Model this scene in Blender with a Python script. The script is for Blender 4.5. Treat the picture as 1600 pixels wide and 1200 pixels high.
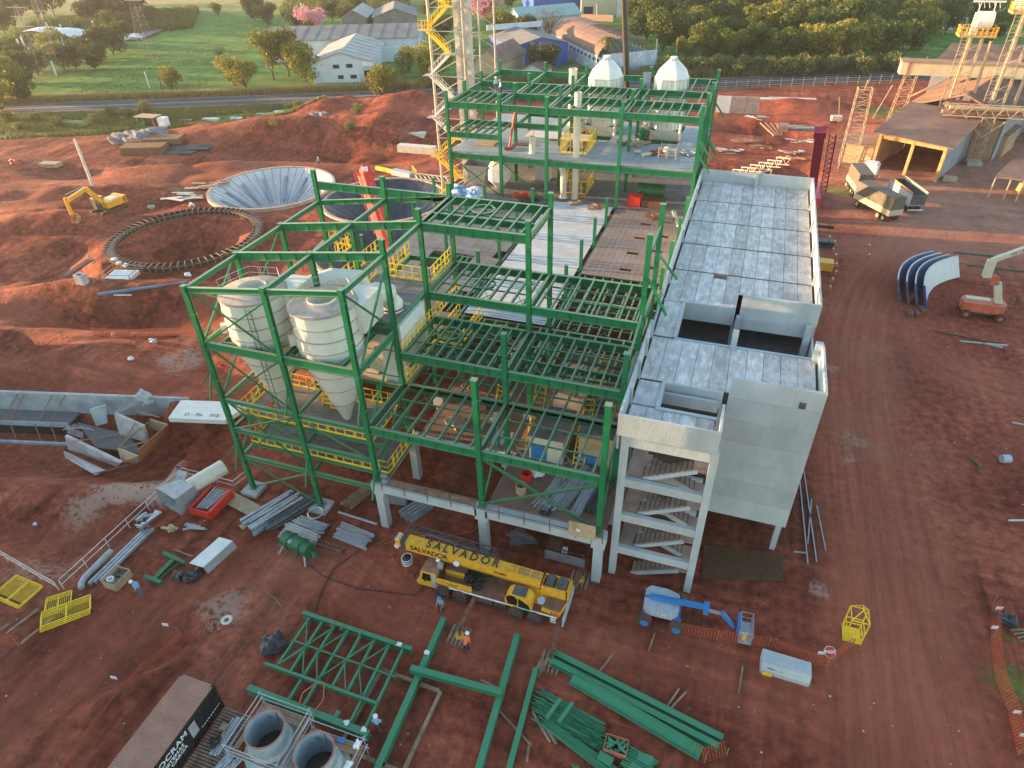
import bpy, bmesh, math, random
import numpy as np
from mathutils import Vector, Matrix
random.seed(7); RNG = np.random.default_rng(7)
SC = bpy.context.scene
for o in list(bpy.data.objects): bpy.data.objects.remove(o)
R = math.radians
# ---------------- camera ----------------
CF, CP, CR_, CH = 1041.5, .628455, -.026811, -.346000
CAMZ = 42.0
_f = np.array([math.sin(CH)*math.cos(CP), math.cos(CH)*math.cos(CP), -math.sin(CP)])
_r = np.array([math.cos(CH), -math.sin(CH), 0.]); _u = np.cross(_r, _f)
_rt = math.cos(CR_)*_r + math.sin(CR_)*_u; _up = -math.sin(CR_)*_r + math.cos(CR_)*_u
cam = bpy.data.objects.new('camera', bpy.data.cameras.new('camera'))
SC.collection.objects.link(cam); SC.camera = cam
cam.data.sensor_width = 36; cam.data.lens = 36*CF/1600; cam.data.clip_start = .5; cam.data.clip_end = 9000
M = Matrix.Identity(4)
for i in range(3): M[i][0] = _rt[i]; M[i][1] = _up[i]; M[i][2] = -_f[i]
M[2][3] = CAMZ
cam.matrix_world = M
def ray(u, v): return _rt*((u-800)/CF) + _up*(-(v-600)/CF) + _f
def G(u, v, z=0.):
    d = ray(u, v); t = (z-CAMZ)/d[2]; return (d[0]*t, d[1]*t, z)
def PY(u, v, y):
    d = ray(u, v); t = y/d[1]; return (d[0]*t, y, CAMZ+d[2]*t)
def PX(u, v, x):
    d = ray(u, v); t = x/d[0]; return (x, d[1]*t, CAMZ+d[2]*t)
# ---------------- light ----------------
SUN_EL, SUN_AZ = R(6.5), math.atan2(-1, -.1)
w = bpy.data.worlds.new('World'); SC.world = w; w.use_nodes = True
nt = w.node_tree; bg = nt.nodes['Background']
sky = nt.nodes.new('ShaderNodeTexSky'); sky.sky_type = 'NISHITA'; sky.sun_disc = False
sky.sun_elevation = SUN_EL; sky.sun_rotation = SUN_AZ; sky.dust_density = .6; sky.air_density = 1.0
nt.links.new(sky.outputs[0], bg.inputs[0]); bg.inputs[1].default_value = .15
sl = bpy.data.lights.new('sun', 'SUN'); sl.energy = 4.0; sl.angle = R(.6); sl.color = (1, .62, .30)
so = bpy.data.objects.new('sun', sl); SC.collection.objects.link(so)
sd = Vector((math.sin(SUN_AZ)*math.cos(SUN_EL), math.cos(SUN_AZ)*math.cos(SUN_EL), math.sin(SUN_EL)))
so.rotation_euler = sd.to_track_quat('Z', 'Y').to_euler(); so.location = sd*300
SC.view_settings.view_transform = 'Standard'; SC.view_settings.look = 'None'
SC.view_settings.exposure = 2.22; SC.view_settings.gamma = 1
# ---------------- helpers ----------------
COL = SC.collection
_org = {}
def tag(o, label=None, cat=None, group=None, kind=None):
    if label: o['label'] = label
    if cat: o['category'] = cat
    if group: o['group'] = group
    if kind: o['kind'] = kind
    return o
def thing(name, label, cat, loc=(0, 0, 0), rz=0, group=None):
    o = bpy.data.objects.new(name, None); COL.objects.link(o); o.empty_display_size = .3
    o.location = loc; o.rotation_euler = (0, 0, rz); _org[o.name] = np.array(loc, float)
    return tag(o, label, cat, group)
class MB:
    """collects faces; build() links ONE mesh object"""
    def __init__(s): s.v = []; s.f = []; s.n = 0
    def add(s, vs, fs):
        vs = np.asarray(vs, float).reshape(-1, 3); s.v.append(vs)
        k = s.n; s.f += [tuple(i+k for i in f) for f in fs]; s.n += len(vs); return s
    def hexa(s, p):  # 8 pts: bottom 4 ccw, top 4
        return s.add(p, [(3, 2, 1, 0), (4, 5, 6, 7), (0, 1, 5, 4), (1, 2, 6, 5), (2, 3, 7, 6), (3, 0, 4, 7)])
    def box(s, c, d, rz=0):
        x, y, z = np.array(d)/2; p = np.array([(-x, -y, -z), (x, -y, -z), (x, y, -z), (-x, y, -z), (-x, -y, z), (x, -y, z), (x, y, z), (-x, y, z)])
        if rz:
            a, b = math.cos(rz), math.sin(rz); p = np.stack([p[:, 0]*a-p[:, 1]*b, p[:, 0]*b+p[:, 1]*a, p[:, 2]], 1)
        return s.hexa(p+np.array(c))
    def bb(s, a, b):
        a, b = np.minimum(a, b), np.maximum(a, b); return s.box((a+b)/2, b-a)
    def bar(s, p0, p1, w, h, up=(0, 0, 1)):
        p0 = np.array(p0, float); p1 = np.array(p1, float); d = p1-p0; L = np.linalg.norm(d)
        if L < 1e-6: return s
        d = d/L; up = np.array(up, float)
        if abs(d@up) > .98: up = np.array((0, 1., 0))
        r = np.cross(d, up); r /= np.linalg.norm(r); u = np.cross(r, d)
        q = [p0-r*w/2-u*h/2, p0+r*w/2-u*h/2, p1+r*w/2-u*h/2, p1-r*w/2-u*h/2]
        q += [a+u*h for a in q]; return s.hexa(np.array(q))
    def ib(s, p0, p1, w, h, t=.05, up=(0, 0, 1), stiff=0):
        p0 = np.array(p0, float); p1 = np.array(p1, float); d = p1-p0; L = np.linalg.norm(d); d = d/L; up = np.array(up, float)
        if abs(d@up) > .98: up = np.array((0, 1., 0))
        r = np.cross(d, up); r /= np.linalg.norm(r); u = np.cross(r, d); o = u*(h/2-t/2)
        s.bar(p0+o, p1+o, w, t, u); s.bar(p0-o, p1-o, w, t, u); s.bar(p0, p1, t*.7, h-2*t, u)
        if stiff:
            n = int(L/stiff)
            for i in range(1, n+1):
                c = p0+d*(L*i/(n+1)); s.bar(c-u*(h/2-t), c+u*(h/2-t), .03 if abs(d[2]) > .9 else w*.9, .03 if abs(d[2]) <= .9 else w*.9, d)
        return s
    def tube(s, p0, p1, r, n=8, r1=None, cap=True):
        p0 = np.array(p0, float); p1 = np.array(p1, float); d = p1-p0; L = np.linalg.norm(d)
        if L < 1e-6: return s
        d = d/L; a = np.array((0, 0, 1.)) if abs(d[2]) < .9 else np.array((1., 0, 0))
        x = np.cross(d, a); x /= np.linalg.norm(x); y = np.cross(d, x); r1 = r if r1 is None else r1
        th = np.arange(n)*2*math.pi/n; ring = np.outer(np.cos(th), x)+np.outer(np.sin(th), y)
        fs = [(i, (i+1) % n, n+(i+1) % n, n+i) for i in range(n)]
        if cap: fs += [tuple(range(n))[::-1], tuple(range(n, 2*n))]
        return s.add(np.vstack([p0+ring*r, p1+ring*r1]), fs)
    def path(s, pts, r, n=6):
        pts = [np.array(p, float) for p in pts]; vs = []; N = len(pts)
        for i, p in enumerate(pts):
            d = pts[min(i+1, N-1)]-pts[max(i-1, 0)]; d = d/np.linalg.norm(d); a = np.array((0, 0, 1.)) if abs(d[2]) < .95 else np.array((1., 0, 0))
            x = np.cross(d, a); x /= np.linalg.norm(x); y = np.cross(d, x); th = np.arange(n)*2*math.pi/n
            vs.append(p+(np.outer(np.cos(th), x)+np.outer(np.sin(th), y))*r)
        fs = [(k*n+i, k*n+(i+1) % n, (k+1)*n+(i+1) % n, (k+1)*n+i) for k in range(N-1) for i in range(n)]
        fs += [tuple(range(n))[::-1], tuple(range((N-1)*n, N*n))]
        return s.add(np.vstack(vs), fs)
    def lathe(s, c, prof, n=32, a0=0, cap=False):
        c = np.array(c, float); th = a0+np.arange(n)*2*math.pi/n; vs = []
        for r, z in prof: vs.append(np.stack([c[0]+r*np.cos(th), c[1]+r*np.sin(th), np.full(n, c[2]+z)], 1))
        fs = [(k*n+i, k*n+(i+1) % n, (k+1)*n+(i+1) % n, (k+1)*n+i) for k in range(len(prof)-1) for i in range(n)]
        if cap: fs += [tuple(range(n))[::-1], tuple(range((len(prof)-1)*n, len(prof)*n))]
        return s.add(np.vstack(vs), fs)
    def prism(s, poly, z0, z1):
        n = len(poly); v = [(x, y, z0) for x, y in poly]+[(x, y, z1) for x, y in poly]
        return s.add(v, [tuple(range(n))[::-1], tuple(range(n, 2*n))]+[(i, (i+1) % n, n+(i+1) % n, n+i) for i in range(n)])
    def plate(s, pts, t):  # planar polygon with thickness t along its normal
        p = np.array(pts, float); nn = np.cross(p[1]-p[0], p[2]-p[0]); nn /= np.linalg.norm(nn); n = len(p)
        return s.add(np.vstack([p-nn*t/2, p+nn*t/2]), [tuple(range(n))[::-1], tuple(range(n, 2*n))]+[(i, (i+1) % n, n+(i+1) % n, n+i) for i in range(n)])
    def build(s, name, mat, parent=None, label=None, smooth=False, xf=None):
        me = bpy.data.meshes.new(name); v = np.vstack(s.v)
        if xf is not None: v = v@np.array(xf)[:3, :3].T+np.array(xf)[:3, 3]
        base = np.zeros(3); p = parent
        while p is not None:
            if p.name in _org: base = _org[p.name]; break
            p = p.parent
        if xf is None: v = v-base
        me.from_pydata(v.tolist(), [], s.f); me.update()
        if smooth: me.shade_smooth() if hasattr(me, 'shade_smooth') else None
        for m in (mat if isinstance(mat, (list, tuple)) else [mat]): me.materials.append(m)
        o = bpy.data.objects.new(name, me); COL.objects.link(o)
        if parent is not None: o.parent = parent
        if label: o['label'] = label
        return o
def copy_tree(o, parent=None, loc=None, rz=None, label=None, scale=None):
    c = o.copy(); COL.objects.link(c); c.parent = parent
    if loc is not None: c.location = loc
    if rz is not None: c.rotation_euler = (0, 0, rz)
    if label: c['label'] = label
    if scale: c.scale = (scale,)*3 if not isinstance(scale, tuple) else scale
    for ch in KIDS.get(o.name, None) or [x for x in o.children]: copy_tree(ch, c)
    return c
KIDS = {}
def single(mb, name, mat, label, cat, group=None, kind=None, **k): return tag(mb.build(name, mat, None, **k), label, cat, group, kind)
def text_mesh(txt, size, mat, parent, origin, ex, ey, name='lettering', ext=.004, spacing=1.0, bold=0.0):
    cu = bpy.data.curves.new(name, 'FONT'); cu.body = txt; cu.size = size; cu.extrude = ext; cu.align_x = 'CENTER'; cu.align_y = 'CENTER'; cu.space_character = spacing; cu.offset = bold
    t = bpy.data.objects.new('tmp', cu); COL.objects.link(t); dg = bpy.context.evaluated_depsgraph_get()
    me = bpy.data.meshes.new_from_object(t.evaluated_get(dg)); bpy.data.objects.remove(t)
    ex = Vector(ex).normalized(); ey = Vector(ey).normalized(); ez = ex.cross(ey)
    Mx = Matrix(((ex.x, ey.x, ez.x, origin[0]), (ex.y, ey.y, ez.y, origin[1]), (ex.z, ey.z, ez.z, origin[2]), (0, 0, 0, 1)))
    me.transform(Mx); base = np.zeros(3); p = parent
    while p is not None:
        if p.name in _org: base = _org[p.name]; break
        p = p.parent
    me.transform(Matrix.Translation(Vector(-base))); me.materials.clear(); me.materials.append(mat)
    o = bpy.data.objects.new(name, me); COL.objects.link(o); o.parent = parent; return o
# ---------------- materials ----------------
def mat(name, col, rough=.6, metal=0., var=.15, sc=1.5, col2=None, bump=0., bsc=8., stretch=None, spec=None, mix=(.35, .65)):
    m = bpy.data.materials.new(name); m.use_nodes = True; n = m.node_tree.nodes; l = m.node_tree.links
    b = n['Principled BSDF']; b.inputs['Roughness'].default_value = rough; b.inputs['Metallic'].default_value = metal
    if spec is not None: b.inputs['Specular IOR Level'].default_value = spec
    tc = n.new('ShaderNodeTexCoord'); src = tc.outputs['Object']
    if stretch:
        mp = n.new('ShaderNodeMapping'); mp.inputs['Scale'].default_value = stretch; l.new(src, mp.inputs[0]); src = mp.outputs[0]
    nz = n.new('ShaderNodeTexNoise'); nz.inputs['Scale'].default_value = sc; nz.inputs['Detail'].default_value = 7; nz.inputs['Roughness'].default_value = .62; l.new(src, nz.inputs[0])
    rp = n.new('ShaderNodeValToRGB'); c = np.array(col); c2 = np.array(col2) if col2 else c*(1+var); c1 = c if col2 else c*(1-var)
    rp.color_ramp.elements[0].position = mix[0]; rp.color_ramp.elements[1].position = mix[1]
    rp.color_ramp.elements[0].color = (*c1, 1); rp.color_ramp.elements[1].color = (*np.minimum(c2, 1), 1)
    l.new(nz.outputs['Fac'], rp.inputs[0]); l.new(rp.outputs[0], b.inputs['Base Color'])
    if bump:
        n2 = n.new('ShaderNodeTexNoise'); n2.inputs['Scale'].default_value = bsc; n2.inputs['Detail'].default_value = 5; l.new(src, n2.inputs[0])
        bp = n.new('ShaderNodeBump'); bp.inputs['Strength'].default_value = bump; bp.inputs['Distance'].default_value = .1; l.new(n2.outputs['Fac'], bp.inputs['Height']); l.new(bp.outputs[0], b.inputs['Normal'])
    return m
def add_wave(m, sc, axis, amp=.5, dist=.04, prof='SIN'):   # corrugation bump
    n = m.node_tree.nodes; l = m.node_tree.links; b = n['Principled BSDF']
    tc = n.new('ShaderNodeTexCoord'); wv = n.new('ShaderNodeTexWave'); wv.bands_direction = axis; wv.wave_profile = prof; wv.inputs['Scale'].default_value = sc
    l.new(tc.outputs['Object'], wv.inputs[0]); bp = n.new('ShaderNodeBump'); bp.inputs['Strength'].default_value = amp; bp.inputs['Distance'].default_value = dist
    l.new(wv.outputs['Fac'], bp.inputs['Height']); l.new(bp.outputs[0], b.inputs['Normal']); return m
def dusty(m, dc=(.30, .33, .22), k=.6):   # sky reflection painted on upward faces as a pale dust tint
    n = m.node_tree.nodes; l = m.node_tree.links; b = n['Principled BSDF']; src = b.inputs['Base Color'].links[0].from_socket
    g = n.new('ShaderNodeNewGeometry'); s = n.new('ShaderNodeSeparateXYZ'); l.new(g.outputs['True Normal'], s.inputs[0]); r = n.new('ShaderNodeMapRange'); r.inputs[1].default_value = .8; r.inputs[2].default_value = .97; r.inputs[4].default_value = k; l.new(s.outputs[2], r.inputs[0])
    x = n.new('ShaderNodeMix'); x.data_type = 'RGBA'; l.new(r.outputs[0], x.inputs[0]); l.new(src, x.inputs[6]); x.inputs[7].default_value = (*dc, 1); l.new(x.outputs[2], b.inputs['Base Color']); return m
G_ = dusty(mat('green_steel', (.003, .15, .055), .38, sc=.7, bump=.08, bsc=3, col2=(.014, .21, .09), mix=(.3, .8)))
G2 = dusty(mat('green_steel_dusty_skylit', (.006, .17, .08), .5, sc=1.3, col2=(.035, .21, .11), mix=(.4, .85)), (.10, .27, .15), .4)
G3 = mat('green_steel_dark', (.012, .12, .05), .5, var=.3, sc=1.3)
YEL = mat('yellow_paint', (.85, .58, .02), .5, var=.15, sc=3)
YELC = mat('crane_yellow', (.72, .37, .03), .4, var=.14, sc=2.5)
DUST = mat('dusty_brown_top', (.19, .085, .05), .85, var=.3, sc=2.0)
CONC = mat('precast_concrete', (.41, .45, .47), .85, var=.12, sc=.6, bump=.15, bsc=5, stretch=(1, 1, .5))
def per_object(m, a):
    n = m.node_tree.nodes; l = m.node_tree.links; b = n['Principled BSDF']; src = b.inputs['Base Color'].links[0].from_socket; oi = n.new('ShaderNodeObjectInfo'); r = n.new('ShaderNodeMapRange'); r.inputs[3].default_value = 1-a; r.inputs[4].default_value = 1+a; l.new(oi.outputs['Random'], r.inputs[0])
    h = n.new('ShaderNodeHueSaturation'); l.new(r.outputs[0], h.inputs['Value']); l.new(src, h.inputs['Color']); l.new(h.outputs[0], b.inputs['Base Color'])
per_object(CONC, .07)
CONCF = mat('formed_concrete', (.42, .40, .37), .9, var=.22, sc=.8, bump=.2, bsc=4)
CREAM = mat('cream_plate', (.62, .58, .48), .5, var=.1, sc=.8)
WHITE = mat('white_plate', (.68, .69, .66), .5, var=.08, sc=1)
GREY = mat('grey_metal', (.33, .35, .37), .45, .2, var=.2, sc=2)
DGREY = mat('dark_grey_metal', (.09, .095, .10), .5, .2, var=.3, sc=2)
BLACK = mat('black_rubber', (.02, .02, .02), .7, var=.4, sc=3)
TYRE = mat('muddy_tyre', (.045, .032, .026), .9, var=.4, sc=5, col2=(.12, .06, .04))
RUST = mat('rusty_steel', (.16, .07, .045), .8, var=.35, sc=3)
WOOD = mat('weathered_timber', (.27, .17, .11), .85, var=.35, sc=1.5, stretch=(1, 1, 4))
PLY = mat('plywood', (.42, .30, .19), .8, var=.2, sc=1.2)
RED = mat('red_paint', (.62, .035, .025), .4, var=.15, sc=2)
MAROON = mat('maroon_paint', (.30, .03, .075), .45, var=.15, sc=2)
ORANGE = mat('orange_mesh', (.55, .11, .05), .6, var=.15, sc=4)
BLUE = mat('blue_paint', (.03, .20, .50), .4, var=.12, sc=2)
LBLUE = mat('pale_grey_blue', (.38, .43, .50), .45, var=.12, sc=2)
GALV = mat('galvanised_steel', (.50, .52, .54), .4, .5, var=.15, sc=4)
GLASS = mat('dark_glass', (.012, .014, .016), .12, var=.2)
SKIN = mat('skin', (.33, .18, .12), .6)
BLK = mat('black_lettering', (.015, .015, .015), .6)
WLT = mat('white_lettering', (.75, .75, .75), .6)
DPLAST = mat('black_plastic', (.03, .03, .035), .4, var=.3)
GRAT = mat('floor_grating', (.15, .13, .12), .7, var=.25, sc=.7, col2=(.20, .205, .21))
DECKC = mat('bare_deck_concrete', (.20, .12, .09), .9, var=.2, sc=.6, bump=.2)
DECKB = mat('steel_floor_plate', (.26, .29, .31), .55, var=.15, sc=.35, col2=(.36, .40, .43))
# ---------------- terrain ----------------
def _hash(ix, iy, s):
    n = (ix.astype(np.int64)*374761393+iy.astype(np.int64)*668265263+s*69069) & 0x7fffffff
    n = ((n ^ (n >> 13))*1274126177) & 0x7fffffff
    return ((n ^ (n >> 16)) & 0xffff)/65535.
def vnoise(x, y, s=0):
    xi = np.floor(x); yi = np.floor(y); fx = x-xi; fy = y-yi; fx = fx*fx*(3-2*fx); fy = fy*fy*(3-2*fy)
    a = _hash(xi, yi, s); b = _hash(xi+1, yi, s); c = _hash(xi, yi+1, s); d = _hash(xi+1, yi+1, s)
    return (a*(1-fx)+b*fx)*(1-fy)+(c*(1-fx)+d*fx)*fy
def fbm(x, y, s=0, o=4):
    r = 0; a = .5
    for i in range(o): r = r+a*vnoise(x*2**i, y*2**i, s+i*17); a *= .5
    return r/(1-.5**o)
RA = np.array((-197., 137.)); RD = np.array((232., 88.)); RD = RD/np.linalg.norm(RD); RN = np.array((-RD[1], RD[0])); RA = RA-RN*8.6; RD = np.array((RD[0]-.027*RD[1], RD[1]+.027*RD[0])); RN = np.array((-RD[1], RD[0]))
PITS = [(-80.8, 75.8, 11.0), (-81.3, 98.9, 11.0), (-58.5, 99.5, 10.6), (-49.5, 80.5, 9.6)]
def gs(x, y, cx, cy, sx, sy, rot, h):
    c, s = math.cos(rot), math.sin(rot); u = (x-cx)*c+(y-cy)*s; v = -(x-cx)*s+(y-cy)*c
    return h*np.exp(-(u/sx)**2-(v/sy)**2)
def sstep(a, b, x):
    t = np.clip((x-a)/(b-a), 0, 1); return t*t*(3-2*t)
CHAN = dict(x0=-130, x1=-38.5, y0=38.6, y1=47.0)
def hfun(x, y):
    x = np.asarray(x, float); y = np.asarray(y, float)
    sroad = (x-RA[0])*RN[0]+(y-RA[1])*RN[1]
    site = sstep(-8, -20, sroad)
    left = sstep(-38, -50, x)
    flat = 1-(1-left)*sstep(110, 104, y)
    p = (x*.93+y*.37)/42; q = (-x*.37+y*.93)/12; h = (fbm(p, q, 3, 3)-.5)*2.0*left*site + (fbm(x/3.1, y/3.1, 9, 3)-.5)*.3*left*site - .4*np.exp(-((fbm(p, q, 8, 3)-.5)/.04)**2)*left*site
    h = h+(fbm(x/5, y/5, 5, 3)-.5)*.16*(.4+.6*flat)*site
    back = sstep(104, 116, y)*site*(1-left)
    h = h+back*((fbm(x/16, y/16, 31)-.45)*2.2)*sstep(22, 12, x)
    for a in MOUNDS: h = h+gs(x, y, *a)*site*(.7+.6*fbm(x/6, y/6, 91))
    # excavation left of the railing
    e = EXC; d = np.minimum((x-e[0][0])*e[1][0]+(y-e[0][1])*e[1][1], (x-e[2][0])*e[3][0]+(y-e[2][1])*e[3][1])
    h = h-2.6*sstep(0, 3.5, d)*sstep(44, 36, y)*(1-.5*sstep(-46, -42, x))
    # retaining-wall channel
    u = (x+56.5)*.97+(y-40)*.24; v = (x+56.5)*.24-(y-40)*.97
    k = sstep(-4, 0, v)*sstep(17, 9, v)*sstep(12, 8, u)
    h = h*(1-k); cut = -3.9*sstep(-.35, .1, v)*sstep(14, 6, v)*sstep(.5, -.5, u-3.1-5.4*sstep(2, 3.5, v))*sstep(-110, -90, u)
    h = np.minimum(h, np.where(cut < -.02, cut, 1e9)) if np.ndim(h) else min(h, cut)
    for i, (cx, cy, r) in enumerate(PITS):
        d = np.hypot(x-cx, y-cy); k = sstep(r+7, r+1, d); h = h*(1-k)
        if i == 0: h = h-4.6*sstep(r-.9, 1.5, d)+.25*(fbm(x/1.5, y/1.5, 77)-.5)*sstep(r, r-3, d)
        else: h = h-7.2*sstep(r+.2, 1.0, d)-.8*sstep(r+.4, r-.4, d)
    h = np.maximum(h, 0)*sstep(-84, -90, x)*sstep(48, 44, y)+h*(1-sstep(-84, -90, x)*sstep(48, 44, y))+(12*sstep(44, 38, y)+12*sstep(29, 25, y))*sstep(-90, -106, x)*sstep(-150, -125, x)*sstep(-60, -40, y)  # last term adds an unseen earth bank that shades the foreground
    h = h+sstep(9, 40, sroad)*(fbm(x/60, y/60, 51)-.5)*3
    far = sstep(300, 1200, np.hypot(x, y-60)); h = h+far*((fbm(x/400, y/400, 5)-.3)*45)
    return h
ex1 = G(365, 770)[:2]; ex2 = G(100, 922)[:2]; ex3 = G(0, 878)[:2]
def _nrm(a, b, side):
    d = np.array(b)-np.array(a); n = np.array((-d[1], d[0])); n = n/np.linalg.norm(n)
    return tuple(n*side)
EXC = (ex2, _nrm(ex2, ex1, 1), ex2, _nrm(ex3, ex2, 1))
MOUNDS = []
def mound(u, v, sx, sy, rot, h):
    h *= 1.25; g = G(u, v); MOUNDS.append((g[0], g[1], sx, sy, rot, h))
mound(460, 235, 34, 7, .35, -3.2); mound(470, 205, 34, 6, .35, 2.4); mound(525, 172, 8, 5, .4, 5.0); mound(640, 175, 14, 5, .3, 3.6); mound(600, 210, 9, 8, .3, 1.5)
mound(110, 265, 8, 4, .1, -2.2); mound(70, 350, 22, 6, .5, 1.8); mound(125, 420, 20, 4.5, .45, -2.4); mound(200, 455, 14, 4, .1, 1.2); mound(150, 475, 22, 4, .2, -2.0)
mound(220, 330, 9, 3, .3, -1.2); mound(330, 235, 18, 4, .35, 1.6); mound(60, 560, 14, 4, .3, 1.2); mound(20, 540, 6, 3, 0, -2.0); mound(300, 560, 10, 3, .1, -1.2)
mound(60, 780, 12, 3, .2, .9); mound(200, 800, 8, 2.4, .5, -.7)
mound(340, 960, 2.2, 1.6, .3, .55); mound(215, 1030, 6, 1.2, .9, -.8); mound(225, 1075, 5, .9, .9, .7)
mound(1190, 195, 22, 6, .1, -2.2); mound(1170, 270, 14, 3, 0, -1.6); mound(1250, 170, 20, 4, .1, 1.4); mound(1250, 265, 7, 3, .1, -1.5)
mound(90, 310, 26, 3, .45, 1.6); mound(180, 385, 12, 2.5, .5, -1.2); mound(150, 445, 20, 2.5, .3, 1.3); mound(200, 480, 22, 2.5, .25, -1.3); mound(380, 258, 20, 2.5, .35, 1.2)
mound(960, 955, 1.4, 1.0, 0, -.35)
def grid_axis(segs):
    a = []
    for x0, x1, st in segs: a += list(np.arange(x0, x1, st))
    return np.array(a+[segs[-1][1]])
def geo(a, b, n): return [a+(b-a)*((1.28**i-1)/(1.28**n-1)) for i in range(n+1)]
gx = np.array([-220-t for t in geo(0, 5200, 22)][::-1][:-1]+list(np.arange(-220, -130, 1.2))+list(np.arange(-130, 46, .62))+list(np.arange(46, 130, 1.5))+[130+t for t in geo(0, 4300, 20)])
gy = np.array(list(np.arange(-60, 4, 4))+list(np.arange(4, 125, .62))+list(np.arange(125, 260, 1.3))+[260+t for t in geo(0, 6500, 24)])
XX, YY = np.meshgrid(gx, gy); ZZ = hfun(XX, YY)
nx, ny = len(gx), len(gy)
vs = np.stack([XX, YY, ZZ], -1).reshape(-1, 3)
ii = (np.arange(ny-1)[:, None]*nx+np.arange(nx-1)[None, :]).reshape(-1)
fs = np.stack([ii, ii+1, ii+nx+1, ii+nx], 1)
me = bpy.data.meshes.new('ground'); me.vertices.add(len(vs)); me.vertices.foreach_set('co', vs.ravel())
me.loops.add(fs.size); me.loops.foreach_set('vertex_index', fs.ravel().astype(np.int32))
me.polygons.add(len(fs)); me.polygons.foreach_set('loop_start', (np.arange(len(fs))*4).astype(np.int32)); me.polygons.foreach_set('loop_total', np.full(len(fs), 4, np.int32))
me.polygons.foreach_set('use_smooth', np.ones(len(fs), bool)); me.update(calc_edges=True)
# ground-cover mask: R grass, G dry/yellow, B grey gravel, A trodden dark soil
x, y = vs[:, 0], vs[:, 1]; sroad = (x-RA[0])*RN[0]+(y-RA[1])*RN[1]; along = (x-RA[0])*RD[0]+(y-RA[1])*RD[1]
nz = fbm(x/9, y/9, 11)-.5; nz2 = fbm(x/2.5, y/2.5, 12)-.5
edge = np.interp(along, [-60, 0, 60, 110, 140, 175, 200, 260, 400], [-33, -31, -25, -12, -10, -10, -9, -8, -8])
grass = np.maximum(sstep(5.5, 8, sroad+nz*2), sstep(0, 4, sroad-edge+nz*12)*sstep(-5.2, -7, sroad+nz*2)*(1-sstep(150, 220, along)*.6))
for u, v, r in [(1335, 262, 4), (1385, 180, 7), (1312, 300, 2.5)]:
    g = G(u, v); grass = np.maximum(grass, sstep(r, r*.4, np.hypot(x-g[0], y-g[1])+nz*6)*.75)
for u, v, r in [(1585, 1060, 2.0), (1572, 1000, 1.4)]:
    g = G(u, v); grass = np.maximum(grass, sstep(r, r*.3, np.hypot(x-g[0], y-g[1])+nz2*3)*.6)
dry = sstep(170, 230, sroad+nz*30)*sstep(0, -60, x+120)*.9+sstep(.1, .3, nz)*.25+sstep(12, 7, abs(sroad-9))*.3
dry = np.maximum(dry, sstep(260, 330, sroad)*.5)
broad = sstep(-6, 14, x-12+nz*10)*sstep(92, 118, y+nz*12)*sstep(190, 150, y+nz*20); dry = np.maximum(dry, broad); grav = x*0.
for u, v, r, s in [(250, 745, 4, 1), (215, 752, 3, 1), (180, 760, 3, 1), (150, 772, 3, .9), (120, 785, 3, .7), (265, 725, 2, 1), (60, 700, 3, .3), (1340, 690, 2.5, .6), (1300, 575, 1.2, .7), (290, 550, 4, .8), (340, 955, 3, .7), (1330, 720, 1.5, .7), (300, 300, 5, .6), (230, 215, 4, .8), (60, 880, 4, .6), (1275, 925, 1.2, .8), (450, 850, 3, .3)]:
    g = G(u, v); grav = np.maximum(grav, sstep(r, r*.2, np.hypot(x-g[0], y-g[1])+nz2*r*1.4)*s)
wet = sstep(.02, .2, fbm(x/20, y/20, 61)-.5)*.6*sstep(130, 90, y)
for u, v, r, s in [(780, 790, 10, .8), (1180, 850, 8, .9), (1010, 960, 5, .7), (330, 1000, 4, .6), (240, 260, 10, .4), (580, 960, 4, .6), (450, 230, 22, .5)]:
    g = G(u, v); wet = np.maximum(wet, sstep(r, r*.3, np.hypot(x-g[0], y-g[1])+nz*r)*s)
ca = me.color_attributes.new('cover', 'FLOAT_COLOR', 'POINT')
ca.data.foreach_set('color', np.stack([grass, dry, grav, wet], 1).clip(0, 1).ravel().astype(np.float32))
TRK = [([(1440, 1230), (1400, 1000), (1365, 800), (1335, 600), (1345, 480), (1395, 400), (1440, 350)], 6.5, 1), ([(1290, 388), (1420, 384), (1620, 392)], 5, 1.0), ([(0, 470), (110, 500), (250, 490), (400, 455), (470, 430)], 4.5, .9), ([(0, 350), (100, 300), (200, 275), (330, 270), (480, 250), (690, 262)], 5, .9), ([(150, 300), (240, 250), (420, 200), (560, 190), (700, 182)], 4, .8), ([(0, 1130), (200, 985), (360, 900), (520, 880), (620, 960)], 4, .6), ([(620, 960), (900, 1010), (1100, 1050), (1400, 1150)], 4, .5), ([(1110, 185), (1250, 178), (1400, 190)], 4, .9), ([(0, 560), (150, 590), (300, 600)], 4, .6), ([(1600, 620), (1450, 560), (1400, 470), (1430, 420)], 4, .7), ([(0, 830), (120, 800), (250, 740)], 2.5, .6)]
tw_ = np.zeros(len(x)); td = np.zeros(len(x)); tl = np.zeros(len(x))
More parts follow.
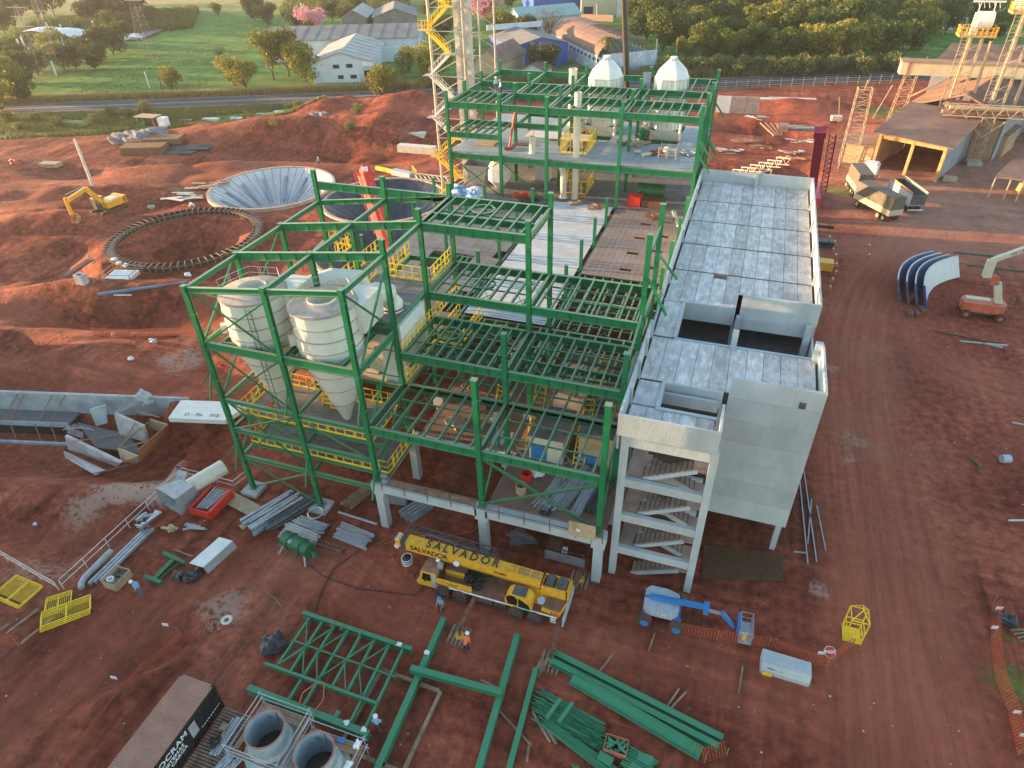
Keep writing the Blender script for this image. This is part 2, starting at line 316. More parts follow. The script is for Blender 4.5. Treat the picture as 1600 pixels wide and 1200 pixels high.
for pts, wd, st in TRK:
    P = [np.array(G(*p)[:2]) for p in pts]; Q = []
    for i in range(len(P)-1):   # Catmull-Rom smoothing
        p0, p1, p2, p3 = P[max(i-1, 0)], P[i], P[i+1], P[min(i+2, len(P)-1)]
        for t_ in np.linspace(0, 1, 6)[:-1]: Q.append(.5*((2*p1)+(p2-p0)*t_+(2*p0-5*p1+4*p2-p3)*t_**2+(3*p1-p0-3*p2+p3)*t_**3))
    Q.append(P[-1]); best = np.full(len(x), 1e9); sd_ = np.zeros(len(x)); al = np.zeros(len(x)); L0_ = 0
    for a_, b_ in zip(Q[:-1], Q[1:]):
        d_ = b_-a_; L = np.linalg.norm(d_); d_ = d_/L; u_ = np.clip((x-a_[0])*d_[0]+(y-a_[1])*d_[1], 0, L); px_, py_ = x-a_[0]-u_*d_[0], y-a_[1]-u_*d_[1]; dist = np.hypot(px_, py_); m_ = dist < best
        best = np.where(m_, dist, best); sd_ = np.where(m_, dist*np.sign(d_[0]*py_-d_[1]*px_+1e-9), sd_); al = np.where(m_, L0_+u_, al); L0_ += L
    wt = sstep(wd, wd*.35, best+nz*3)*st; m_ = wt > tw_; tw_ = np.where(m_, wt, tw_); td = np.where(m_, sd_, td); tl = np.where(m_, al, tl)
cb_ = me.color_attributes.new('track', 'FLOAT_COLOR', 'POINT'); cb_.data.foreach_set('color', np.stack([tw_, td, tl*.04, tw_*0+1], 1).ravel().astype(np.float32))
def ground_mat():
    m = bpy.data.materials.new('red_earth'); m.use_nodes = True; n = m.node_tree.nodes; l = m.node_tree.links; b = n['Principled BSDF']; b.inputs['Roughness'].default_value = .95; b.inputs['Specular IOR Level'].default_value = .15
    tc = n.new('ShaderNodeTexCoord'); P = tc.outputs['Object']
    def noise(sc, det=6, scl=None, rot=0, dist=0):
        s = P
        if scl or rot:
            mp = n.new('ShaderNodeMapping'); mp.inputs['Scale'].default_value = scl or (1, 1, 1); mp.inputs['Rotation'].default_value = (0, 0, rot); l.new(P, mp.inputs[0]); s = mp.outputs[0]
        t = n.new('ShaderNodeTexNoise'); t.inputs['Scale'].default_value = sc; t.inputs['Detail'].default_value = det; t.inputs['Roughness'].default_value = .65; t.inputs['Distortion'].default_value = dist; l.new(s, t.inputs[0]); return t.outputs['Fac']
    def ramp(f, stops):
        r = n.new('ShaderNodeValToRGB'); e = r.color_ramp.elements
        for i, (p, c) in enumerate(stops):
            q = e[i] if i < 2 else e.new(p); q.position = p; q.color = (*c, 1) if len(c) == 3 else c
        l.new(f, r.inputs[0]); return r.outputs[0]
    def mix(f, a, bb, mode='MIX'):
        k = n.new('ShaderNodeMix'); k.data_type = 'RGBA'; k.blend_type = mode
        (l.new(f, k.inputs[0]) if not isinstance(f, float) else setattr(k.inputs[0], 'default_value', f))
        for s, v in ((6, a), (7, bb)):
            if isinstance(v, tuple): k.inputs[s].default_value = (*v, 1)
            else: l.new(v, k.inputs[s])
        return k.outputs[2]
    def math_(op, a, bb):
        k = n.new('ShaderNodeMath'); k.operation = op
        for s, v in ((0, a), (1, bb)):
            if isinstance(v, (int, float)): k.inputs[s].default_value = v
            else: l.new(v, k.inputs[s])
        return k.outputs[0]
    soil = ramp(noise(.07, 8, dist=.6), [(.3, (.185, .044, .026)), (.5, (.28, .071, .041)), (.7, (.38, .115, .068))])
    fine = ramp(noise(1.3, 9), [(.3, (.5, .47, .46)), (.5, (1, 1, 1)), (.72, (1.6, 1.6, 1.56))])
    soil = mix(1.0, soil, fine, 'MULTIPLY')
    # tyre tracks: two stretched directions, masked
    tr = ramp(noise(.55, 6, (1, .06, 1), R(8), .5), [(.4, (.55, .52, .52)), (.55, (1, 1, 1)), (.7, (1.35, 1.33, 1.3))])
    soil = mix(ramp(noise(.03, 3), [(.42, (0, 0, 0)), (.56, (1, 1, 1))]), soil, mix(1.0, soil, tr, 'MULTIPLY'))
    tr2 = ramp(noise(.5, 6, (.06, 1, 1), R(-22), .8), [(.4, (.66, .64, .62)), (.55, (1, 1, 1)), (.7, (1.3, 1.28, 1.25))])
    soil = mix(ramp(noise(.025, 3, (1, 1, 1), 1.), [(.45, (0, 0, 0)), (.55, (1, 1, 1))]), soil, mix(1.0, soil, tr2, 'MULTIPLY'))
    ta = n.new('ShaderNodeAttribute'); ta.attribute_name = 'track'; ts = n.new('ShaderNodeSeparateColor'); l.new(ta.outputs['Color'], ts.inputs[0])
    cx = n.new('ShaderNodeCombineXYZ'); l.new(ts.outputs[1], cx.inputs[0]); l.new(ts.outputs[2], cx.inputs[1])
    tn = n.new('ShaderNodeTexNoise'); tn.inputs['Scale'].default_value = 1.5; tn.inputs['Detail'].default_value = 5; tn.inputs['Roughness'].default_value = .7; l.new(cx.outputs[0], tn.inputs[0])
    soil = mix(ts.outputs[0], soil, mix(1.0, mix(.6, soil, (.38, .12, .072)), ramp(tn.outputs['Fac'], [(.3, (.74, .70, .68)), (.5, (1, 1, 1)), (.68, (1.22, 1.21, 1.2))]), 'MULTIPLY'))
    vo = n.new('ShaderNodeTexVoronoi'); vo.inputs['Scale'].default_value = .8; l.new(P, vo.inputs[0])
    peb = ramp(vo.outputs['Distance'], [(.04, (1, 1, 1)), (.09, (0, 0, 0))])
    soil = mix(math_('MULTIPLY', peb, .35), soil, (.42, .27, .21))
    at = n.new('ShaderNodeAttribute'); at.attribute_name = 'cover'; sp = n.new('ShaderNodeSeparateColor'); l.new(at.outputs['Color'], sp.inputs[0])
    soil = mix(math_('MULTIPLY', at.outputs['Alpha'], .55), soil, mix(1.0, soil, (.42, .36, .36), 'MULTIPLY'))
    soil = mix(math_('MULTIPLY', sp.outputs[1], ramp(noise(.35, 8), [(.3, (.25, .25, .25)), (.65, (.8, .8, .8))])), soil, (.40, .24, .175))
    gn = noise(2.4, 12)
    soil = mix(math_('MULTIPLY', sp.outputs[2], ramp(math_('ADD', gn, math_('MULTIPLY', sp.outputs[2], .25)), [(.56, (0, 0, 0)), (.68, (1, 1, 1))])), soil, (.40, .26, .205))
    gr = ramp(noise(.22, 9), [(.3, (.055, .12, .025)), (.5, (.10, .22, .04)), (.7, (.20, .30, .06))])
    gr = mix(1.0, gr, ramp(noise(2.2, 8), [(.3, (.55, .55, .5)), (.6, (1.1, 1.1, 1.1))]), 'MULTIPLY')
    dr = ramp(noise(.12, 8), [(.3, (.26, .21, .08)), (.7, (.46, .36, .15))])
    gr = mix(sp.outputs[1], gr, dr)
    l.new(mix(sp.outputs[0], soil, gr), b.inputs['Base Color'])
    bp = n.new('ShaderNodeBump'); bp.inputs['Strength'].default_value = .55; bp.inputs['Distance'].default_value = .25
    hsum = math_('ADD', math_('MULTIPLY', noise(1.1, 10), 1.2), math_('MULTIPLY', tn.outputs['Fac'], math_('MULTIPLY', ts.outputs[0], .9)))
    l.new(hsum, bp.inputs['Height']); l.new(bp.outputs[0], b.inputs['Normal'])
    return m
me.materials.append(ground_mat()); gob = bpy.data.objects.new('ground', me); COL.objects.link(gob); gob['kind'] = 'structure'
def H(x, y): return float(hfun(np.array([x]), np.array([y]))[0])
def GH(u, v, dz=0.):  # point of the terrain seen at a pixel
    z = 0.
    for _ in range(6): p = G(u, v, z); z = .5*z+.5*H(p[0], p[1])
    return (p[0], p[1], H(p[0], p[1])+dz)
# ---------------- roads ----------------
ASPH = mat('asphalt', (.045, .045, .05), .85, var=.3, sc=.4, stretch=(1, 1, 1)); LINE = mat('road_line', (.55, .55, .52), .7)
def strip(s0, s1, z, m, name, a0=-420, a1=620, st=8, kind='structure', skirt=.3):
    mb = MB(); t = np.arange(a0, a1, st); vs = []
    for a in t:
        for s in (s0, s1):
            p = RA+RD*a+RN*s; vs.append((p[0], p[1], z))
    fs = [(2*i, 2*i+1, 2*i+3, 2*i+2)[::-1] for i in range(len(t)-1)]
    mb.add(vs, fs); o = mb.build(name, m); o['kind'] = kind; return o
strip(-5.2, 5.2, .10, ASPH, 'road')
for s in (-4.8, -.2, .2, 4.8): strip(s-.08, s+.08, .106, LINE, 'road_marking')
rv = MB(); p0 = np.array(G(300, 28)); p1 = np.array(G(205, 68)); p2 = np.array(G(240, 40))
rv.bar(p0+(0, 0, .8), np.array(G(205, 66))+(0, 0, .8), 6, .1); so_ = rv.build('road', mat('side_road', (.16, .14, .14), .9)); so_['kind'] = 'structure'
# ---------------- precast concrete building ----------------
def slab_mat():
    m = bpy.data.materials.new('stained_roof_slab'); m.use_nodes = True; n = m.node_tree.nodes; l = m.node_tree.links; b = n['Principled BSDF']; b.inputs['Roughness'].default_value = .8
    tc = n.new('ShaderNodeTexCoord'); P = tc.outputs['Object']
    def nz(sc, stretch=None, det=7):
        s = P
        if stretch: mp = n.new('ShaderNodeMapping'); mp.inputs['Scale'].default_value = stretch; l.new(P, mp.inputs[0]); s = mp.outputs[0]
        t = n.new('ShaderNodeTexNoise'); t.inputs['Scale'].default_value = sc; t.inputs['Detail'].default_value = det; t.inputs['Roughness'].default_value = .7; l.new(s, t.inputs[0]); return t.outputs['Fac']
    def ramp(f, st):
        r = n.new('ShaderNodeValToRGB')
        for i, (p, c) in enumerate(st):
            e = r.color_ramp.elements[i] if i < 2 else r.color_ramp.elements.new(p); e.position = p; e.color = (*c, 1)
        l.new(f, r.inputs[0]); return r.outputs[0]
    k = n.new('ShaderNodeMix'); k.data_type = 'RGBA'; k.blend_type = 'MIX'
    l.new(ramp(nz(1.0, (2.6, .8, 1), 12), [(.46, (0, 0, 0)), (.6, (1, 1, 1))]), k.inputs[0])
    l.new(ramp(nz(.9, (2.2, .5, 1)), [(.3, (.36, .335, .31)), (.7, (.50, .47, .44))]), k.inputs[6])
    l.new(ramp(nz(1.6), [(.3, (.52, .50, .475)), (.7, (.70, .68, .66))]), k.inputs[7])
    g_ = n.new('ShaderNodeNewGeometry'); mr = n.new('ShaderNodeMapRange'); mr.inputs[3].default_value = .8; mr.inputs[4].default_value = 1.2; l.new(g_.outputs['Random Per Island'], mr.inputs[0]); hs = n.new('ShaderNodeHueSaturation'); l.new(mr.outputs[0], hs.inputs['Value']); l.new(k.outputs[2], hs.inputs['Color']); k2 = n.new('ShaderNodeMix'); k2.data_type = 'RGBA'; l.new(ramp(nz(.22, (1, 1.3, 1), 9), [(.5, (0, 0, 0)), (.66, (.6, .6, .6))]), k2.inputs[0]); l.new(hs.outputs[0], k2.inputs[6]); k2.inputs[7].default_value = (.72, .73, .74, 1)
    l.new(k2.outputs[2], b.inputs['Base Color']); return m
SLAB = slab_mat(); JOINT_SHADE = mat('joint_and_shade', (.035, .03, .03), .95)
cb = thing('concrete_building', 'long pale precast concrete building with flat stained slab roof and open stair bay', 'building', (-1, 33.3, 0))
X0, X1, XM = -4.85, 7.65, 1.3; YB = [33.25, 39.35, 45.4, 51.45, 57.5, 63.5, 69.5, 75.5, 82.0]
TOP, RZ = 15.6, 14.2
def slabs(x0, x1, y0, y1, n, z, name='roof_slab'):
    mb = MB(); wd = (x1-x0)/n
    for i in range(n): mb.bb((x0+i*wd+.015, y0, z-.3+RNG.uniform(-.006, .006)), (x0+(i+1)*wd-.015, y1, z+RNG.uniform(-.006, .006)))
    return mb.build(name, SLAB, cb)
for j in range(3, 8): slabs(X0+.35, X1-.35, YB[j]+(.12 if j > 3 else .12), YB[j+1]-.12, 10, RZ)
slabs(X0+.35, -3.0, YB[2]+.12, YB[3]-.12, 1, RZ); slabs(X0+.35, X1-.35, YB[1]+.12, YB[2]-.12, 10, RZ)
slabs(X0+.35, -2.9, 36.4, YB[1]-.12, 1, RZ); slabs(X0+.35, XM-.3, YB[0]+.35, 36.2, 5, RZ)
mb = MB()
for j in range(1, 8): mb.bb((X0+.3, YB[j]-.12, RZ-.9), (X1-.3, YB[j]+.12, RZ-.05))
mb.build('joint_strip', JOINT_SHADE, cb)
# parapet panels (thin wall + pilaster ribs)
def wall(x0, y0, x1, y1, z0, z1, name='wall_panel', m=CONC, lab=None): return MB().bb((x0, y0, z0), (x1, y1, z1)).build(name, m, cb, lab)
T = .16
for j in range(8):
    y0, y1 = YB[j], YB[j+1]
    if j != 1: pass
    if j not in (2,):
        zt = TOP
        wall(X0, y0+.02, X0+T, y1-.02, 12.6, zt, 'parapet')
    else: wall(X0, y0+.02, X0+T, y1-.02, 12.6, RZ+.2, 'parapet')
    if j >= 1 and j != 2: wall(X1-T, y0+.02, X1, y1-.02, 12.6, TOP, 'parapet')
wall(X0, YB[0]-T, XM+T, YB[0], 13.9, TOP, 'parapet'); wall(XM, YB[0], XM+T, 36.1, 13.9, TOP, 'parapet')
wall(X0, YB[8], X1, YB[8]+T, 12.6, TOP, 'parapet')
wall(XM, YB[3]-T, X1, YB[3], 13.6, TOP, 'parapet')
wall(XM, YB[3]-T, XM+.35, YB[3]+.3, 13.6, TOP+.02, 'column_stub')
wall(X0+.3, YB[3]-.2, XM, YB[3], 12.7, RZ+.1, 'roof_beam'); wall(XM+.35, YB[3]-.35, X1-.4, YB[3]-.17, 12.6, 13.6, 'roof_beam')
# front wall of the tall panels facing the camera, in horizontal courses
zc = [2.9, 4.75, 6.6, 8.45, 10.3, 12.15, 14.0]
for k in range(7):
    z0 = zc[k]; z1 = zc[k+1]-.015 if k < 6 else TOP
    wall(XM+.35, YB[1]-T-(0.004*(k % 2)), X1, YB[1], z0, z1)
    if k < 6:
        for j in range(1, 8): wall(X1-T, YB[j]+.02, X1, YB[j+1]-.02, z0, z1 if k < 5 else 12.59)
    if k < 6:
        for j in range(1, 8): wall(X0, YB[j]+.02, X0+T, YB[j+1]-.02, z0, z1 if k < 5 else 12.59)
MB().box((6.35, YB[1]-T-.02, 14.35), (.42, .06, .5)).build('vent_opening', DGREY, cb)
wall(X0, YB[8], X1, YB[8]+T, 2.9, 12.6)
# columns
def col(x, y, z0, z1, w=.45): return MB().box((x, y, (z0+z1)/2), (w, w, z1-z0)).build('column', CONC, cb)
for x, y in [(X0+.55, 33.5), (XM-.05+.12, 33.5)]: col(x, y, 0, 13.9, .5)
for y in YB[1:]:
    for x in (X0+.45, XM+.1, X1-.42): col(x, y+.25 if y < 80 else y-.3, -.1, RZ-.32, .42)
col(XM+.2, YB[2]-.15, RZ-.3, TOP+.15, .42); col(X1-.35, YB[2]-.1, RZ-.3, TOP+.1, .5)
col(XM+.35, YB[3]-.6, 10.8, RZ-.3, .42); col(X1-.55, YB[3]-.6, 10.8, RZ-.3, .5)
for y in [YB[1]]+YB[4:8]:
    MB().bb((X1-T-.22, y-.1, RZ), (X1-T, y+.1, TOP-.1)).build('parapet_rib', CONC, cb)
for y in (YB[1], 36.3, 42.4, YB[2]-.4, 54.5, YB[5], YB[6], YB[7]): MB().bb((X0+T, y-.1, RZ), (X0+T+.2, y+.1, TOP+.1)).build('parapet_rib', CONC, cb)
MB().bb((1.35, YB[8]-.25, RZ), (1.75, YB[8], TOP+.03)).build('parapet_rib', CONC, cb)
# edge trim beams round openings
for a in [((-3.0, YB[2]+.1, 13.5), (-2.75, YB[3]-.2, RZ+.12)), ((-2.9, YB[2]-.1, 13.3), (X1-.6, YB[2]+.12, RZ+.06)), ((-2.9, 36.3, 13.4), (-2.65, YB[1]-.1, RZ+.12)), ((-2.9, 36.05, 13.4), (XM-.2, 36.32, RZ+.1)), ((-2.9, YB[1]-.2, 12.9), (XM, YB[1]-.02, RZ+.1))]:
    MB().bb(*a).build('opening_edge_beam', CONC, cb)
# lower floors inside the openings
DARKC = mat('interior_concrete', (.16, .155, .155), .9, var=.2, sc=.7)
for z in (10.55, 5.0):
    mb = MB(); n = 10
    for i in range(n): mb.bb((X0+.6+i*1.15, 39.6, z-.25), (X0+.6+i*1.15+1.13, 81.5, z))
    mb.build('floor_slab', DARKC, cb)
MB().bb((X0+.05, YB[1]+.3, 0), (X0+.2, 81.9, 2.88)).build('base_sun_block_wall', CONC, cb); MB().bb((-1, YB[1]+1, 0), (-.8, 80, 2.6)).build('base_sun_block_wall', DARKC, cb)  # ground-floor walls added to stop sun passing under the building
# stair bay
STC = mat('stair_concrete', (.38, .26, .20), .9, var=.2, sc=1.2)
lv = [0., 3.1, 6.55, 9.95, 13.6]
for k in (1, 2, 3):
    MB().bb((X0+.8, YB[0]+.02, lv[k]-.62), (XM-.2, YB[0]+.36, lv[k]+.08)).build('front_beam', CONC, cb)
    MB().bb((X0+.8, YB[0]+.36, lv[k]-.2), (-3.0, YB[1]-.2, lv[k])).build('landing', STC, cb)
MB().bb((X0+.8, YB[0]+.02, 12.95), (XM-.2, YB[0]+.3, 13.88)).build('front_beam', CONC, cb)
for k in range(4):
    z0 = lv[k]; z1 = lv[k+1] if k < 3 else 13.3; zm = (z0+z1)/2; n = 10
    MB().bb((-3.9, YB[0]+1.7, z0-.18), (-2.9, YB[0]+3.1, z0+.02)).build('landing', STC, cb) if k else None
    for fl in (0, 1):
        mb = MB(); ya = YB[0]+.6+fl*1.5; yb = ya+1.0
        for i in range(n):
            xa = -2.9+i*.34 if not fl else .5-i*.34-.34; z = (z0 if not fl else zm)+(i+1)*(zm-z0)/n
            mb.bb((xa, ya, z-(zm-z0)/n-.04), (xa+.34, yb, z))
        xs = (-2.9, .5) if not fl else (.5, -2.9); za, zb = (z0, zm) if not fl else (zm, z1)
        MB().bar((xs[0], ya-.05, za-.1), (xs[1], ya-.05, zb-.1), .1, .3).build('stair_stringer', CONC, cb); nb = MB()
        for i in range(n): xa = (-2.9+i*.34) if not fl else .5-i*.34; z = (z0 if not fl else zm)+(i+1)*(zm-z0)/n; nb.bb((xa-.02, ya+.02, z), (xa+.025, yb-.02, z+.01))
        nb.build('stair_edge_shade', JOINT_SHADE, cb)  # dark strips painted along tread edges to imitate riser shading
        mb.build('stair_flight', STC, cb)
    MB().bb((.5, YB[0]+.6, zm-.2), (XM-.1, YB[0]+3.1, zm)).build('landing', STC, cb)
    MB().bb((X0+.8, YB[1]-.75, z1-1.2 if k < 3 else 12.9), (XM-.2, YB[1]-.5, z1-.1 if k < 3 else 13.8)).build('back_beam', CONC, cb)
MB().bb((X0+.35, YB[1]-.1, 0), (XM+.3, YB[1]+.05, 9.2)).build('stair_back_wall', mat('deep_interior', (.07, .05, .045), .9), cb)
MB().bb((-1.0, 56.55, RZ-.02), (.15, 57.3, RZ+.02)).build('roof_hatch', RUST, cb)
# ---------------- steel frames ----------------
GX = [-36.3, -29.4, -23.2, -14.3, -5.4]; GY = [32.4, 38.2, 44.1, 50.0, 56., 62., 68., 74.]; GR = [80., 86., 92., 99.6]
def column(fr, x, y, z0, z1, w=.42):
    w *= .84
    mb = MB(); mb.ib((x, y, z0), (x, y, z1), w, w, .05, up=(0, 1, 0), stiff=0)
    for z in np.arange(math.ceil(z0/3.)*3, z1, 3.): mb.box((x, y, z), (w+.05, w+.05, .05))
    mb.box((x, y, z1+.02), (w+.08, w+.08, .04)); mb.box((x, y, z0+.03), (w+.25, w+.25, .06)); return mb.build('column', G_, fr)
def girder(fr, a, b, h=.8, w=.32, st=1.3, name='girder', m=None):
    h *= .9; w *= .85
    return MB().ib(a, b, w, h, .05, stiff=st).build(name, m or G_, fr)
JC = {}
def joists(fr, x0, x1, y0, y1, z, n, h=.26, w=.13, bridge=2, brace=True, big=True):
    xs = [x0+(x1-x0)*(i+.5)/n for i in range(n)]
    for xx in xs:
        JC[fr.name] = JC.get(fr.name, 0)+1; mb = MB().ib((xx, y0+.16, z-h/2), (xx, y1-.16, z-h/2), w, h, .03)
        if JC[fr.name] <= 96: mb.build('joist', G_, fr)
        else: REST.setdefault(fr.name, []).append(mb)
    for k in range(bridge):
        yy = y0+(y1-y0)*(k+1)/(bridge+1); MB().bar((xs[0], yy, z-.17), (xs[-1], yy, z-.17), .09, .12).build('bridging_bar', G_, fr)
    if brace:
        for i in range(1, n-1, 3):
            for ya, yb in ((y0+.3, y0+(y1-y0)/3), (y1-.3, y1-(y1-y0)/3)): MB().bar((xs[i], ya, z-.34), (xs[i+1], yb, z-.34), .045, .045).bar((xs[i+1], ya, z-.33), (xs[i], yb, z-.33), .045, .045).build('cross_brace', G_, fr)
REST = {}
def rail(fr, pts, z, m=YEL, h=1.1, name='guard_rail', st=1.05, kick=True, r=.028, extra=True):
    if m is YEL: r *= 1.5; h *= 1.12
    mb = MB()
    for a, b in zip(pts[:-1], pts[1:]):
        a = np.array((*a, z)) if len(a) == 2 else np.array(a, float); b = np.array((*b, z)) if len(b) == 2 else np.array(b, float); L = np.linalg.norm(b-a); n = max(1, round(L/st))
        for i in range(n+1):
            p = a+(b-a)*i/n; mb.tube(p, p+(0, 0, h), r, 5)
            if extra and i % 3 == 1 and i < n: q = p+(b-a)/L*.16; mb.tube(q, q+(0, 0, h), r, 5)
        for t in (h, h*.52): mb.tube(a+(0, 0, t), b+(0, 0, t), r*.9, 5)
        if kick: mb.bar(a+(0, 0, .08), b+(0, 0, .09), .03, .18)
    return mb.build(name, m, fr)
def brace(fr, a, b, w=.16, name='brace', m=None): w *= .78; return MB().ib(a, b, w, w, .03).build(name, m or G_, fr)
def plat(fr, x0, x1, y0, y1, z, m=GRAT, holes=(), cell=1.0, name='floor_grating', t=.06):
    mb = MB(); nx_ = max(1, round((x1-x0)/cell)); ny_ = max(1, round((y1-y0)/cell)); dx = (x1-x0)/nx_; dy = (y1-y0)/ny_
    for i in range(nx_):
        for j in range(ny_):
            cx, cy = x0+(i+.5)*dx, y0+(j+.5)*dy
            if any(a <= cx <= b and c <= cy <= d for a, b, c, d in holes): continue
            mb.bb((x0+i*dx+.012, y0+j*dy+.012, z), (x0+(i+1)*dx-.012, y0+(j+1)*dy-.012, z+t))
    return mb.build(name, m, fr)
zroof = lambda x: 20.25+(x+36.3)*.128
# --- cyclone support frame
cf = thing('cyclone_support_frame', 'tall open green steel frame with cross bracing standing around the two cream cyclones', 'steel frame', (GX[0], GY[0], 0))
for i, x in enumerate(GX[:3]):
    for j, y in enumerate(GY[:4]):
        zt = zroof(x)+(.05 if j < 3 and not (i == 2 and j) else 0)
        if j == 3 or (i == 2 and j >= 1): zt = 22.95
        column(cf, x, y, (.3 if i < 2 or j > 1 else 5.0), zt)
    for j in range(3): girder(cf, (x, GY[j], zroof(x)-.25), (x, GY[j+1], zroof(x)-.25), .42, .28, 0)
for j in range(4):
    for i in range(2): girder(cf, (GX[i], GY[j], zroof(GX[i])-.28), (GX[i+1], GY[j], zroof(GX[i+1])-.28), .5 if j in (0, 3) else .75, .3, 1.6 if j else 0)
for i in range(2): girder(cf, (GX[i]+.2, 50, 21.6), (GX[i+1]-.2, 50, 21.6), .8, .3, 1.6)
for z, h in ((15.35, .75), (10.15, .35), (7.1, .45), (4.1, .42)):
    for i in range(2):
        girder(cf, (GX[i]+.2, GY[0], z), (GX[i+1]-.2, GY[0], z), h, .3, 0)
        girder(cf, (GX[i]+.2, GY[1], z), (GX[i+1]-.2, GY[1], z), h, .3, 0)
    for x in GX[:3]: girder(cf, (x, GY[0]+.2, z), (x, GY[1]-.2, z), h*.8, .26, 0)
    for x in GX[:2]: girder(cf, (x, GY[1]+.2, z), (x, GY[2]-.2, z), h*.8, .26, 0)
# secondary ring beams that carry the cyclones
for cx in (-33.0, -27.0):
    for z in (15.2,):
        girder(cf, (cx-2.2, GY[0]+.3, z), (cx-2.2, GY[1]-.3, z), .4, .22, 0, 'carrier_beam'); girder(cf, (cx+2.2, GY[0]+.3, z), (cx+2.2, GY[1]-.3, z), .4, .22, 0, 'carrier_beam')
        girder(cf, (cx-2.2, 33.1, z), (cx+2.2, 33.1, z), .4, .22, 0, 'carrier_beam'); girder(cf, (cx-2.2, 37.5, z), (cx+2.2, 37.5, z), .4, .22, 0, 'carrier_beam')
LV = [.4, 4.1, 7.1, 10.15, 15.35, 20.3]
def X(fr, x0, x1, y, z0, z1, w=.14, both=True):
    brace(fr, (x0, y-.1, z0), (x1, y-.1, z1), w)
    if both: brace(fr, (x0, y+.1, z1), (x1, y+.1, z0), w)
for z0, z1 in ((15.5, 20.0), (10.3, 15.2), (7.2, 10.), (4.3, 10.)): X(cf, GX[0]+.2, GX[1]-.2, GY[0], z0, z1)
brace(cf, (GX[0]+.2, GY[0]-.1, 4.0), (GX[1], GY[0]-.1, .5)); brace(cf, (GX[0]+.2, GY[0]+.1, .5), (GX[1], GY[0]+.1, 4.0))
brace(cf, (GX[1]+.1, GY[0]-.1, 9.9), (GX[2]-.2, GY[0]-.1, 7.3), .12)
for z0, z1 in ((15.5, 20.0), (10.3, 15.2), (4.3, 10.)):
    brace(cf, (GX[0]-.1, GY[0]+.2, z0), (GX[0]-.1, GY[1]-.2, z1), .2); brace(cf, (GX[0]+.1, GY[0]+.2, z1), (GX[0]+.1, GY[1]-.2, z0), .16)
    brace(cf, (GX[0], GY[1]+.2, z0), (GX[0], GY[2]-.2, z1), .16)
brace(cf, (GX[2], GY[0]+.2, 21.5), (GX[2], GY[1]-.2, 15.8), .16); brace(cf, (GX[2], GY[0]+.2, 15.), (GX[2], GY[1]-.2, 20.8), .16); brace(cf, (GX[2], GY[0]+.2, 10.), (GX[2], GY[1]-.2, 15.), .16); brace(cf, (GX[2], GY[0]+.2, 5.2), (GX[2], GY[1]-.2, 9.9), .16)
for x, z in [(GX[0], 12.9), (GX[0], 5.4), (GX[1], 13.0), (GX[1], 5.6), (GX[2], 13.2), (GX[2], 6.0)]:
    if x == GX[0]: brace(cf, (x-.2, 32.3, z), (x-1.0, 31.9, z-1.1), .16, 'stub_brace')
    brace(cf, (x, GY[0]-.25, z), (x, GY[0]-1.15, z-2.0), .16, 'stub_brace')
# grating platforms of the cyclone frame
plat(cf, -35.6, -23.6, 33.3, 38.2, 8.2, holes=[(-34.6, -33.6, 34.7, 35.7)]); plat(cf, -35.7, -22.6, 33.3, 37.9, 5.1)
for z in (8.02, 4.92):
    mb = MB(); mb.ib((-35.7, 33.3, z), (-22.7, 33.3, z), .15, .3, .03); mb.ib((-35.7, 37.9, z), (-22.7, 37.9, z), .15, .3, .03)
    for x in (-35.7, -32.5, -29.4, -26.2, -22.7): mb.ib((x, 33.3, z), (x, 37.9, z), .15, .3, .03)
    mb.build('platform_frame', G_, cf)
rail(cf, [(-35.6, 37.9), (-35.6, 33.3), (-23.6, 33.3), (-23.6, 37.9), (-35.6, 37.9)], 8.25, st=.8)
rail(cf, [(-35.7, 37.9), (-35.7, 33.3), (-22.6, 33.3), (-22.6, 37.9)], 5.15, st=.8)
rail(cf, [(-29.0, 36.0), (-28.0, 36.0), (-28.0, 37.2), (-29.0, 37.2), (-29.0, 36)], 8.27, h=.12, kick=False)
# upper platforms behind the cyclones
plat(cf, -30.6, -23.4, 38.4, 50.0, 15.95, holes=[(-27.6, -23.4, 45.6, 50), (-27.2, -25.6, 40.2, 42.2)], cell=1.2)
mb = MB()
for x in (-30.6, -27.6, -23.3): mb.ib((x, 38.3, 15.7), (x, 50, 15.7), .2, .45, .03)
for y in (38.4, 42, 45.5, 50): mb.ib((-30.6, y, 15.7), (-23.4, y, 15.7), .2, .45, .03)
mb.build('platform_frame', G_, cf)
rail(cf, [(-27.6, 45.5), (-23.45, 45.5), (-23.45, 50.0)], 16.0, st=.8); rail(cf, [(-30.6, 50), (-30.6, 43.0), (-28.6, 43.0), (-28.6, 45.5)], 16.0, st=.8); rail(cf, [(-27.6, 50), (-27.6, 45.5)], 16.0, st=.7)
rail(cf, [(-36.0, 50.1), (-33.6, 50.1), (-33.6, 47.3)], 16.0, st=.6)
plat(cf, -36.2, -30.8, 44.4, 50, 12.4, cell=1.4); rail(cf, [(-36.2, 50), (-36.2, 44.4), (-30.8, 44.4), (-30.8, 50)], 12.45, st=.8)
for z in (10.7, 13.2): rail(cf, [(-22.8, 38.3), (-22.8, 49.5)], z, st=.7); plat(cf, -25.6, -23.4, 38.6, 49.5, z)
rail(cf, [(-22.9, 44.4), (-20.6, 44.4), (-20.6, 49.6)], 10.8, st=.7)
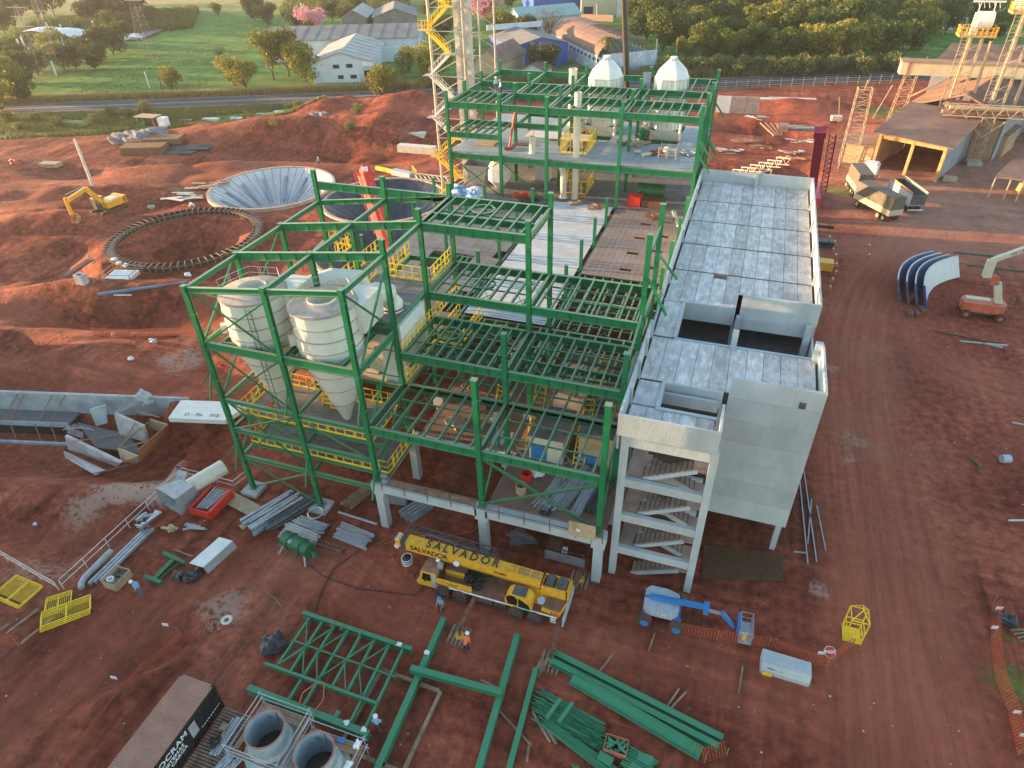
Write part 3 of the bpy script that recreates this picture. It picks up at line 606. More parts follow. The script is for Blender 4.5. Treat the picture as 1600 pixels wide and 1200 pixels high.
# stair down from the platform
mb = MB()
for s in (0, .8):
    mb.bar((-31.0+s, 39.0, 12.4), (-29.8+s, 36.2, 8.3), .05, .22); mb.bar((-31.0+s, 39.0, 13.4), (-29.8+s, 36.2, 9.3), .05, .05); mb.bar((-31.0+s, 39.0, 12.9), (-29.8+s, 36.2, 8.8), .05, .05)
    for k in range(6): t = k/5; p = np.array((-31.0+s+1.2*t, 39-2.8*t, 12.4-4.1*t)); mb.tube(p, p+(0, 0, 1), .03, 5)
for k in range(14): t = (k+.5)/14; mb.bb((-31.0+1.2*t, 39-2.8*t-.1, 12.4-4.1*t), (-30.2+1.2*t, 39-2.8*t+.12, 12.43-4.1*t))
mb.build('stair', YEL, cf)
# --- front process frame
pf = thing('process_building_frame', 'broad green steel frame stepping up in tiers of joisted floors beside the concrete building', 'steel frame', (GX[3], GY[0], 5))
for x in GX[3:]:
    column(pf, x, GY[0], 5.1, 16.75, .46); column(pf, x, GY[1], 5.1, 16.85, .44)
    column(pf, x, GY[2], .3, 23.0, .44); column(pf, x, GY[3], .3, 23.0, .44)
def tier(y0, y1, z, nb=(8, 7), h=.8, xr=((GX[2], GX[3]), (GX[3], GX[4])), back=True, bridge=2):
    for (x0, x1), n in zip(xr, nb):
        girder(pf, (x0+.22, y0, z-h/2), (x1-.22, y0, z-h/2), h, .32, 1.2)
        if back: girder(pf, (x0+.22, y1, z-h/2), (x1-.22, y1, z-h/2), h, .32, 1.2)
        joists(pf, x0+.1, x1-.1, y0, y1, z-.02, n, bridge=bridge)
    for x in {xr[0][0], xr[0][1], xr[-1][1]}: girder(pf, (x, y0+.22, z-h/2), (x, y1-.22, z-h/2), h*.9, .28, 0)
tier(GY[0], GY[1], 10.7, (7, 7)); tier(GY[1], GY[2], 13.65, (10, 8)); tier(GY[2], GY[3], 15.95, (9, 8))
tier(GY[1], GY[2], 10.6, (8, 7), .5, bridge=2, back=False); tier(GY[2], GY[3], 10.6, (8, 7), .5, bridge=3, back=False)
# dense secondary framing hanging below the second tier
mb = MB()
for x in np.arange(GX[2]+.8, GX[4], 1.5): mb.bar((x, GY[1]+.2, 12.2), (x, GY[2]-.2, 12.2), .14, .2)
for k, y in enumerate((39.4, 40.6, 41.7, 42.9)): mb.bar((GX[2]+.4, y, 12.25), (GX[4]-.3, y, 12.25), .12, .18)
mb.build('secondary_framing', G3, pf)
tier(GY[2], GY[3], 21.95, (8,), .8, xr=((GX[2], GX[3]),), bridge=1)
girder(pf, (GX[2]+.2, 46.3, 21.6), (GX[3]-.2, 46.3, 21.6), .6, .25, 1.5)
for c in ((-19.4, 48.0, 21.8), (-19.2, 46.9, 15.75), (-20.4, 41.9, 13.5), (-18.4, 42.1+6, 10.5)):
    mb = MB()
    for k in range(8):
        a = (k+.5)*math.pi/4; b = a+math.pi/4; r = 1.0; mb.bar((c[0]+r*math.cos(a), c[1]+r*math.sin(a), c[2]), (c[0]+r*math.cos(b), c[1]+r*math.sin(b), c[2]), .14, .22)
    mb.build('octagonal_opening_frame', G_, pf)
brace(pf, (GX[3]+.1, GY[0]-.08, 5.4), (GX[4]-.3, GY[0]-.08, 9.8), .2); brace(pf, (GX[3]+.2, GY[0]+.12, 9.7), (GX[4]-.6, GY[0]+.12, 5.5), .2)
brace(pf, (GX[3], GY[0]+.2, 5.4), (GX[3], GY[1]-.2, 9.8), .18); brace(pf, (GX[4], GY[0]+.2, 5.4), (GX[4], GY[1]-.2, 9.8), .18); brace(pf, (GX[4], GY[0]+.2, 9.8), (GX[4], GY[1]-.2, 5.4), .18); brace(pf, (GX[4], GY[1]+.2, 13.), (GX[4], GY[2]-.2, 6), .18)
for y in GY[2:4]: brace(pf, (GX[4], y, 20.0 if y < 46 else 19.), (GX[4]+1.9, y-1.4, 17.6), .2, 'stub_brace')
girder(pf, (GX[4], GY[2]+.2, 21.2), (GX[4], GY[3]-.2, 21.2), .35, .2, 0); girder(pf, (GX[4], GY[1], 15.5), (GX[4], GY[2], 16.6), .3, .2, 0)
girder(pf, (GX[4], 44.3, 16.0), (GX[4], 56, 12.5), .4, .25, 0)
# --- long middle floor
mf = thing('middle_floor_frame', 'low green steel floor frame with corrugated white deck and grating between the tall frames', 'steel frame', (-20, 62, 0))
for y in GY[4:]:
    column(mf, -14.4, y, .3, 13.9, .36); column(mf, GX[4], y, .3, 14.9, .4); column(mf, GX[2]-.2, y, .3, 14.2, .36)
    if y < 76: column(mf, -29.6, y, .3, 14.1 if y > 60 else 12.3, .34); column(mf, GX[0], y, .3, 14.3, .34)
for y in GY[3:]+[80.]:
    for x0, x1 in zip(GX[:-1], GX[1:]): girder(mf, (x0+.2, y, 10.05), (x1-.2, y, 10.05), .7, .3, 0)
for x in GX: girder(mf, (x, 50, 10.05), (x, 80, 10.05), .7, .3, 0)
CORR = mat('corrugated_deck', (.50, .54, .58), .45, .2, var=.14, sc=.5)
for y0, y1 in zip([50.1, 56.1, 62.1, 68.1, 74.1], [56.0, 62.0, 68.0, 74.0, 79.9]):
    mb = MB(); n = int((y1-y0)/.42); pts = []
    for i in range(n):
        ya = y0+(y1-y0)*i/n; d = (y1-y0)/n; pts += [(ya, 10.62), (ya+d*.5, 10.62), (ya+d*.62, 10.52), (ya+d*.88, 10.52)]
    pts.append((y1, 10.62)); vs_ = []
    for yy, zz in pts: vs_ += [(-22.7, yy, zz), (-14.75, yy, zz)]
    mb.add(vs_, [(2*i, 2*i+1, 2*i+3, 2*i+2) for i in range(len(pts)-1)]); mb.build('corrugated_sheet', CORR, mf)
BR = mat('dusty_grating', (.20, .15, .13), .8, var=.2, sc=.4, col2=(.23, .21, .21))
hol = []
for k in range(4):
    yy = 63.5+k*4.0; hol += [(-10.6, -9.2, yy-.3, yy+.3), (-7.9, -6.8, yy+.9, yy+1.5)]
plat(mf, -14.2, -5.7, 61.2, 79.6, 10.5, BR, hol, cell=.6, t=.1)
hl = [(-31.5, -26.0, 58.4, 62), (-25.4, -23.4, 57.5, 59.5), (-25.6, -23.2, 52.5, 54.4), (-24.5, -23.4, 62.5, 64.5), (-36.5, -23.3, 50, 52.4), (-28.8, -26.6, 57, 58.6)]
plat(mf, GX[0]+.2, GX[2]-.1, 52.2, 79.8, 10.5, GRAT, hl, cell=1.0, t=.1)
joists(mf, GX[3]+.2, GX[4]-.2, 50, 56, 10.45, 9, bridge=3); joists(mf, GX[3]+.2, GX[4]-.2, 56, 61.3, 10.45, 9, bridge=2)
joists(mf, GX[0]+.2, GX[1]-.2, 50, 56, 10.45, 8, bridge=2); joists(mf, GX[1]+.2, GX[2]-.2, 50, 56, 10.45, 8, bridge=2); joists(mf, GX[1]+.2, GX[2]-.2, 56, 62, 10.4, 9, bridge=3)
# --- rear block
rf = thing('rear_building_frame', 'large green steel frame at the back with a floor deck and two white silos inside', 'steel frame', (-20, 88, 0))
RX = [-36.5, -29.55, -23.5, -14.45, -5.5]
for y in GR:
    for x in RX: column(rf, x, y, .3, 23.1, .44)
    for i, (x0, x1) in enumerate(zip(RX[:-1], RX[1:])):
        girder(rf, (x0+.2, y, 21.55), (x1-.2, y, 21.55), .85, .32, 1.4); girder(rf, (x0+.2, y, 15.35), (x1-.2, y, 15.35), .8, .32, 1.4)
        if y in (80., 86.) and i == 0 or y in (86., 92.) and i == 1: girder(rf, (x0+.2, y, 18.0), (x1-.2, y, 18.0), .75, .3, 1.4)
        girder(rf, (x0+.2, y, 10.0), (x1-.2, y, 10.0), .7, .3, 0)
for x in RX:
    for y0, y1 in zip(GR[:-1], GR[1:]):
        for z in (21.55, 15.35, 10.0): girder(rf, (x, y0+.2, z), (x, y1-.2, z), .7, .28, 0)
joists(rf, RX[0], RX[1], 80, 86, 21.95, 7, bridge=0); joists(rf, RX[2], RX[3], 80, 86, 21.95, 8, bridge=1); joists(rf, RX[3], RX[4], 80, 86, 21.95, 8, bridge=1)
joists(rf, RX[0], RX[1], 80, 86, 18.35, 7, bridge=1, brace=False)
joists(rf, RX[2], RX[3], 86, 92, 21.95, 9, bridge=1); joists(rf, RX[3], RX[4], 86, 92, 21.95, 4, bridge=1); joists(rf, RX[3]+5.3, RX[4], 92, 99.6, 21.95, 2, bridge=0)
joists(rf, RX[1], RX[2], 86, 92, 21.95, 5, bridge=1); girder(rf, (RX[1]+.2, 86, 18.), (RX[1]+.2, 92, 18.), .6, .25, 0); girder(rf, (RX[2], 86.2, 18.), (RX[2], 91.8, 18.), .6, .25, 0)
plat(rf, RX[0]+.1, RX[4]-.1, 80.1, 99.4, 15.77, DECKB, [(-22.6, -19.4, 83.3, 88.3), (-25.8, -24.3, 87.5, 88.6), (-21.6, -17.2, 90, 98.9), (-13.2, -8.8, 90, 98.9)], cell=1.1)
plat(rf, RX[0]+.1, RX[4]-.1, 80.1, 99.4, 10.45, GRAT, cell=1.2)
for x0, x1 in ((RX[0], RX[1]),): X(rf, x0+.2, x1-.2, 80., 10.5, 15., .14)
brace(rf, (RX[1]+.2, 80, 15.), (RX[2]-.4, 80, 10.6), .14); brace(rf, (RX[0]-.1, 80, 19.6), (RX[0]-1.2, 79.3, 18.2), .2, 'stub_brace')
for y, z in ((80., 19.5), (86., 19.), (92, 16.5), (80, 18.), (99.6, 19.2)): brace(rf, (RX[4], y, z), (RX[4]+1.7, y-.9, z-1.9), .2, 'stub_brace')
for y in (83.2, 88.4):
    pass
rail(rf, [(-22.7, 83.2), (-19.2, 83.2), (-19.2, 88.5), (-22.7, 88.5), (-22.7, 83.2)], 15.85, st=.7, h=1.5); rail(rf, [(-22.6, 83.2), (-19.1, 83.2), (-19.1, 88.0), (-22.6, 88.0), (-22.6, 83.2)], 10.6, st=.7, h=1.5)
for fr in (pf, mf, rf):
    L = REST.get(fr.name)
    if L:
        m_ = MB()
        for q in L:
            for v_ in q.v: pass
            m_.add(np.vstack(q.v), q.f)
        o = m_.build('joist', G_, fr); o['kind'] = 'stuff'
# --- concrete deck under the process frame
cd = thing('concrete_deck', 'raised concrete deck on stout pale columns carrying the front of the green frame', 'deck', (-14, 32.4, 0))
DK = CONC
for x0, x1 in ((-22.95, -14.3), (-14.3, -5.4)): MB().bb((x0+.35, 31.95, 4.25), (x1-.35, 32.85, 5.0)).build('edge_beam', CONC, cd)
for x, y in [(-23.1, 32.4), (-14.3, 32.4), (-5.3, 32.4), (-23.1, 38.4), (-14.3, 38.4), (-5.3, 38.4), (-23.1, 44.2), (-14.3, 44.2), (-23.1, 50), (-14.3, 50)]:
    mb = MB().bb((x-.33, y-.33, -.2), (x+.33, y+.33, 3.9)); mb.bb((x-.5, y-.45, 3.9), (x+.5, y+.45, 5.05)); mb.build('column', CONC, cd)
MB().bb((-23.4, 32.9, 4.3), (-22.8, 38.0, 4.98)).build('edge_beam', CONC, cd); MB().bb((-22.6, 38.05, 4.3), (-14.8, 38.65, 4.98)).build('edge_beam', CONC, cd)
MB().bb((-14.0, 32.9, 4.7), (-4.95, 43.7, 4.99)).build('deck_slab', DECKC, cd); MB().bb((-22.7, 38.7, 4.3), (-14.05, 49.5, 4.6)).build('deck_slab', DECKC, cd); MB().bb((-14.0, 43.75, 4.3), (-4.95, 56, 4.6)).build('deck_slab', DECKC, cd)
rail(cd, [(-22.6, 31.93), (-5.0, 31.93)], 4.6, RUST, 1.35, 'guard_rail', 2.0, False, .036, False)
MB().bb((-22.4, 32.2, 5.0), (-14.9, 32.9, 5.03)).build('walk_boards', WOOD, cd)
MB().plate([(-7.45, 31.8, 4.95), (-5.5, 31.8, 4.95), (-5.5, 31.8, 6.35), (-7.45, 31.8, 6.35)], .05).build('plywood_screen', PLY, cd)
MB().bb((-6.9, 31.74, 5.5), (-6.6, 31.765, 5.75)).build('notice', WLT, cd)
for x, y in ((GX[0], 32.4), (GX[1], 32.4)):
    mb = MB().bb((x-.8, y-.8, -.4), (x+.8, y+.8, .3)); single(mb, 'footing', CONCF, 'square concrete footing under the %s green corner post' % ('outermost' if x == GX[0] else 'second'), 'footing')
single(MB().bb((-37.2, 45, -1), (-36.75, 101, 9.7)), 'sun_block_wall', CONCF, 'rough concrete wall added unseen to block sun below the middle floor', 'wall')  # unseen wall added to keep low sun out from under the frames
# ---------------- cyclones ----------------
CY = mat('cyclone_cream', (.64, .64, .58), .5, var=.08, sc=.8, bump=.03); CYT = mat('cyclone_top_dusty', (.44, .36, .30), .8, var=.2, sc=1.5)
def cyclone(cx, label, sx):
    t = thing('cyclone_separator', label, 'cyclone', (cx, 35.3, 0), 0, 'cyclones in the green frame'); n = 40
    a, b = (-.7, -.7)
    MB().lathe((cx, 35.3, 0), [(2.42, 18.95), (2.42, 14.9), (2.0, 13.5), (.32, 8.35)], n).build('body', CY, t, smooth=False)
    mb = MB().lathe((cx, 35.3, 0), [(1.08, 19.2), (2.42, 18.98)], n); mb.build('top_plate', CYT, t)
    MB().lathe((cx, 35.3, 0), [(1.02, 18.2), (1.08, 18.2), (1.08, 19.32), (1.0, 19.32), (1.0, 17.2)], 32).build('outlet_collar', CY, t)
    MB().lathe((cx, 35.3, 17.2), [(.01, 0), (1.0, 0)], 32).build('outlet_floor', JOINT_SHADE, t)
    for z, r in ((18.9, 2.44), (17.9, 2.44), (16.9, 2.44), (15.9, 2.44), (14.9, 2.44), (13.5, 2.02), (11.9, 1.5), (10.2, .95)):
        MB().lathe((cx, 35.3, z-.04), [(r-.05, 0), (r+.06, 0), (r+.06, .08), (r-.05, .08)], n).build('seam_ring', CYT, t)
    # tangential inlet box and duct to the rear
    x1 = cx+2.0
    MB().bb((cx+.9, 35.6, 16.6), (cx+2.9, 38.6, 18.9)).build('inlet_box', CY, t)
    if sx:
        MB().path([(cx+1.9, 38.0, 17.9), (cx+2.2, 39.2, 18.0), (cx+2.5, 40.0, 17.6), (cx+2.6, 40.4, 16.6), (cx+2.6, 40.4, 14.6)], .85, 18).build('duct', CY, t)
        MB().lathe((cx+2.6, 40.4, 16.2), [(.86, 0), (.93, 0), (.93, .1), (.86, .1)], 20).build('flange', DGREY, t)
    else:
        MB().path([(cx+1.9, 38.0, 17.9), (cx+3.6, 40.4, 18.0), (cx+4.9, 41.8, 17.4), (cx+5.2, 42.2, 16)], .8, 18).build('duct', CY, t)
    MB().box((cx+.3, 32.95, 15.3), (.4, .3, .4)).build('inspection_box', CREAM, t)
    MB().box((cx-2.2, 33.8, 16.2), (.5, .5, .7), .7).build('bracket', CREAM, t)
    MB().tube((cx+.05, 35.3, 8.35), (cx+.05, 35.3, 5.9), .26, 12, .16).build('discharge_spout', CY, t)
    rail(t, [(cx-2.1, 34.3, 19.0), (cx-1.3, 36.9, 19.0), (cx+1.0, 37.3, 19.0), (cx+2.2, 36.0, 19.0)], 0, GALV, 1.0, 'top_rail', .9, False, .022)
    mb = MB()
    for s in (-.22, .22): mb.tube((cx+1.35+s, 33.05, 9.0), (cx+1.35+s, 32.85, 18.9), .03, 5)
    for z in np.arange(9.2, 18.8, .35): mb.tube((cx+1.13, 33.0, z), (cx+1.57, 33.0, z), .02, 4)
    if not sx: mb.build('ladder', DGREY, t)
    return t
cyclone(-27.0, 'cream cyclone on the right, nearer the deck, with a fat elbow duct', True); cyclone(-33.0, 'cream cyclone on the left with a caged ladder down its front', False)
bf = thing('bag_filter', 'boxy cream filter housing with hatch handles behind the right cyclone', 'filter', (-25, 41, 8))
MB().bb((-27.6, 38.9, 9.4), (-25.0, 42.3, 15.3)).build('housing', CREAM, bf); MB().bb((-24.9, 38.7, 9.9), (-23.0, 43.0, 15.6)).build('casing', WHITE, bf)
MB().add([(-27.6, 38.9, 9.4), (-25, 38.9, 9.4), (-25, 42.3, 9.4), (-27.6, 42.3, 9.4), (-26.6, 40.3, 8.3), (-26, 40.3, 8.3), (-26, 41, 8.3), (-26.6, 41, 8.3)], [(0, 1, 5, 4), (1, 2, 6, 5), (2, 3, 7, 6), (3, 0, 4, 7)]).build('hopper', CREAM, bf)
for x, z in ((-26.4, 14.2), (-26.4, 11.4)): MB().bb((x-.25, 38.82, z-.5), (x-.1, 38.9, z+.45)).build('hatch_handle', BLK, bf)
for z in (12.9, 10.4): MB().bb((-27.0, 38.84, z), (-25.6, 38.9, z+.05)).build('hatch_seam', RUST, bf)
MB().lathe((-23.6, 38.66, 12.6), [(.0, 0), (.2, 0), (.2, .05)], 14).build('port', DGREY, bf)
# ---------------- rear equipment ----------------
def vessel(cx, cy, z0, zc, ztop, r, label):
    t = thing('white_silo', label, 'silo', (cx, cy, z0), 0, 'white silos in the rear frame'); a0 = math.pi/8; n = 8; k = r/math.cos(a0)
    MB().lathe((cx, cy, 0), [(k, z0), (k, zc), (k*.80, zc+.95), (.45, ztop-.1), (.45, ztop+.15)], n, a0, True).build('shell', WHITE, t)
    mb = MB()
    for z in (zc, zc-1.1, zc-2.3, zc-3.5, zc-5): mb.lathe((cx, cy, z), [(k, -.04), (k+.07, -.04), (k+.07, .04), (k, .04)], n, a0)
    mb.build('seam_ring', GALV, t)
    mb = MB()
    for i in range(8):
        a, b = a0+i*math.pi/4, a0+(i+1)*math.pi/4; pa = np.array((math.cos(a), math.sin(a)))*k; pb = np.array((math.cos(b), math.sin(b)))*k
        for q in (0, .33, .66): p = pa+(pb-pa)*q; mb.bar((cx+p[0], cy+p[1], z0), (cx+p[0], cy+p[1], zc), .06, .1, (p[0], p[1], 0)); mb.bar((cx+p[0], cy+p[1], zc), (cx+p[0]*.2, cy+p[1]*.2, ztop-.1), .05, .08)
    mb.build('stiffener', GALV, t)
    MB().bb((cx-.35, cy-r-.06, zc-2.6), (cx+.25, cy-r-.02, zc-1.5)).build('access_door', CREAM, t); MB().bb((cx-.1, cy-r-.12, zc-2.3), (cx, cy-r-.06, zc-1.7)).build('door_handle', G_, t)
    MB().add([(cx-r, cy-r, z0), (cx+r, cy-r, z0), (cx+r, cy+r, z0), (cx-r, cy+r, z0), (cx-.7, cy-.7, z0-3), (cx+.7, cy-.7, z0-3), (cx+.7, cy+.7, z0-3), (cx-.7, cy+.7, z0-3)], [(0, 1, 5, 4), (1, 2, 6, 5), (2, 3, 7, 6), (3, 0, 4, 7), (4, 5, 6, 7)]).build('hopper', WHITE, t)
    mb = MB().path([(cx-1.7, cy-r-.6, 18.6), (cx-1.5, cy-r-1.2, 18.9), (cx+1.8, cy-r-1.2, 18.9), (cx+2.1, cy-r-.6, 18.0), (cx+2.1, cy-r-.6, 16)], .17, 10); mb.build('cooling_pipe', WHITE, t)
    MB().path([(cx-r-.5, cy-1, 16), (cx-r-.9, cy-1.4, 17.2), (cx-r-.4, cy-1.6, 18.0)], .7, 12).build('blower', CREAM, t)
vessel(-19.55, 94.3, 16.9, 22.7, 25.1, 2.15, 'left white eight-sided silo with pointed top'); vessel(-10.95, 94.3, 16.9, 23.0, 25.3, 2.1, 'right white eight-sided silo with pointed top')
def stack(x, y, z0, z1, r, label, name='vent_stack', m=None):
    t = thing(name, label, 'pipe', (x, y, z0)); MB().lathe((x, y, 0), [(r, z0), (r, z1), (r-.06, z1), (r-.06, z1-1.5), (0, z1-1.5)], 20).build('pipe', m or CREAM, t, smooth=False)
    mb = MB()
    for z in list(np.arange(z0, z1, 2.4)): mb.lathe((x, y, z), [(r, 0), (r+.07, 0), (r+.07, .07), (r, .07)], 20)
    mb.build('flange', m or CREAM, t); return t
stack(-20.2, 81.9, 10.5, 23.4, .42, 'tall cream vent pipe rising through both rear floors beside the yellow cage'); stack(-25.95, 82.0, 15.8, 17.9, .42, 'short open cream pipe stub on the rear deck')
stack(-24.5, 96.0, 15.8, 23.2, .55, 'cream stack with a speckled top left of the left silo'); stack(-14.4, 96, 15.8, 23.1, .5, 'grey stack standing between the two silos', m=CONC)
t = thing('elbow_duct', 'curved cream duct bending down to the lower rear floor', 'duct', (-21.6, 81.5, 10.5)); MB().path([(-23.6, 83.5, 14.6), (-22.7, 82.6, 14.8), (-21.9, 81.8, 14.3), (-21.65, 81.5, 13.2), (-21.65, 81.5, 10.6)], .42, 14).build('duct', CREAM, t); MB().lathe((-21.65, 81.5, 10.6), [(.42, 0), (.6, 0), (.6, .08), (.42, .08)], 16).build('flange', CREAM, t)
# ---------------- foreground ----------------
random.seed(11)
CN = mat('container_roof', (.34, .17, .125), .75, var=.15, sc=.8); add_wave(CN, 2.2, 'Y', .9, .05)
CS = mat('container_side', (.012, .016, .024), .55, var=.3, sc=1); add_wave(CS, 2.2, 'Y', .8, .05)
t = thing('shipping_container', 'long shipping container with brown roof and near black lettered side', 'container', (-27.1, 9, 0))
MB().bb((-28.32, 2.9, .15), (-25.88, 15.1, 2.52)).build('body', CS, t); MB().bb((-28.34, 2.88, 2.52), (-25.86, 15.12, 2.6)).build('roof', CN, t)
mb = MB()
for x in (-28.3, -25.9):
    for y in (2.95, 15.05): mb.bb((x-.08, y-.08, .1), (x+.08, y+.08, 2.64))
mb.build('corner_post', CS, t)
MB().bb((-28.2, 15.1, .3), (-27.15, 15.16, 2.4)).build('door', CS, t); MB().bb((-27.05, 15.1, .3), (-26.0, 15.16, 2.4)).build('door', CS, t)
for s_, z_, y_, sz in (('LOCRAM', 1.9, 11.1, .62), ('SISTEMAS', 1.38, 11.1, .38), ('DE CARGA', 1.0, 11.1, .38)): text_mesh(s_, sz, WLT, t, (-25.865, y_, z_), (0, 1, 0), (0, 0, 1), spacing=1.05, bold=.012)
mb = MB()
for k in range(7): mb.bb((-25.868, 12.55, .9+k*.17), (-25.86, 13.1, .98+k*.17))
mb.build('stripe_mark', WLT, t); mb = MB()
for k in range(9): mb.bb((-25.868, 13.3+k*.19, .75-.0*k), (-25.86, 13.42+k*.19, .83))
mb.build('stripe_mark', WLT, t)
# pallet-like timber platform beside the container
t = thing('timber_platform', 'slatted brown timber platform between container and scaffold', 'platform', (-24.7, 13, 0))
mb = MB()
for k in range(34): mb.bb((-25.6, 8.6+k*.19, .3), (-23.6, 8.6+k*.19+.13, .36))
mb.build('slats', WOOD, t); mb = MB()
for x in (-25.4, -24.6, -23.8): mb.bb((x-.05, 8.6, .0), (x+.05, 15.0, .3))
mb.build('bearers', WOOD, t)
def bundle(name, lab, cat, c, L, n, rows, d, rz, m, z0=0., jit=.03, rnd=True, shape='tube', group=None):
    mb = MB(); cs, sn = math.cos(rz), math.sin(rz)
    for r in range(rows):
        for k in range(n-r):
            off = (k-(n-r-1)/2)*d*1.05; a = rz+random.uniform(-jit, jit); l = L*random.uniform(.88, 1.0)/2; sh = random.uniform(-.06, .06)*L
            p = np.array((c[0]-sn*off+cs*sh, c[1]+cs*off+sn*sh, z0+d*(.5+r*.9))); q = np.array((math.cos(a), math.sin(a), 0))*l
            if shape == 'tube': mb.tube(p-q, p+q, d*.46, 6)
            elif shape == 'ib': mb.ib(p-q, p+q, d*.8, d*.85, .02)
            else: mb.bar(p-q, p+q, d*.9, d*.8)
    return single(mb, name, m, lab, cat, group)
bundle('metal_sheets', 'narrow stack of grey metal channels lying on the slatted platform', 'metal stock', (-24.3, 13.4), 2.6, 4, 1, .16, math.pi/2, GALV, .37)
bundle('scaffold_tubes', 'fan of silver scaffold tubes leaning beside the duct scaffold', 'tubes', (-23.6, 10.6), 4.5, 11, 2, .09, 1.35, GALV, .3, .1)
single(MB().bb((-24.9, 13.6, .37), (-24.5, 14.0, .7)), 'carton', PLY, 'small pale carton on the slatted platform', 'box')
def blob(c, r, seed, n=2, sq=(1, 1, .6)):
    bm = bmesh.new(); bmesh.ops.create_icosphere(bm, subdivisions=n, radius=1); rs = np.random.default_rng(seed); ph = rs.uniform(0, 6, 6)
    vs = []
    for v in bm.verts:
        k = 1+.22*math.sin(v.co.x*5+ph[0])+.18*math.sin(v.co.y*6+ph[1])+.15*math.sin(v.co.z*7+ph[2]+v.co.x*4)+.08*math.sin(v.co.x*13+v.co.y*11+ph[3])
        vs.append([c[i]+v.co[i]*k*r*sq[i] for i in range(3)])
    fs = [tuple(v.index for v in f.verts) for f in bm.faces]; bm.free(); return MB().add(vs, fs)
single(blob((-24.6, 12.9, .6), .32, 3, 3), 'rubbish_bag', DPLAST, 'black plastic bag on the slatted platform by the container', 'bag')
# scaffolds round two upright ducts
DUCTM = mat('duct_pale_blue', (.36, .43, .46), .5, var=.15, sc=1.5); RIMM = mat('rust_rim', (.33, .15, .11), .8)
def duct(cx, cy, lab):
    t = thing('upright_duct', lab, 'duct', (cx, cy, 0), 0, 'upright ducts at the scaffold')
    MB().lathe((cx, cy, 0), [(1.75, .05), (1.7, .6), (1.17, 1.5), (1.17, 2.75), (1.10, 2.75), (1.10, 1.0), (1.1, .4)], 40).build('shell', DUCTM, t)
    MB().lathe((cx, cy, 2.75), [(1.09, 0), (1.19, 0), (1.19, .05), (1.09, .05), (1.09, 0)], 40).build('rim', RIMM, t)
    MB().lathe((cx, cy, .05), [(.01, 0), (1.7, 0)], 30).build('inside_bottom', DGREY, t)
    mb = MB(); mb.bar((cx, cy+1.08, 1.6), (cx, cy+1.08, 2.7), .05, .03); mb.bar((cx-.6, cy+.9, 2.2), (cx+.6, cy+.9, 2.2), .05, .03); mb.build('inner_rib', DGREY, t)
duct(-21.05, 13.75, 'upright pale duct fully inside the square tube scaffold'); duct(-17.55, 13.55, 'upright pale duct to the right with light inside it')
def scaffold(x0, x1, y0, y1, lab, boards=True, tops=(1.2, 1.75, 2.3)):
    t = thing('tube_scaffold', lab, 'scaffold', ((x0+x1)/2, (y0+y1)/2, 0), 0)
    for x in (x0, x1):
        for y in (y0, y1):
            mb = MB().tube((x, y, 0), (x, y, 2.45), .03, 6)
            for z in tops: mb.box((x, y, z), (.11, .11, .11))
            mb.build('standard', GALV, t)
    mb = MB()
    for z in tops:
        mb.tube((x0-.2, y0, z), (x1+.15, y0, z), .027, 6); mb.tube((x0-.1, y1, z), (x1+.2, y1, z), .027, 6); mb.tube((x0, y0-.2, z), (x0, y1+.1, z), .027, 6); mb.tube((x1, y0-.1, z), (x1, y1+.2, z), .027, 6)
    mb.build('ledger_tubes', GALV, t)
    if boards:
        for a, b in (((x0+.1, y1-.65, 1.22), (x1-.1, y1-.3, 1.27)), ((x0+.1, y1-.28, 1.22), (x1-.1, y1-.02, 1.27)), ((x0+.1, y0+.05, 1.22), (x1-.1, y0+.35, 1.27)), ((x1-.5, y0+.4, 1.22), (x1-.1, y1-.7, 1.27)), ((x0+.05, y0+.4, 1.22), (x0+.32, y1-.7, 1.27))): MB().bb(a, b).build('board', WOOD, t)
scaffold(-22.95, -19.4, 12.35, 15.7, 'square scaffold of silver tubes with brown boards round the left duct'); scaffold(-19.1, -15.4, 12.0, 15.3, 'silver tube scaffold round the right duct, rags hung on it', True, (1.2, 2.2))
for k, (x, y, c) in enumerate([(-15.6, 14.9, WLT), (-15.5, 13.7, WLT), (-15.6, 12.9, LBLUE)]): single(blob((x, y, 2.15), .28, 40+k, 3, (.6, 1, .6)), 'rag', c, ['white rag at the far corner post of the right scaffold', 'white rag halfway along the right scaffold rail', 'bluish rag nearest the photo edge on the right scaffold'][k], 'rag')
single(MB().box((-17.0, 15.15, 1.32), (.45, .3, .06)), 'blue_tray', BLUE, 'small bright blue tray on the scaffold board', 'tray')
# green ladder-like floor frame on the ground
t = thing('floor_frame', 'green steel floor frame of joists and diagonals lying on the red ground', 'steel frame', (-20.2, 19.3, 0))
def lb(a, b, w=.3, h=.5, name='girder', p=None, m=G2, z=.55): return MB().ib((*a, z), (*b, z), w, h, .04).build(name, m, p)
lb((-24.6, 22.45), (-15.8, 22.25), p=t); lb((-24.8, 16.4), (-15.8, 16.2), .42, .6, p=t); lb((-24.8, 18.2), (-16.3, 18.1), .2, .3, p=t, z=.66)
xs = [-23.95, -22.9, -21.9, -20.8, -19.75, -18.65, -17.5, -16.45]
for i, x in enumerate(xs): lb((x, 22.3), (x+.03*i, 16.4 if i in (2, 3, 6, 7) else 18.2), .17, .26, 'joist', t)
lb((-24.0, 20.3), (-15.9, 20.1), .09, .12, 'bridging', t, z=.68)
for i, j in ((0, 1), (2, 1), (3, 2), (5, 4), (6, 5)):
    lb((xs[i], 22.0), (xs[j], 20.2), .07, .07, 'brace', t, z=.7); lb((xs[i], 18.3), (xs[j], 20.0), .07, .07, 'brace', t, z=.7)
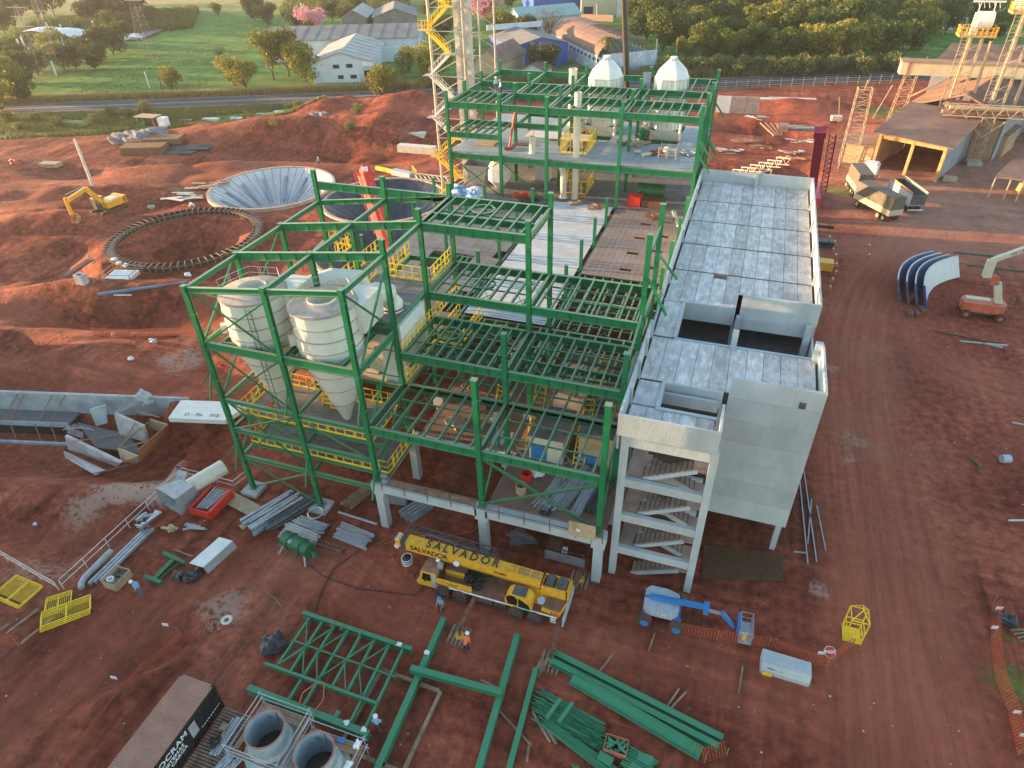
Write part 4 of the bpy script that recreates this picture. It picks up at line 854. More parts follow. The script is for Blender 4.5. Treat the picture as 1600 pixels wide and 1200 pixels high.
lb((xs[0], 18.4), (xs[2], 21.9), .07, .07, 'brace', t, z=.72); lb((xs[3], 18.4), (xs[5], 21.9), .07, .07, 'brace', t, z=.72); lb((-18.4, 17.0), (-18.4, 16.5), .3, .12, 'gusset', t)
SLING = mat('lifting_sling', (.42, .16, .09), .8)
mb = MB(); mb.path([(-20.9, 16.4, .9), (-20.9, 17.0, 1.3), (-20.6, 17.8, 1.1), (-20.3, 18.2, .95), (-20.0, 18.0, 1.0), (-19.6, 17.2, .9), (-19.7, 16.3, .92)], .04, 5); single(mb, 'sling', SLING, 'brown lifting sling looped over the lower girders of the green floor frame', 'sling')
for k, x in enumerate((-22.0, -21.2, -19.8)): single(MB().path([(x-.1, 22.1, .6), (x, 22.3, .86), (x+.1, 22.55, .6)], .045, 5), 'sling_wrap', SLING, ['first sling wrap from the left on the top girder', 'second sling wrap from the left on the top girder', 'third sling wrap from the left on the top girder'][k], 'sling')
for k, (x, y) in enumerate([(-16.75, 22.25), (-17.4, 16.35), (-16.2, 16.3)]): single(blob((x, y, .88), .17, 50+k), 'edge_pad', WLT, ['white pad at the far right end of the top girder', 'white pad on the near girder by the duct scaffold', 'white pad at the outer tip of the near girder'][k], 'pad')
single(blob((-25.5, 19.9, .25), .85, 60, 4, (1.1, .9, .42)), 'tarpaulin', DPLAST, 'crumpled black tarpaulin left of the green floor frame', 'tarpaulin')
# loose beams
def beam(a, b, w, h, lab, z=None, m=G2, end=True, name='steel_beam', cat='beam', group='loose green beams'):
    z = h/2+.15 if z is None else z; mb = MB().ib((*a, z), (*b, z), w, h, .05, stiff=0)
    if end: d = np.array((*b, 0.))-np.array((*a, 0.)); d /= np.linalg.norm(d); mb.bar(np.array((*a, z))-d*.02, np.array((*a, z))+d*.02, w*1.15, h*1.25); mb.bar(np.array((*b, z))-d*.02, np.array((*b, z))+d*.02, w*1.15, h*1.25)
    return single(mb, name, m, lab, cat, group)
beam((-14.75, 25.2), (-14.35, 13.5), .42, .55, 'longest green beam crossing under the short crosswise beam, white pad on it'); beam((-9.35, 25.6), (-8.5, 13.8), .42, .5, 'green beam at the right end of the crosswise beam')
single(MB().box((-12.0, 20.95, .98), (6.3, .42, .4), .045), 'steel_beam', G2, 'short green beam laid crosswise over two others', 'beam', 'loose green beams')
beam((-7.42, 23.8), (-7.0, 16.5), .34, .26, 'slim green beam lying by itself right of the crosswise beam', end=False)
single(blob((-14.7, 22.3, .82), .17, 77), 'edge_pad', WLT, 'white pad on the longest loose green beam', 'pad')
beam((-6.55, 25.2), (4.75, 22.9), .4, .45, 'far green girder of the long pair beside the crane pad'); beam((-6.75, 24.6), (4.55, 22.3), .4, .45, 'near green girder of the long pair beside the crane pad')
single(MB().ib((-4.95, 23.85, .42), (3.6, 21.6, .42), .45, .85, .05, up=(.2, .85, .5)), 'steel_beam', G2, 'deep green girder tipped on its side with rusty edges', 'beam', 'loose green beams')
for k, (x, y, l, a) in enumerate([(-3.1, 25.7, 2.0, 1.2), (1.85, 24.6, 1.9, 1.05), (1.5, 24.6, 1.9, 1.2), (-.4, 28.3, 1.5, 1.45), (5.6, 27.4, 2.0, 1.5), (-7.5, 19.7, 2.9, -.5)]):
    single(MB().bar((x-math.cos(a)*l/2, y-math.sin(a)*l/2, .07), (x+math.cos(a)*l/2, y+math.sin(a)*l/2, .07), .12, .12), 'timber_sleeper', WOOD, ['timber under the far end of the long girders', 'timber poking out behind the long girders near their right end', 'second timber beside it under the long girders', 'thin stake on bare ground right of the crane', 'thin stake on bare ground left of the culvert piece', 'brown plank lying left of the small green bundle'][k], 'timber')
bundle('steel_bundle', 'largest bundle of small green angles with two beams across it', 'steel bundle', (-4.6, 21.4), 4.6, 18, 2, .085, -.24, G2, .1, .09, group='bundles of small green steel'); bundle('steel_bundle', 'green bar bundle fanned out below the two cross beams', 'steel bundle', (-3.0, 20.7), 3.2, 13, 2, .09, -.15, G3, .1, .16, group='bundles of small green steel')
bundle('steel_bundle', 'long flat bundle of green angles nearest the tipped girder', 'steel bundle', (-3.2, 19.7), 6.6, 8, 2, .09, -.33, G2, .1, .03, group='bundles of small green steel'); bundle('steel_bundle', 'short green bundle right of the orange crate', 'steel bundle', (.2, 20.0), 1.9, 9, 2, .15, -.2, G2, .1, .07, group='bundles of small green steel')
bundle('steel_bundle', 'green bundle at the bottom edge of the photo under the crate', 'steel bundle', (-2.3, 17.5), 3.0, 10, 1, .14, -.45, G2, .1, .05, group='bundles of small green steel'); bundle('steel_bundle', 'loose green bars at the bottom edge beside the orange netting', 'steel bundle', (.9, 17.6), 2.8, 6, 1, .16, -.4, G3, .1, .1, group='bundles of small green steel')
for k, x in enumerate((-5.5, -4.7)): single(MB().ib((x-.25, 20.6, .62), (x+.25, 22.1, .62), .25, .2, .03), 'cross_beam', G2, ['left short beam lying across the big green bundle', 'right short beam lying across the big green bundle'][k], 'beam')
t = thing('steel_crate', 'orange edged open crate of small green parts', 'crate', (-1.3, 20.4, 0)); 
for a, b in (((-2.0, 19.95, 0), (-.6, 20.0, .6)), ((-2.0, 20.9, 0), (-.6, 20.95, .6)), ((-2.0, 20, 0), (-1.95, 20.9, .6)), ((-.65, 20, 0), (-.6, 20.9, .6))): MB().bb(a, b).build('side_board', mat('orange_timber', (.42, .15, .09), .8), t)
mb = MB()
for k in range(14): mb.box((random.uniform(-1.8, -.8), random.uniform(20.1, 20.8), .35+random.uniform(0, .2)), (.5, .16, .1), random.uniform(0, 3))
mb.build('steel_pieces', G2, t)
for k, (x, y) in enumerate([(-1.75, 19.55), (.15, 19.5), (.5, 20.3)]): single(MB().box((x, y, .2), (.9, .55, .35), -.2+k*.1), 'stacked_plates', G2, ['stack of green plates just below the orange crate', 'stack of green plates nearest the tipped girder', 'upper green plate stack right of the orange crate'][k], 'plates')
STN = mat('rubble', (.17, .085, .065), .95, var=.4, sc=3)
mb = MB()
for k in range(420):
    a = random.uniform(0, 6.3); r = random.random()**.5; x = -.5+2.8*r*math.cos(a); y = 19.0+1.7*r*math.sin(a); s = random.uniform(.04, .13); mb.box((x, y, s*.4), (s, s*.8, s*.8), random.uniform(0, 3))
single(mb, 'rubble', STN, None, None, kind='stuff')
for k, (x, y, l, a) in enumerate([(-6.0, 20.3, 2.2, -.75), (-5.3, 20.0, 1.3, -.7), (-6.3, 18.6, 1.2, -1.4), (-7.4, 23.9, 1.3, 1.5), (-7.1, 24, 1.3, 1.5)]):
    single(MB().bar((x-math.cos(a)*l/2, y-math.sin(a)*l/2, .06), (x+math.cos(a)*l/2, y+math.sin(a)*l/2, .06), .16, .1), 'plank', WOOD, ['brown plank lying left of the green bundles', 'short plank beside the longer brown plank', 'thin plank nearest the bottom edge', 'left of two short timbers by the rear outrigger pad', 'right of two short timbers by the rear outrigger pad'][k], 'plank')
single(MB().bar((-10.7, 22.0, .06), (-8.9, 21.8, .06), .12, .1), 'plank', WOOD, 'plank on the ground behind the crosswise beam', 'plank')
t = thing('ground_frame', 'large rectangle of brown timber runners lying under the longest green beam', 'timber frame', (-15.3, 18, 0))
for a, b in (((-17.3, 20.6), (-13.0, 20.4)), ((-12.9, 20.4), (-13.0, 15.2)), ((-17.3, 20.6), (-17.4, 15.3)), ((-17.4, 15.2), (-13.0, 15.1))): MB().bar((*a, .1), (*b, .1), .22, .2).build('runner', WOOD, t)
single(MB().lathe((-16.6, 15.6, 0), [(.34, .02), (.34, .14), (.2, .14), (.2, .02)], 18), 'steel_ring', DGREY, 'small wheel lying on the ground by the timber frame', 'wheel')
# ---------------- mobile crane ----------------
cr = thing('truck_crane', 'yellow four-axle truck crane with SALVADOR lettering and folded boom', 'crane', (-11.8, 27.9, 0), 0)
yc = 28.6; YD = 27.3
CHS = mat('chassis_dark', (.05, .04, .038), .7, var=.4, sc=2)
MB().bb((-16.2, YD, 1.15), (-5.75, 29.95, 1.42)).build('deck', DUST, cr); MB().bb((-15.8, YD+.55, .75), (-5.9, 29.4, 1.15)).build('chassis', CHS, cr)
MB().bb((-14.9, YD-.02, 1.2), (-5.75, YD+.02, 1.36)).build('side_strip', WLT, cr); MB().bb((-16.3, YD-.01, .75), (-15.6, YD+.4, 1.2)).build('step', GREY, cr)
def wheel(p, x, y, r=.62, w=.42, rim=GREY, flip=1, tm=TYRE):
    mb = MB(); n = 26; th = np.arange(n)*2*math.pi/n; prof = [(r*.55, -w/2), (r*.93, -w/2), (r, -w*.38), (r, w*.38), (r*.93, w/2), (r*.55, w/2)]; vs = []
    for rr, yy in prof: vs += [(x+rr*math.cos(a), y+yy, r+rr*math.sin(a)) for a in th]
    fs = [(k*n+i, (k+1)*n+i, (k+1)*n+(i+1) % n, k*n+(i+1) % n) for k in range(len(prof)-1) for i in range(n)]; mb.add(vs, fs); W = mb.build('wheel', tm, p)
    m2 = MB().tube((x, y-w*.36, r), (x, y+w*.36, r), r*.56, 16); m2.tube((x, y-w*.46, r), (x, y+w*.46, r), r*.2, 10); m2.build('rim', rim, W); return W
for x in (-15.5, -13.95, -9.15, -7.55):
    for y in (YD-.02, 29.9): wheel(cr, x, y, .64, .4, rim=DGREY)
# lower cab
def box_cab(fr, pts_low, pts_high, name, m): mb = MB().hexa(np.array(pts_low+pts_high)); return mb.build(name, m, fr)
cab = box_cab(cr, [(-17.75, YD, .75), (-16.25, YD, .75), (-16.25, 29.9, .75), (-17.75, 29.9, .75)], [(-17.35, YD+.05, 2.3), (-16.0, YD+.05, 2.3), (-16.0, 29.85, 2.3), (-17.35, 29.85, 2.3)], 'cab', YELC)
MB().bb((-17.3, YD+.1, 2.3), (-15.95, 29.8, 2.36)).build('cab_roof', mat('dusty_roof', (.30, .14, .09), .85, var=.25, sc=3), cr)
MB().plate([(-17.3, YD+.0, 1.45), (-16.5, YD, 1.45), (-16.5, YD+.02, 2.15), (-17.15, YD+.02, 2.15)], .05).build('cab_window', GLASS, cr); MB().plate([(-17.62, YD+.2, 1.4), (-17.62, 29.7, 1.4), (-17.42, 29.7, 2.15), (-17.42, YD+.2, 2.15)], .05).build('windscreen', GLASS, cr)
MB().bb((-16.4, YD-.02, 1.1), (-16.1, YD+.06, 2.25)).build('door_panel', LBLUE, cr)
MB().prism([(-16.2, YD), (-12.9, YD), (-12.9, YD+.1), (-16.2, YD+.1)], 1.42, 1.95).build('side_fairing', YELC, cr)
MB().bb((-15.6, YD+.95, 1.42), (-13.9, 29.5, 2.1)).build('engine_hood', DUST, cr); MB().bb((-15.6, YD+.9, 1.42), (-13.9, YD+.95, 2.0)).build('engine_hood_side', YELC, cr)
mb = MB()
for k in range(26): mb.box((random.uniform(-13.7, -12.5), random.uniform(YD+.4, 29.3), 1.6+random.uniform(0, .2)), (random.uniform(.2, .6), random.uniform(.1, .3), .25), random.uniform(0, 3))
mb.build('hoses_and_gear', BLACK, cr)
text_mesh('SALVADOR', .2, BLK, cr, (-14.6, YD-.01, 1.7), (1, 0, 0), (0, 0, 1), spacing=1.0)
for k in range(3): MB().bb((-6.3, YD-.03, .62+k*.19), (-5.85, YD-.01, .74+k*.19)).build('rear_marker', WLT, cr)
# superstructure
MB().bb((-9.0, 27.9, 1.42), (-6.1, 29.8, 1.9)).build('turntable', YELC, cr)
MB().bb((-8.6, 28.3, 1.9), (-5.35, 29.0, 2.45)).build('boom_support', YELC, cr)
mb = MB().bb((-7.4, 28.25, 2.0), (-5.3, 28.4, 3.0)); mb.bb((-7.4, 29.35, 2.0), (-5.3, 29.5, 3.0)); mb.bb((-5.4, 28.25, 2.0), (-5.2, 29.5, 3.0)); mb.bb((-6.35, 28.4, 2.2), (-6.25, 29.35, 2.95)); mb.bb((-7.4, 28.4, 2.2), (-7.3, 29.35, 2.95)); mb.build('winch_frame', YELC, cr)
for x in (-6.8, -5.85): MB().tube((x, 28.45, 2.95), (x, 29.3, 2.95), .38, 18).build('winch_drum', DGREY, cr)
MB().prism([(-7.0, 27.2), (-5.5, 27.1), (-5.2, 28.2), (-6.9, 28.2)], 1.75, 2.15).build('counterweight', YELC, cr); MB().prism([(-6.95, 27.25), (-5.55, 27.15), (-5.25, 28.2), (-6.85, 28.2)], 2.15, 2.19).build('counterweight_top', DUST, cr)
mb = MB()
for k in range(3): mb.bb((-6.2+k*.22, 27.09, 1.85), (-6.08+k*.22, 27.13, 2.1))
mb.build('warning_stripes', RED, cr)
MB().bb((-5.25, 26.9, 1.0), (-5.15, 29.9, 1.9)).build('rear_panel', LBLUE, cr)
# operator cab (rounded)
def prof_xz(pts, y0, y1):
    n = len(pts); v = [(x, y0, z) for x, z in pts]+[(x, y1, z) for x, z in pts]; return MB().add(v, [tuple(range(n)), tuple(range(n, 2*n))[::-1]]+[(i, n+i, n+(i+1) % n, (i+1) % n) for i in range(n)])
def rounded(x0, x1, z0, z1, k=.45, n=7):
    P = [(x0+.1, z0), (x1-.05, z0)]; P += [(x1-k*.0-k*(1-math.cos(a)), z0+(z1-z0)*.35+(z1-z0)*.65*math.sin(a)) for a in np.linspace(0, math.pi/2, n)]; P += [(x0+k-k*math.sin(a)*1.0, z1-k*(1-math.cos(a))) for a in np.linspace(0, math.pi/2, n)]; return P
prof_xz(rounded(-10.0, -7.75, 1.45, 2.75, .8), 27.15, 28.05).build('operator_cab', YELC, cr)
prof_xz(rounded(-9.85, -8.95, 1.7, 2.62, .35), 27.1, 27.16).build('cab_window', GLASS, cr); prof_xz([(-8.85, 1.6), (-7.9, 1.6), (-8.05, 2.0), (-8.85, 2.5)], 27.11, 27.16).build('cab_window', GLASS, cr); prof_xz([(-9.0, 1.48), (-7.8, 1.48), (-7.85, 1.6), (-9.0, 1.62)], 27.1, 27.16).build('cab_trim', mat('teal_trim', (.18, .55, .5), .5), cr)
MB().bb((-9.4, 27.2, 2.75), (-8.3, 28.0, 2.79)).build('cab_roof', DGREY, cr)
MB().lathe((-7.15, 27.6, 2.3), [(.0, 0), (.3, 0), (.3, .1), (0, .1)], 14).build('air_filter', LBLUE, cr)
# boom
a = np.array((-7.5, 28.75, 2.95)); b = np.array((-19.1, 28.75, 3.35)); dd = (b-a)/np.linalg.norm(b-a); ca, cbm = a, b
MB().bar(a, b, .84, .82).build('boom', YELC, cr); MB().bar(a+dd*.3+(0, 0, .435), a+dd*1.7+(0, 0, .435), .3, .02).build('boom_top_track', mat('dusty_yellow', (.45, .28, .13), .8), cr)
for k in range(4): MB().bar(b+dd*(.02+.12*k), b+dd*(.11+.12*k), .95-.05*k, .88-.05*k).build('boom_section_collar', DGREY, cr)
MB().bb((-20.0, 28.4, 3.0), (-19.6, 29.1, 3.7)).build('boom_head', YELC, cr)
for y in (28.5, 28.75, 29.0): MB().tube((-19.9, y-.06, 3.6), (-19.9, y+.06, 3.6), .22, 14).build('sheave', CREAM, cr)
MB().tube((-20.0, 28.35, 3.0), (-20.0, 29.1, 3.0), .22, 14).build('sheave', CREAM, cr)
upv = np.cross(np.array((0, -1., 0)), dd); upv = -upv if upv[2] < 0 else upv
text_mesh('SALVADOR', .66, BLK, cr, tuple(b-dd*2.1+np.array((0, -.425, .02))), tuple(-dd), tuple(upv), bold=.02)
text_mesh('SALVADOR', .95, mat('brown_black_letters', (.05, .035, .03), .7), cr, tuple(b-dd*4.9+upv*.45), tuple(-dd), (0, 1, 0), spacing=1.45, bold=.02)
text_mesh('XCMG', .36, BLK, cr, tuple(b-dd*8.3+np.array((0, -.425, .02))), tuple(-dd), tuple(upv), bold=.01)
MB().tube(b-dd*4.6+np.array((0, -.62, -.1)), b-dd*4.6+np.array((0, -.5, -.1)), .25, 16).build('hose_reel', WLT, cr)
mb = MB().bar(b-dd*10.9+np.array((0, 0, -.6)), b-dd*6.1+np.array((0, 0, -.62)), .4, .3); mb.build('luffing_cylinder', DGREY, cr)
# folded lattice jib on the far side
mb = MB(); A = b-dd*(-.6)+np.array((0, .95, .25)); B = b-dd*7.5+np.array((0, .95, .2))
for oy, oz in ((-.3, -.25), (.3, -.25), (-.3, .3), (.3, .3)): mb.bar(A+(0, oy, oz), B+(0, oy, oz), .06, .06)
n = 18
for i in range(n):
    p = A+(B-A)*i/n; q = A+(B-A)*(i+1)/n; s = -1 if i % 2 else 1
    mb.bar(p+(0, -.3, -.25*s), q+(0, -.3, .27*s), .035, .035); mb.bar(p+(0, .3, -.25*s), q+(0, .3, .27*s), .035, .035); mb.bar(p+(0, -.3*s, .3), q+(0, .3*s, .3), .035, .035)
mb.build('lattice_jib', DGREY, cr); MB().bar(b-dd*4+np.array((0, .6, .1)), b-dd*8.3+np.array((0, .6, .1)), .1, .4).build('jib_plate', DGREY, cr)
MB().tube((-19.75, 28.6, 2.9), (-19.6, 28.6, 2.0), .025, 5).build('hoist_rope', DGREY, cr)
hb = MB().lathe((-19.3, 28.5, 1.5), [(.0, -.42), (.25, -.38), (.42, -.15), (.46, 0), (.42, .2), (.22, .42), (0, .46)], 16).build('hook_block', BLK, cr)
for z in (-.25, -.08, .09, .26): MB().lathe((-19.3, 28.5, 1.5+z), [(.40+.05*(1-abs(z)*3), 0), (.47-.3*z*z, .0), (.47-.3*z*z, .06), (.40, .06)], 16).build('white_stripe', WLT, hb)
MB().tube((-19.3, 28.5, 1.1), (-19.5, 28.4, .75), .08, 8).build('hook', DGREY, hb)
# outriggers
def outrigger(x, y0, y1, dx):
    MB().bar((x, y0, .85), (x+dx, y1, .78), .3, .3).build('outrigger_beam', RUST, cr); MB().tube((x+dx, y1, .12), (x+dx, y1, 1.25), .1, 10).build('outrigger_jack', DGREY, cr); MB().lathe((x+dx, y1, .12), [(.35, 0), (.35, .06), (.12, .1)], 16, 0, True).build('outrigger_foot', YELC, cr)
for k, (x, y0, y1, dx) in enumerate([(-12.7, 27.4, 24.6, -.1), (-5.6, 27.4, 24.7, .24), (-5.45, 29.8, 31.9, .3)]):
    outrigger(x, y0, y1, dx); mb = MB()
    for q in range(5): xm = -17.75+.9*(x+dx+17.75); mb.bb((xm-.75+q*.3, y1-.8, 0), (xm-.55+q*.3, y1+.75, .13))
    single(mb, 'outrigger_mat', WOOD, ['timber outrigger mat beside the worker in an orange vest', 'timber outrigger mat next to the long green girders', 'timber outrigger mat behind the crane near the stair bay'][k], 'timber mat')
# ---------------- articulated boom lift (blue) ----------------
TYR2 = mat('mud_caked_tyre', (.10, .05, .035), .9, var=.3, sc=5)
def zlift(loc, rz, lab):
    t = thing('boom_lift', lab, 'boom lift', loc, rz); 
    K = dict(xf=np.eye(4))
    def B(mb, n, m, p=t): return mb.build(n, m, p, **K)
    for x in (-1.1, 1.1):
        for y in (-1.35, 1.15):
            mb = MB(); mb.tube((x, y-.24, .5), (x, y+.24, .5), .5, 20); W = B(mb, 'wheel', TYR2); B(MB().tube((x, y-.26, .5), (x, y+.26, .5), .3, 14), 'rim', BLUE, W); B(MB().box((x, y*.62, .62), (.5, .3, .3)), 'hub_bracket', BLUE)
        B(MB().bar((x, -1.15, .55), (x, .95, .55), .34, .3), 'axle', BLUE)
    B(MB().bb((-1.2, -.4, .4), (1.2, .4, .75)), 'chassis', BLUE)
    B(MB().prism([(-1.35, -.6), (-1.0, -1.05), (.7, -1.05), (1.1, -.6), (1.1, -.15), (-1.35, -.15)], .8, 1.55), 'engine_cover', LBLUE); B(MB().prism([(-1.35, .15), (1.1, .15), (1.0, .75), (.2, 1.0), (-1.0, 1.0), (-1.35, .6)], .8, 1.5), 'engine_cover', LBLUE)
    B(MB().bb((-1.35, -.15, .8), (1.0, .15, 1.2)), 'turntable', BLUE)
    B(MB().bar((-1.0, .05, 1.5), (3.0, .05, 1.75), .28, .32), 'lower_boom', BLUE); B(MB().bar((-1.0, -.2, 1.75), (2.9, -.3, 2.1), .24, .26), 'upper_boom', BLUE); B(MB().bb((2.7, -.45, 1.5), (3.05, .2, 2.15)), 'knuckle', BLUE)
    B(MB().bar((2.9, -.3, 1.9), (3.9, -.3, 1.85), .16, .18), 'boom_extension', GREY); B(MB().bar((3.9, -.3, 2.0), (4.9, -.3, .75), .2, .26), 'jib', BLUE)
    K2 = t
    bk = MB()
    for z in (.35, .9, 1.45):
        for p, q in (((5.3, -1.1), (6.1, -1.1)), ((6.1, -1.1), (6.1, .6)), ((6.1, .6), (5.3, .6)), ((5.3, .6), (5.3, -1.1))): bk.tube((*p, z), (*q, z), .025, 5)
    for p in ((5.3, -1.1), (6.1, -1.1), (6.1, .6), (5.3, .6), (6.1, -.25), (5.3, -.25)): bk.tube((*p, .3), (*p, 1.45), .025, 5)
    B(bk, 'basket_rail', GREY); B(MB().bb((5.25, -1.15, .28), (6.15, .65, .34)), 'basket_floor', GREY); B(MB().bb((5.1, -.6, .6), (5.3, .5, 1.4)), 'control_panel', BLUE)
    B(MB().bb((5.5, -.9, .34), (5.75, -.6, .7)), 'tool_bag', YEL)
    return t
zl = zlift((-.1, 30.95, 0), .03, 'blue and pale grey articulated boom lift parked by the stair bay')
text_mesh('Z-60', .34, WLT, zl, (-.15, 29.88, 1.2), (1, 0, 0), (0, 0, 1))
for o in [c for c in zl.children if c.name.startswith('lettering')]:
    o.data.transform(Matrix.Translation(Vector((0, 0, 0))))
# ---------------- right foreground ----------------
t = thing('man_basket', 'tall yellow lattice man basket standing on bare ground', 'basket', (12.9, 33.3, 0))
mb = MB(); zt = 2.3
C = [(12.1, 32.6), (13.2, 32.6), (13.2, 33.8), (12.1, 33.8)]
for i in range(4):
    p, q = C[i], C[(i+1) % 4]; mb.bar((*p, 0), (*p, zt), .07, .07)
    for z in (.05, .55, 1.1, zt): mb.bar((*p, z), (*q, z), .06, .06)
for p in C: mb.bar((*p, zt), (12.65, 33.2+(.5 if p[1] > 33 else -.5)*.4, 3.1), .05, .05)
mb.bar((12.65, 33.0, 3.1), (12.65, 33.4, 3.1), .06, .06); mb.build('frame', YEL, t)
MB().bb((12.1, 32.6, .02), (13.2, 33.8, .06)).build('floor', YEL, t); mb = MB()
for k in range(7): mb.bb((12.15+k*.16, 32.56, .1), (12.21+k*.16, 32.6, .5))
for k in range(7): mb.bb((12.15+k*.16, 32.56, 1.15), (12.21+k*.16, 32.6, 1.4))
mb.build('mesh_panel', YEL, t)
t = thing('culvert_segment', 'pale concrete culvert piece with a chipped side lying beside orange netting', 'concrete block', (8.3, 28.9, 0))
mb = MB(); x0, x1 = 6.75, 9.8; pr = [(28.35, 0), (29.55, 0), (29.6, .9), (28.55, .95), (28.3, .45)]
n = len(pr); mb.add([(x0, y, z) for y, z in pr]+[(x1, y-.1, z) for y, z in pr], [tuple(range(n)), tuple(range(n, 2*n))[::-1]]+[(i, n+i, n+(i+1) % n, (i+1) % n) for i in range(n)]); mb.build('shell', CONC, t); MB().bb((6.9, 28.2, .05), (7.5, 28.3, .28)).build('yellow_block', YEL, t)
mb = MB()
for k in range(16): mb.box((7.2+k*.16, 28.38+random.uniform(-.02, .02), .62+random.uniform(-.07, .07)), (.14, .06, .05), random.uniform(-.3, .3))
mb.build('chipping', DARKC, t)
# orange barrier netting
def netting(pts, lab, h=.95, lean=.15, signs=(), group='orange barrier nets'):
    t = thing('barrier_net', lab, 'barrier netting', (pts[0][0], pts[0][1], 0), 0, group); mb = MB(); q_ = max(1., (pts[0][1]-8)/16.); mp = None
    for (x0, y0), (x1, y1) in zip(pts[:-1], pts[1:]):
        L = math.hypot(x1-x0, y1-y0); n = max(2, int(L/.2)); nx_, ny_ = -(y1-y0)/L, (x1-x0)/L
        z0 = H(x0, y0); z1 = H(x1, y1)
        def P(f, v): s = -.22*math.sin(math.pi*f)*(L/5)*v; return (x0+(x1-x0)*f+nx_*lean*v, y0+(y1-y0)*f+ny_*lean*v, z0+(z1-z0)*f+h*v+s*.6+.02)
        for i in range(n+1): mb.bar(P(i/n, 0), P(i/n, 1), .022*q_, .01)
        for k in range(7):
            for i in range(0, n, 2): mb.bar(P(i/n, k/6), P(min(1, (i+2)/n), k/6), .01, .022*q_)
        MB().bar((x0, y0, z0), (x0, y0, z0+h+.15), .05, .05).build('stake', WOOD, t)
    MB().bar((*pts[-1], H(*pts[-1])), (*pts[-1], H(*pts[-1])+h+.15), .05, .05).build('stake', WOOD, t)
    mb.build('mesh', ORANGE, t)
    for (x, y) in signs: MB().box((x, y, H(x, y)+h*.8), (.42, .04, .3), .2).build('warning_card', WLT, t)
    return t
P2 = lambda *a: [G(u, v)[:2] for u, v in a]
netting(P2((280, 990), (215, 1035), (150, 1135), (100, 1200)), 'leaning orange barrier net running past the container towards the corner', 1.2, .5, P2((263, 985), (184, 1068)))
netting(P2((1065, 990), (1120, 1000), (1200, 1012), (1290, 1045), (1330, 1012)), 'sagging orange barrier net from the blue lift to the yellow basket', .9, .2, P2((1160, 1000), (1279, 1030)))
netting(P2((1550, 945), (1548, 1000), (1555, 1060), (1575, 1110), (1590, 1180)), 'orange barrier net along the far right edge of the road', .9, .3, P2((1555, 960), (1548, 990), (1582, 1122), (1592, 1158)))
netting(P2((145, 520), (240, 522), (330, 514)), 'orange barrier net on the red bank left of the cyclones', 1.0, .2)
netting(P2((1402, 425), (1405, 450), (1420, 475)), 'short orange barrier net beside the curved blue panels', 1.2, .3)
netting(P2((0, 1008), (30, 1010)), 'scrap of orange net at the left edge under the long plank', .7, .3)
netting(P2((1080, 1180), (1100, 1192), (1135, 1180)), 'heap of orange and yellow striped net at the bottom edge', .7, .5)
netting(P2((820, 265), (870, 262)), 'bit of red-orange net behind the rear steel frame', .9, .1)
t = thing('stop_sign', 'red octagonal PARE sign lying tilted behind the orange net', 'sign', (10.95, 29.9, 0)); c = np.array(G(1297, 1019, .3))
ex = np.array((1, .25, .0)); ex /= np.linalg.norm(ex); ey = np.array((-.2, .8, .45)); ey /= np.linalg.norm(ey); nn = np.cross(ex, ey)
for r, o_, m_ in ((.42, 0, WLT), (.38, .012, RED)): MB().plate([c+nn*o_+ex*r*math.cos(a_)+ey*r*math.sin(a_) for a_ in np.arange(8)*math.pi/4+math.pi/8], .02).build('face', m_, t)
text_mesh('PARE', .3, WLT, t, tuple(c+nn*.03), tuple(ex), tuple(ey), bold=.01)
MB().tube((c[0], c[1]+.02, 0), tuple(c-ey*.3), .03, 6).build('post', GALV, t)
# ---------------- left yard ----------------
def lay(mb, p0, rz):  # local frame (x right) -> world
    c, s = math.cos(rz), math.sin(rz); mb.v = [np.stack([q[:, 0]*c-q[:, 1]*s+p0[0], q[:, 0]*s+q[:, 1]*c+p0[1], q[:, 2]+p0[2]], 1) for q in mb.v]; return mb
WR = mat('white_rail', (.55, .47, .43), .7, var=.15)
t = thing('edge_railing', 'pale tube railing running straight along the pit edge and turning to the green corner post', 'railing', (-43.6, 25, 0))
rail(t, [(-43.7, 18.9), (-43.45, 31.9), (-37.9, 31.9), (-37.6, 33.4)], 0, WR, 1.1, 'rail', 2.1, False, .04, False)
t = thing('timber_railing', 'pale timber railing going off to the left photo edge', 'railing', (-47, 19, 0)); rail(t, [(-52.5, 19.9), (-44.0, 18.7)], 0, WR, 1.0, 'rail', 2.4, False, .05, False)
def yframe(c, rz, n, lab, L=2.4, W=1.35, st=.07):
    t = thing('yellow_guard_panel', lab, 'guard panels', (c[0], c[1], 0), 0, 'stacks of yellow guard panels')
    for k in range(n):
        mb = MB(); z = .06+k*.11; sh = k*.06
        for s in (-1, 1): mb.bar((-L/2+sh, s*W/2+sh, z), (L/2+sh, s*W/2+sh, z), .06, .06); mb.bar((s*L/2+sh, -W/2+sh, z), (s*L/2+sh, W/2+sh, z), .06, .06)
        mb.bar((sh, -W/2+sh, z), (sh, W/2+sh, z), .06, .05)
        if k == n-1:
            for q in range(int(L/.13)): mb.bar((-L/2+.1+q*.13+sh, -W*.38+sh, z), (-L/2+.1+q*.13+sh, W*.38+sh, z), .025, .03)
        lay(mb, (c[0], c[1], 0), rz).build('panel', YEL, t)
yframe((-46.9, 17.5), -.05, 3, 'yellow guard panels stacked at the left photo edge', 2.9, 1.9); yframe((-42.9, 17.6), .75, 3, 'smaller stack of yellow guard panels beside the railing corner', 1.7, 1.5); yframe((-41.6, 17.1), .82, 4, 'longer stack of yellow guard panels nearest the road', 3.2, 1.35)
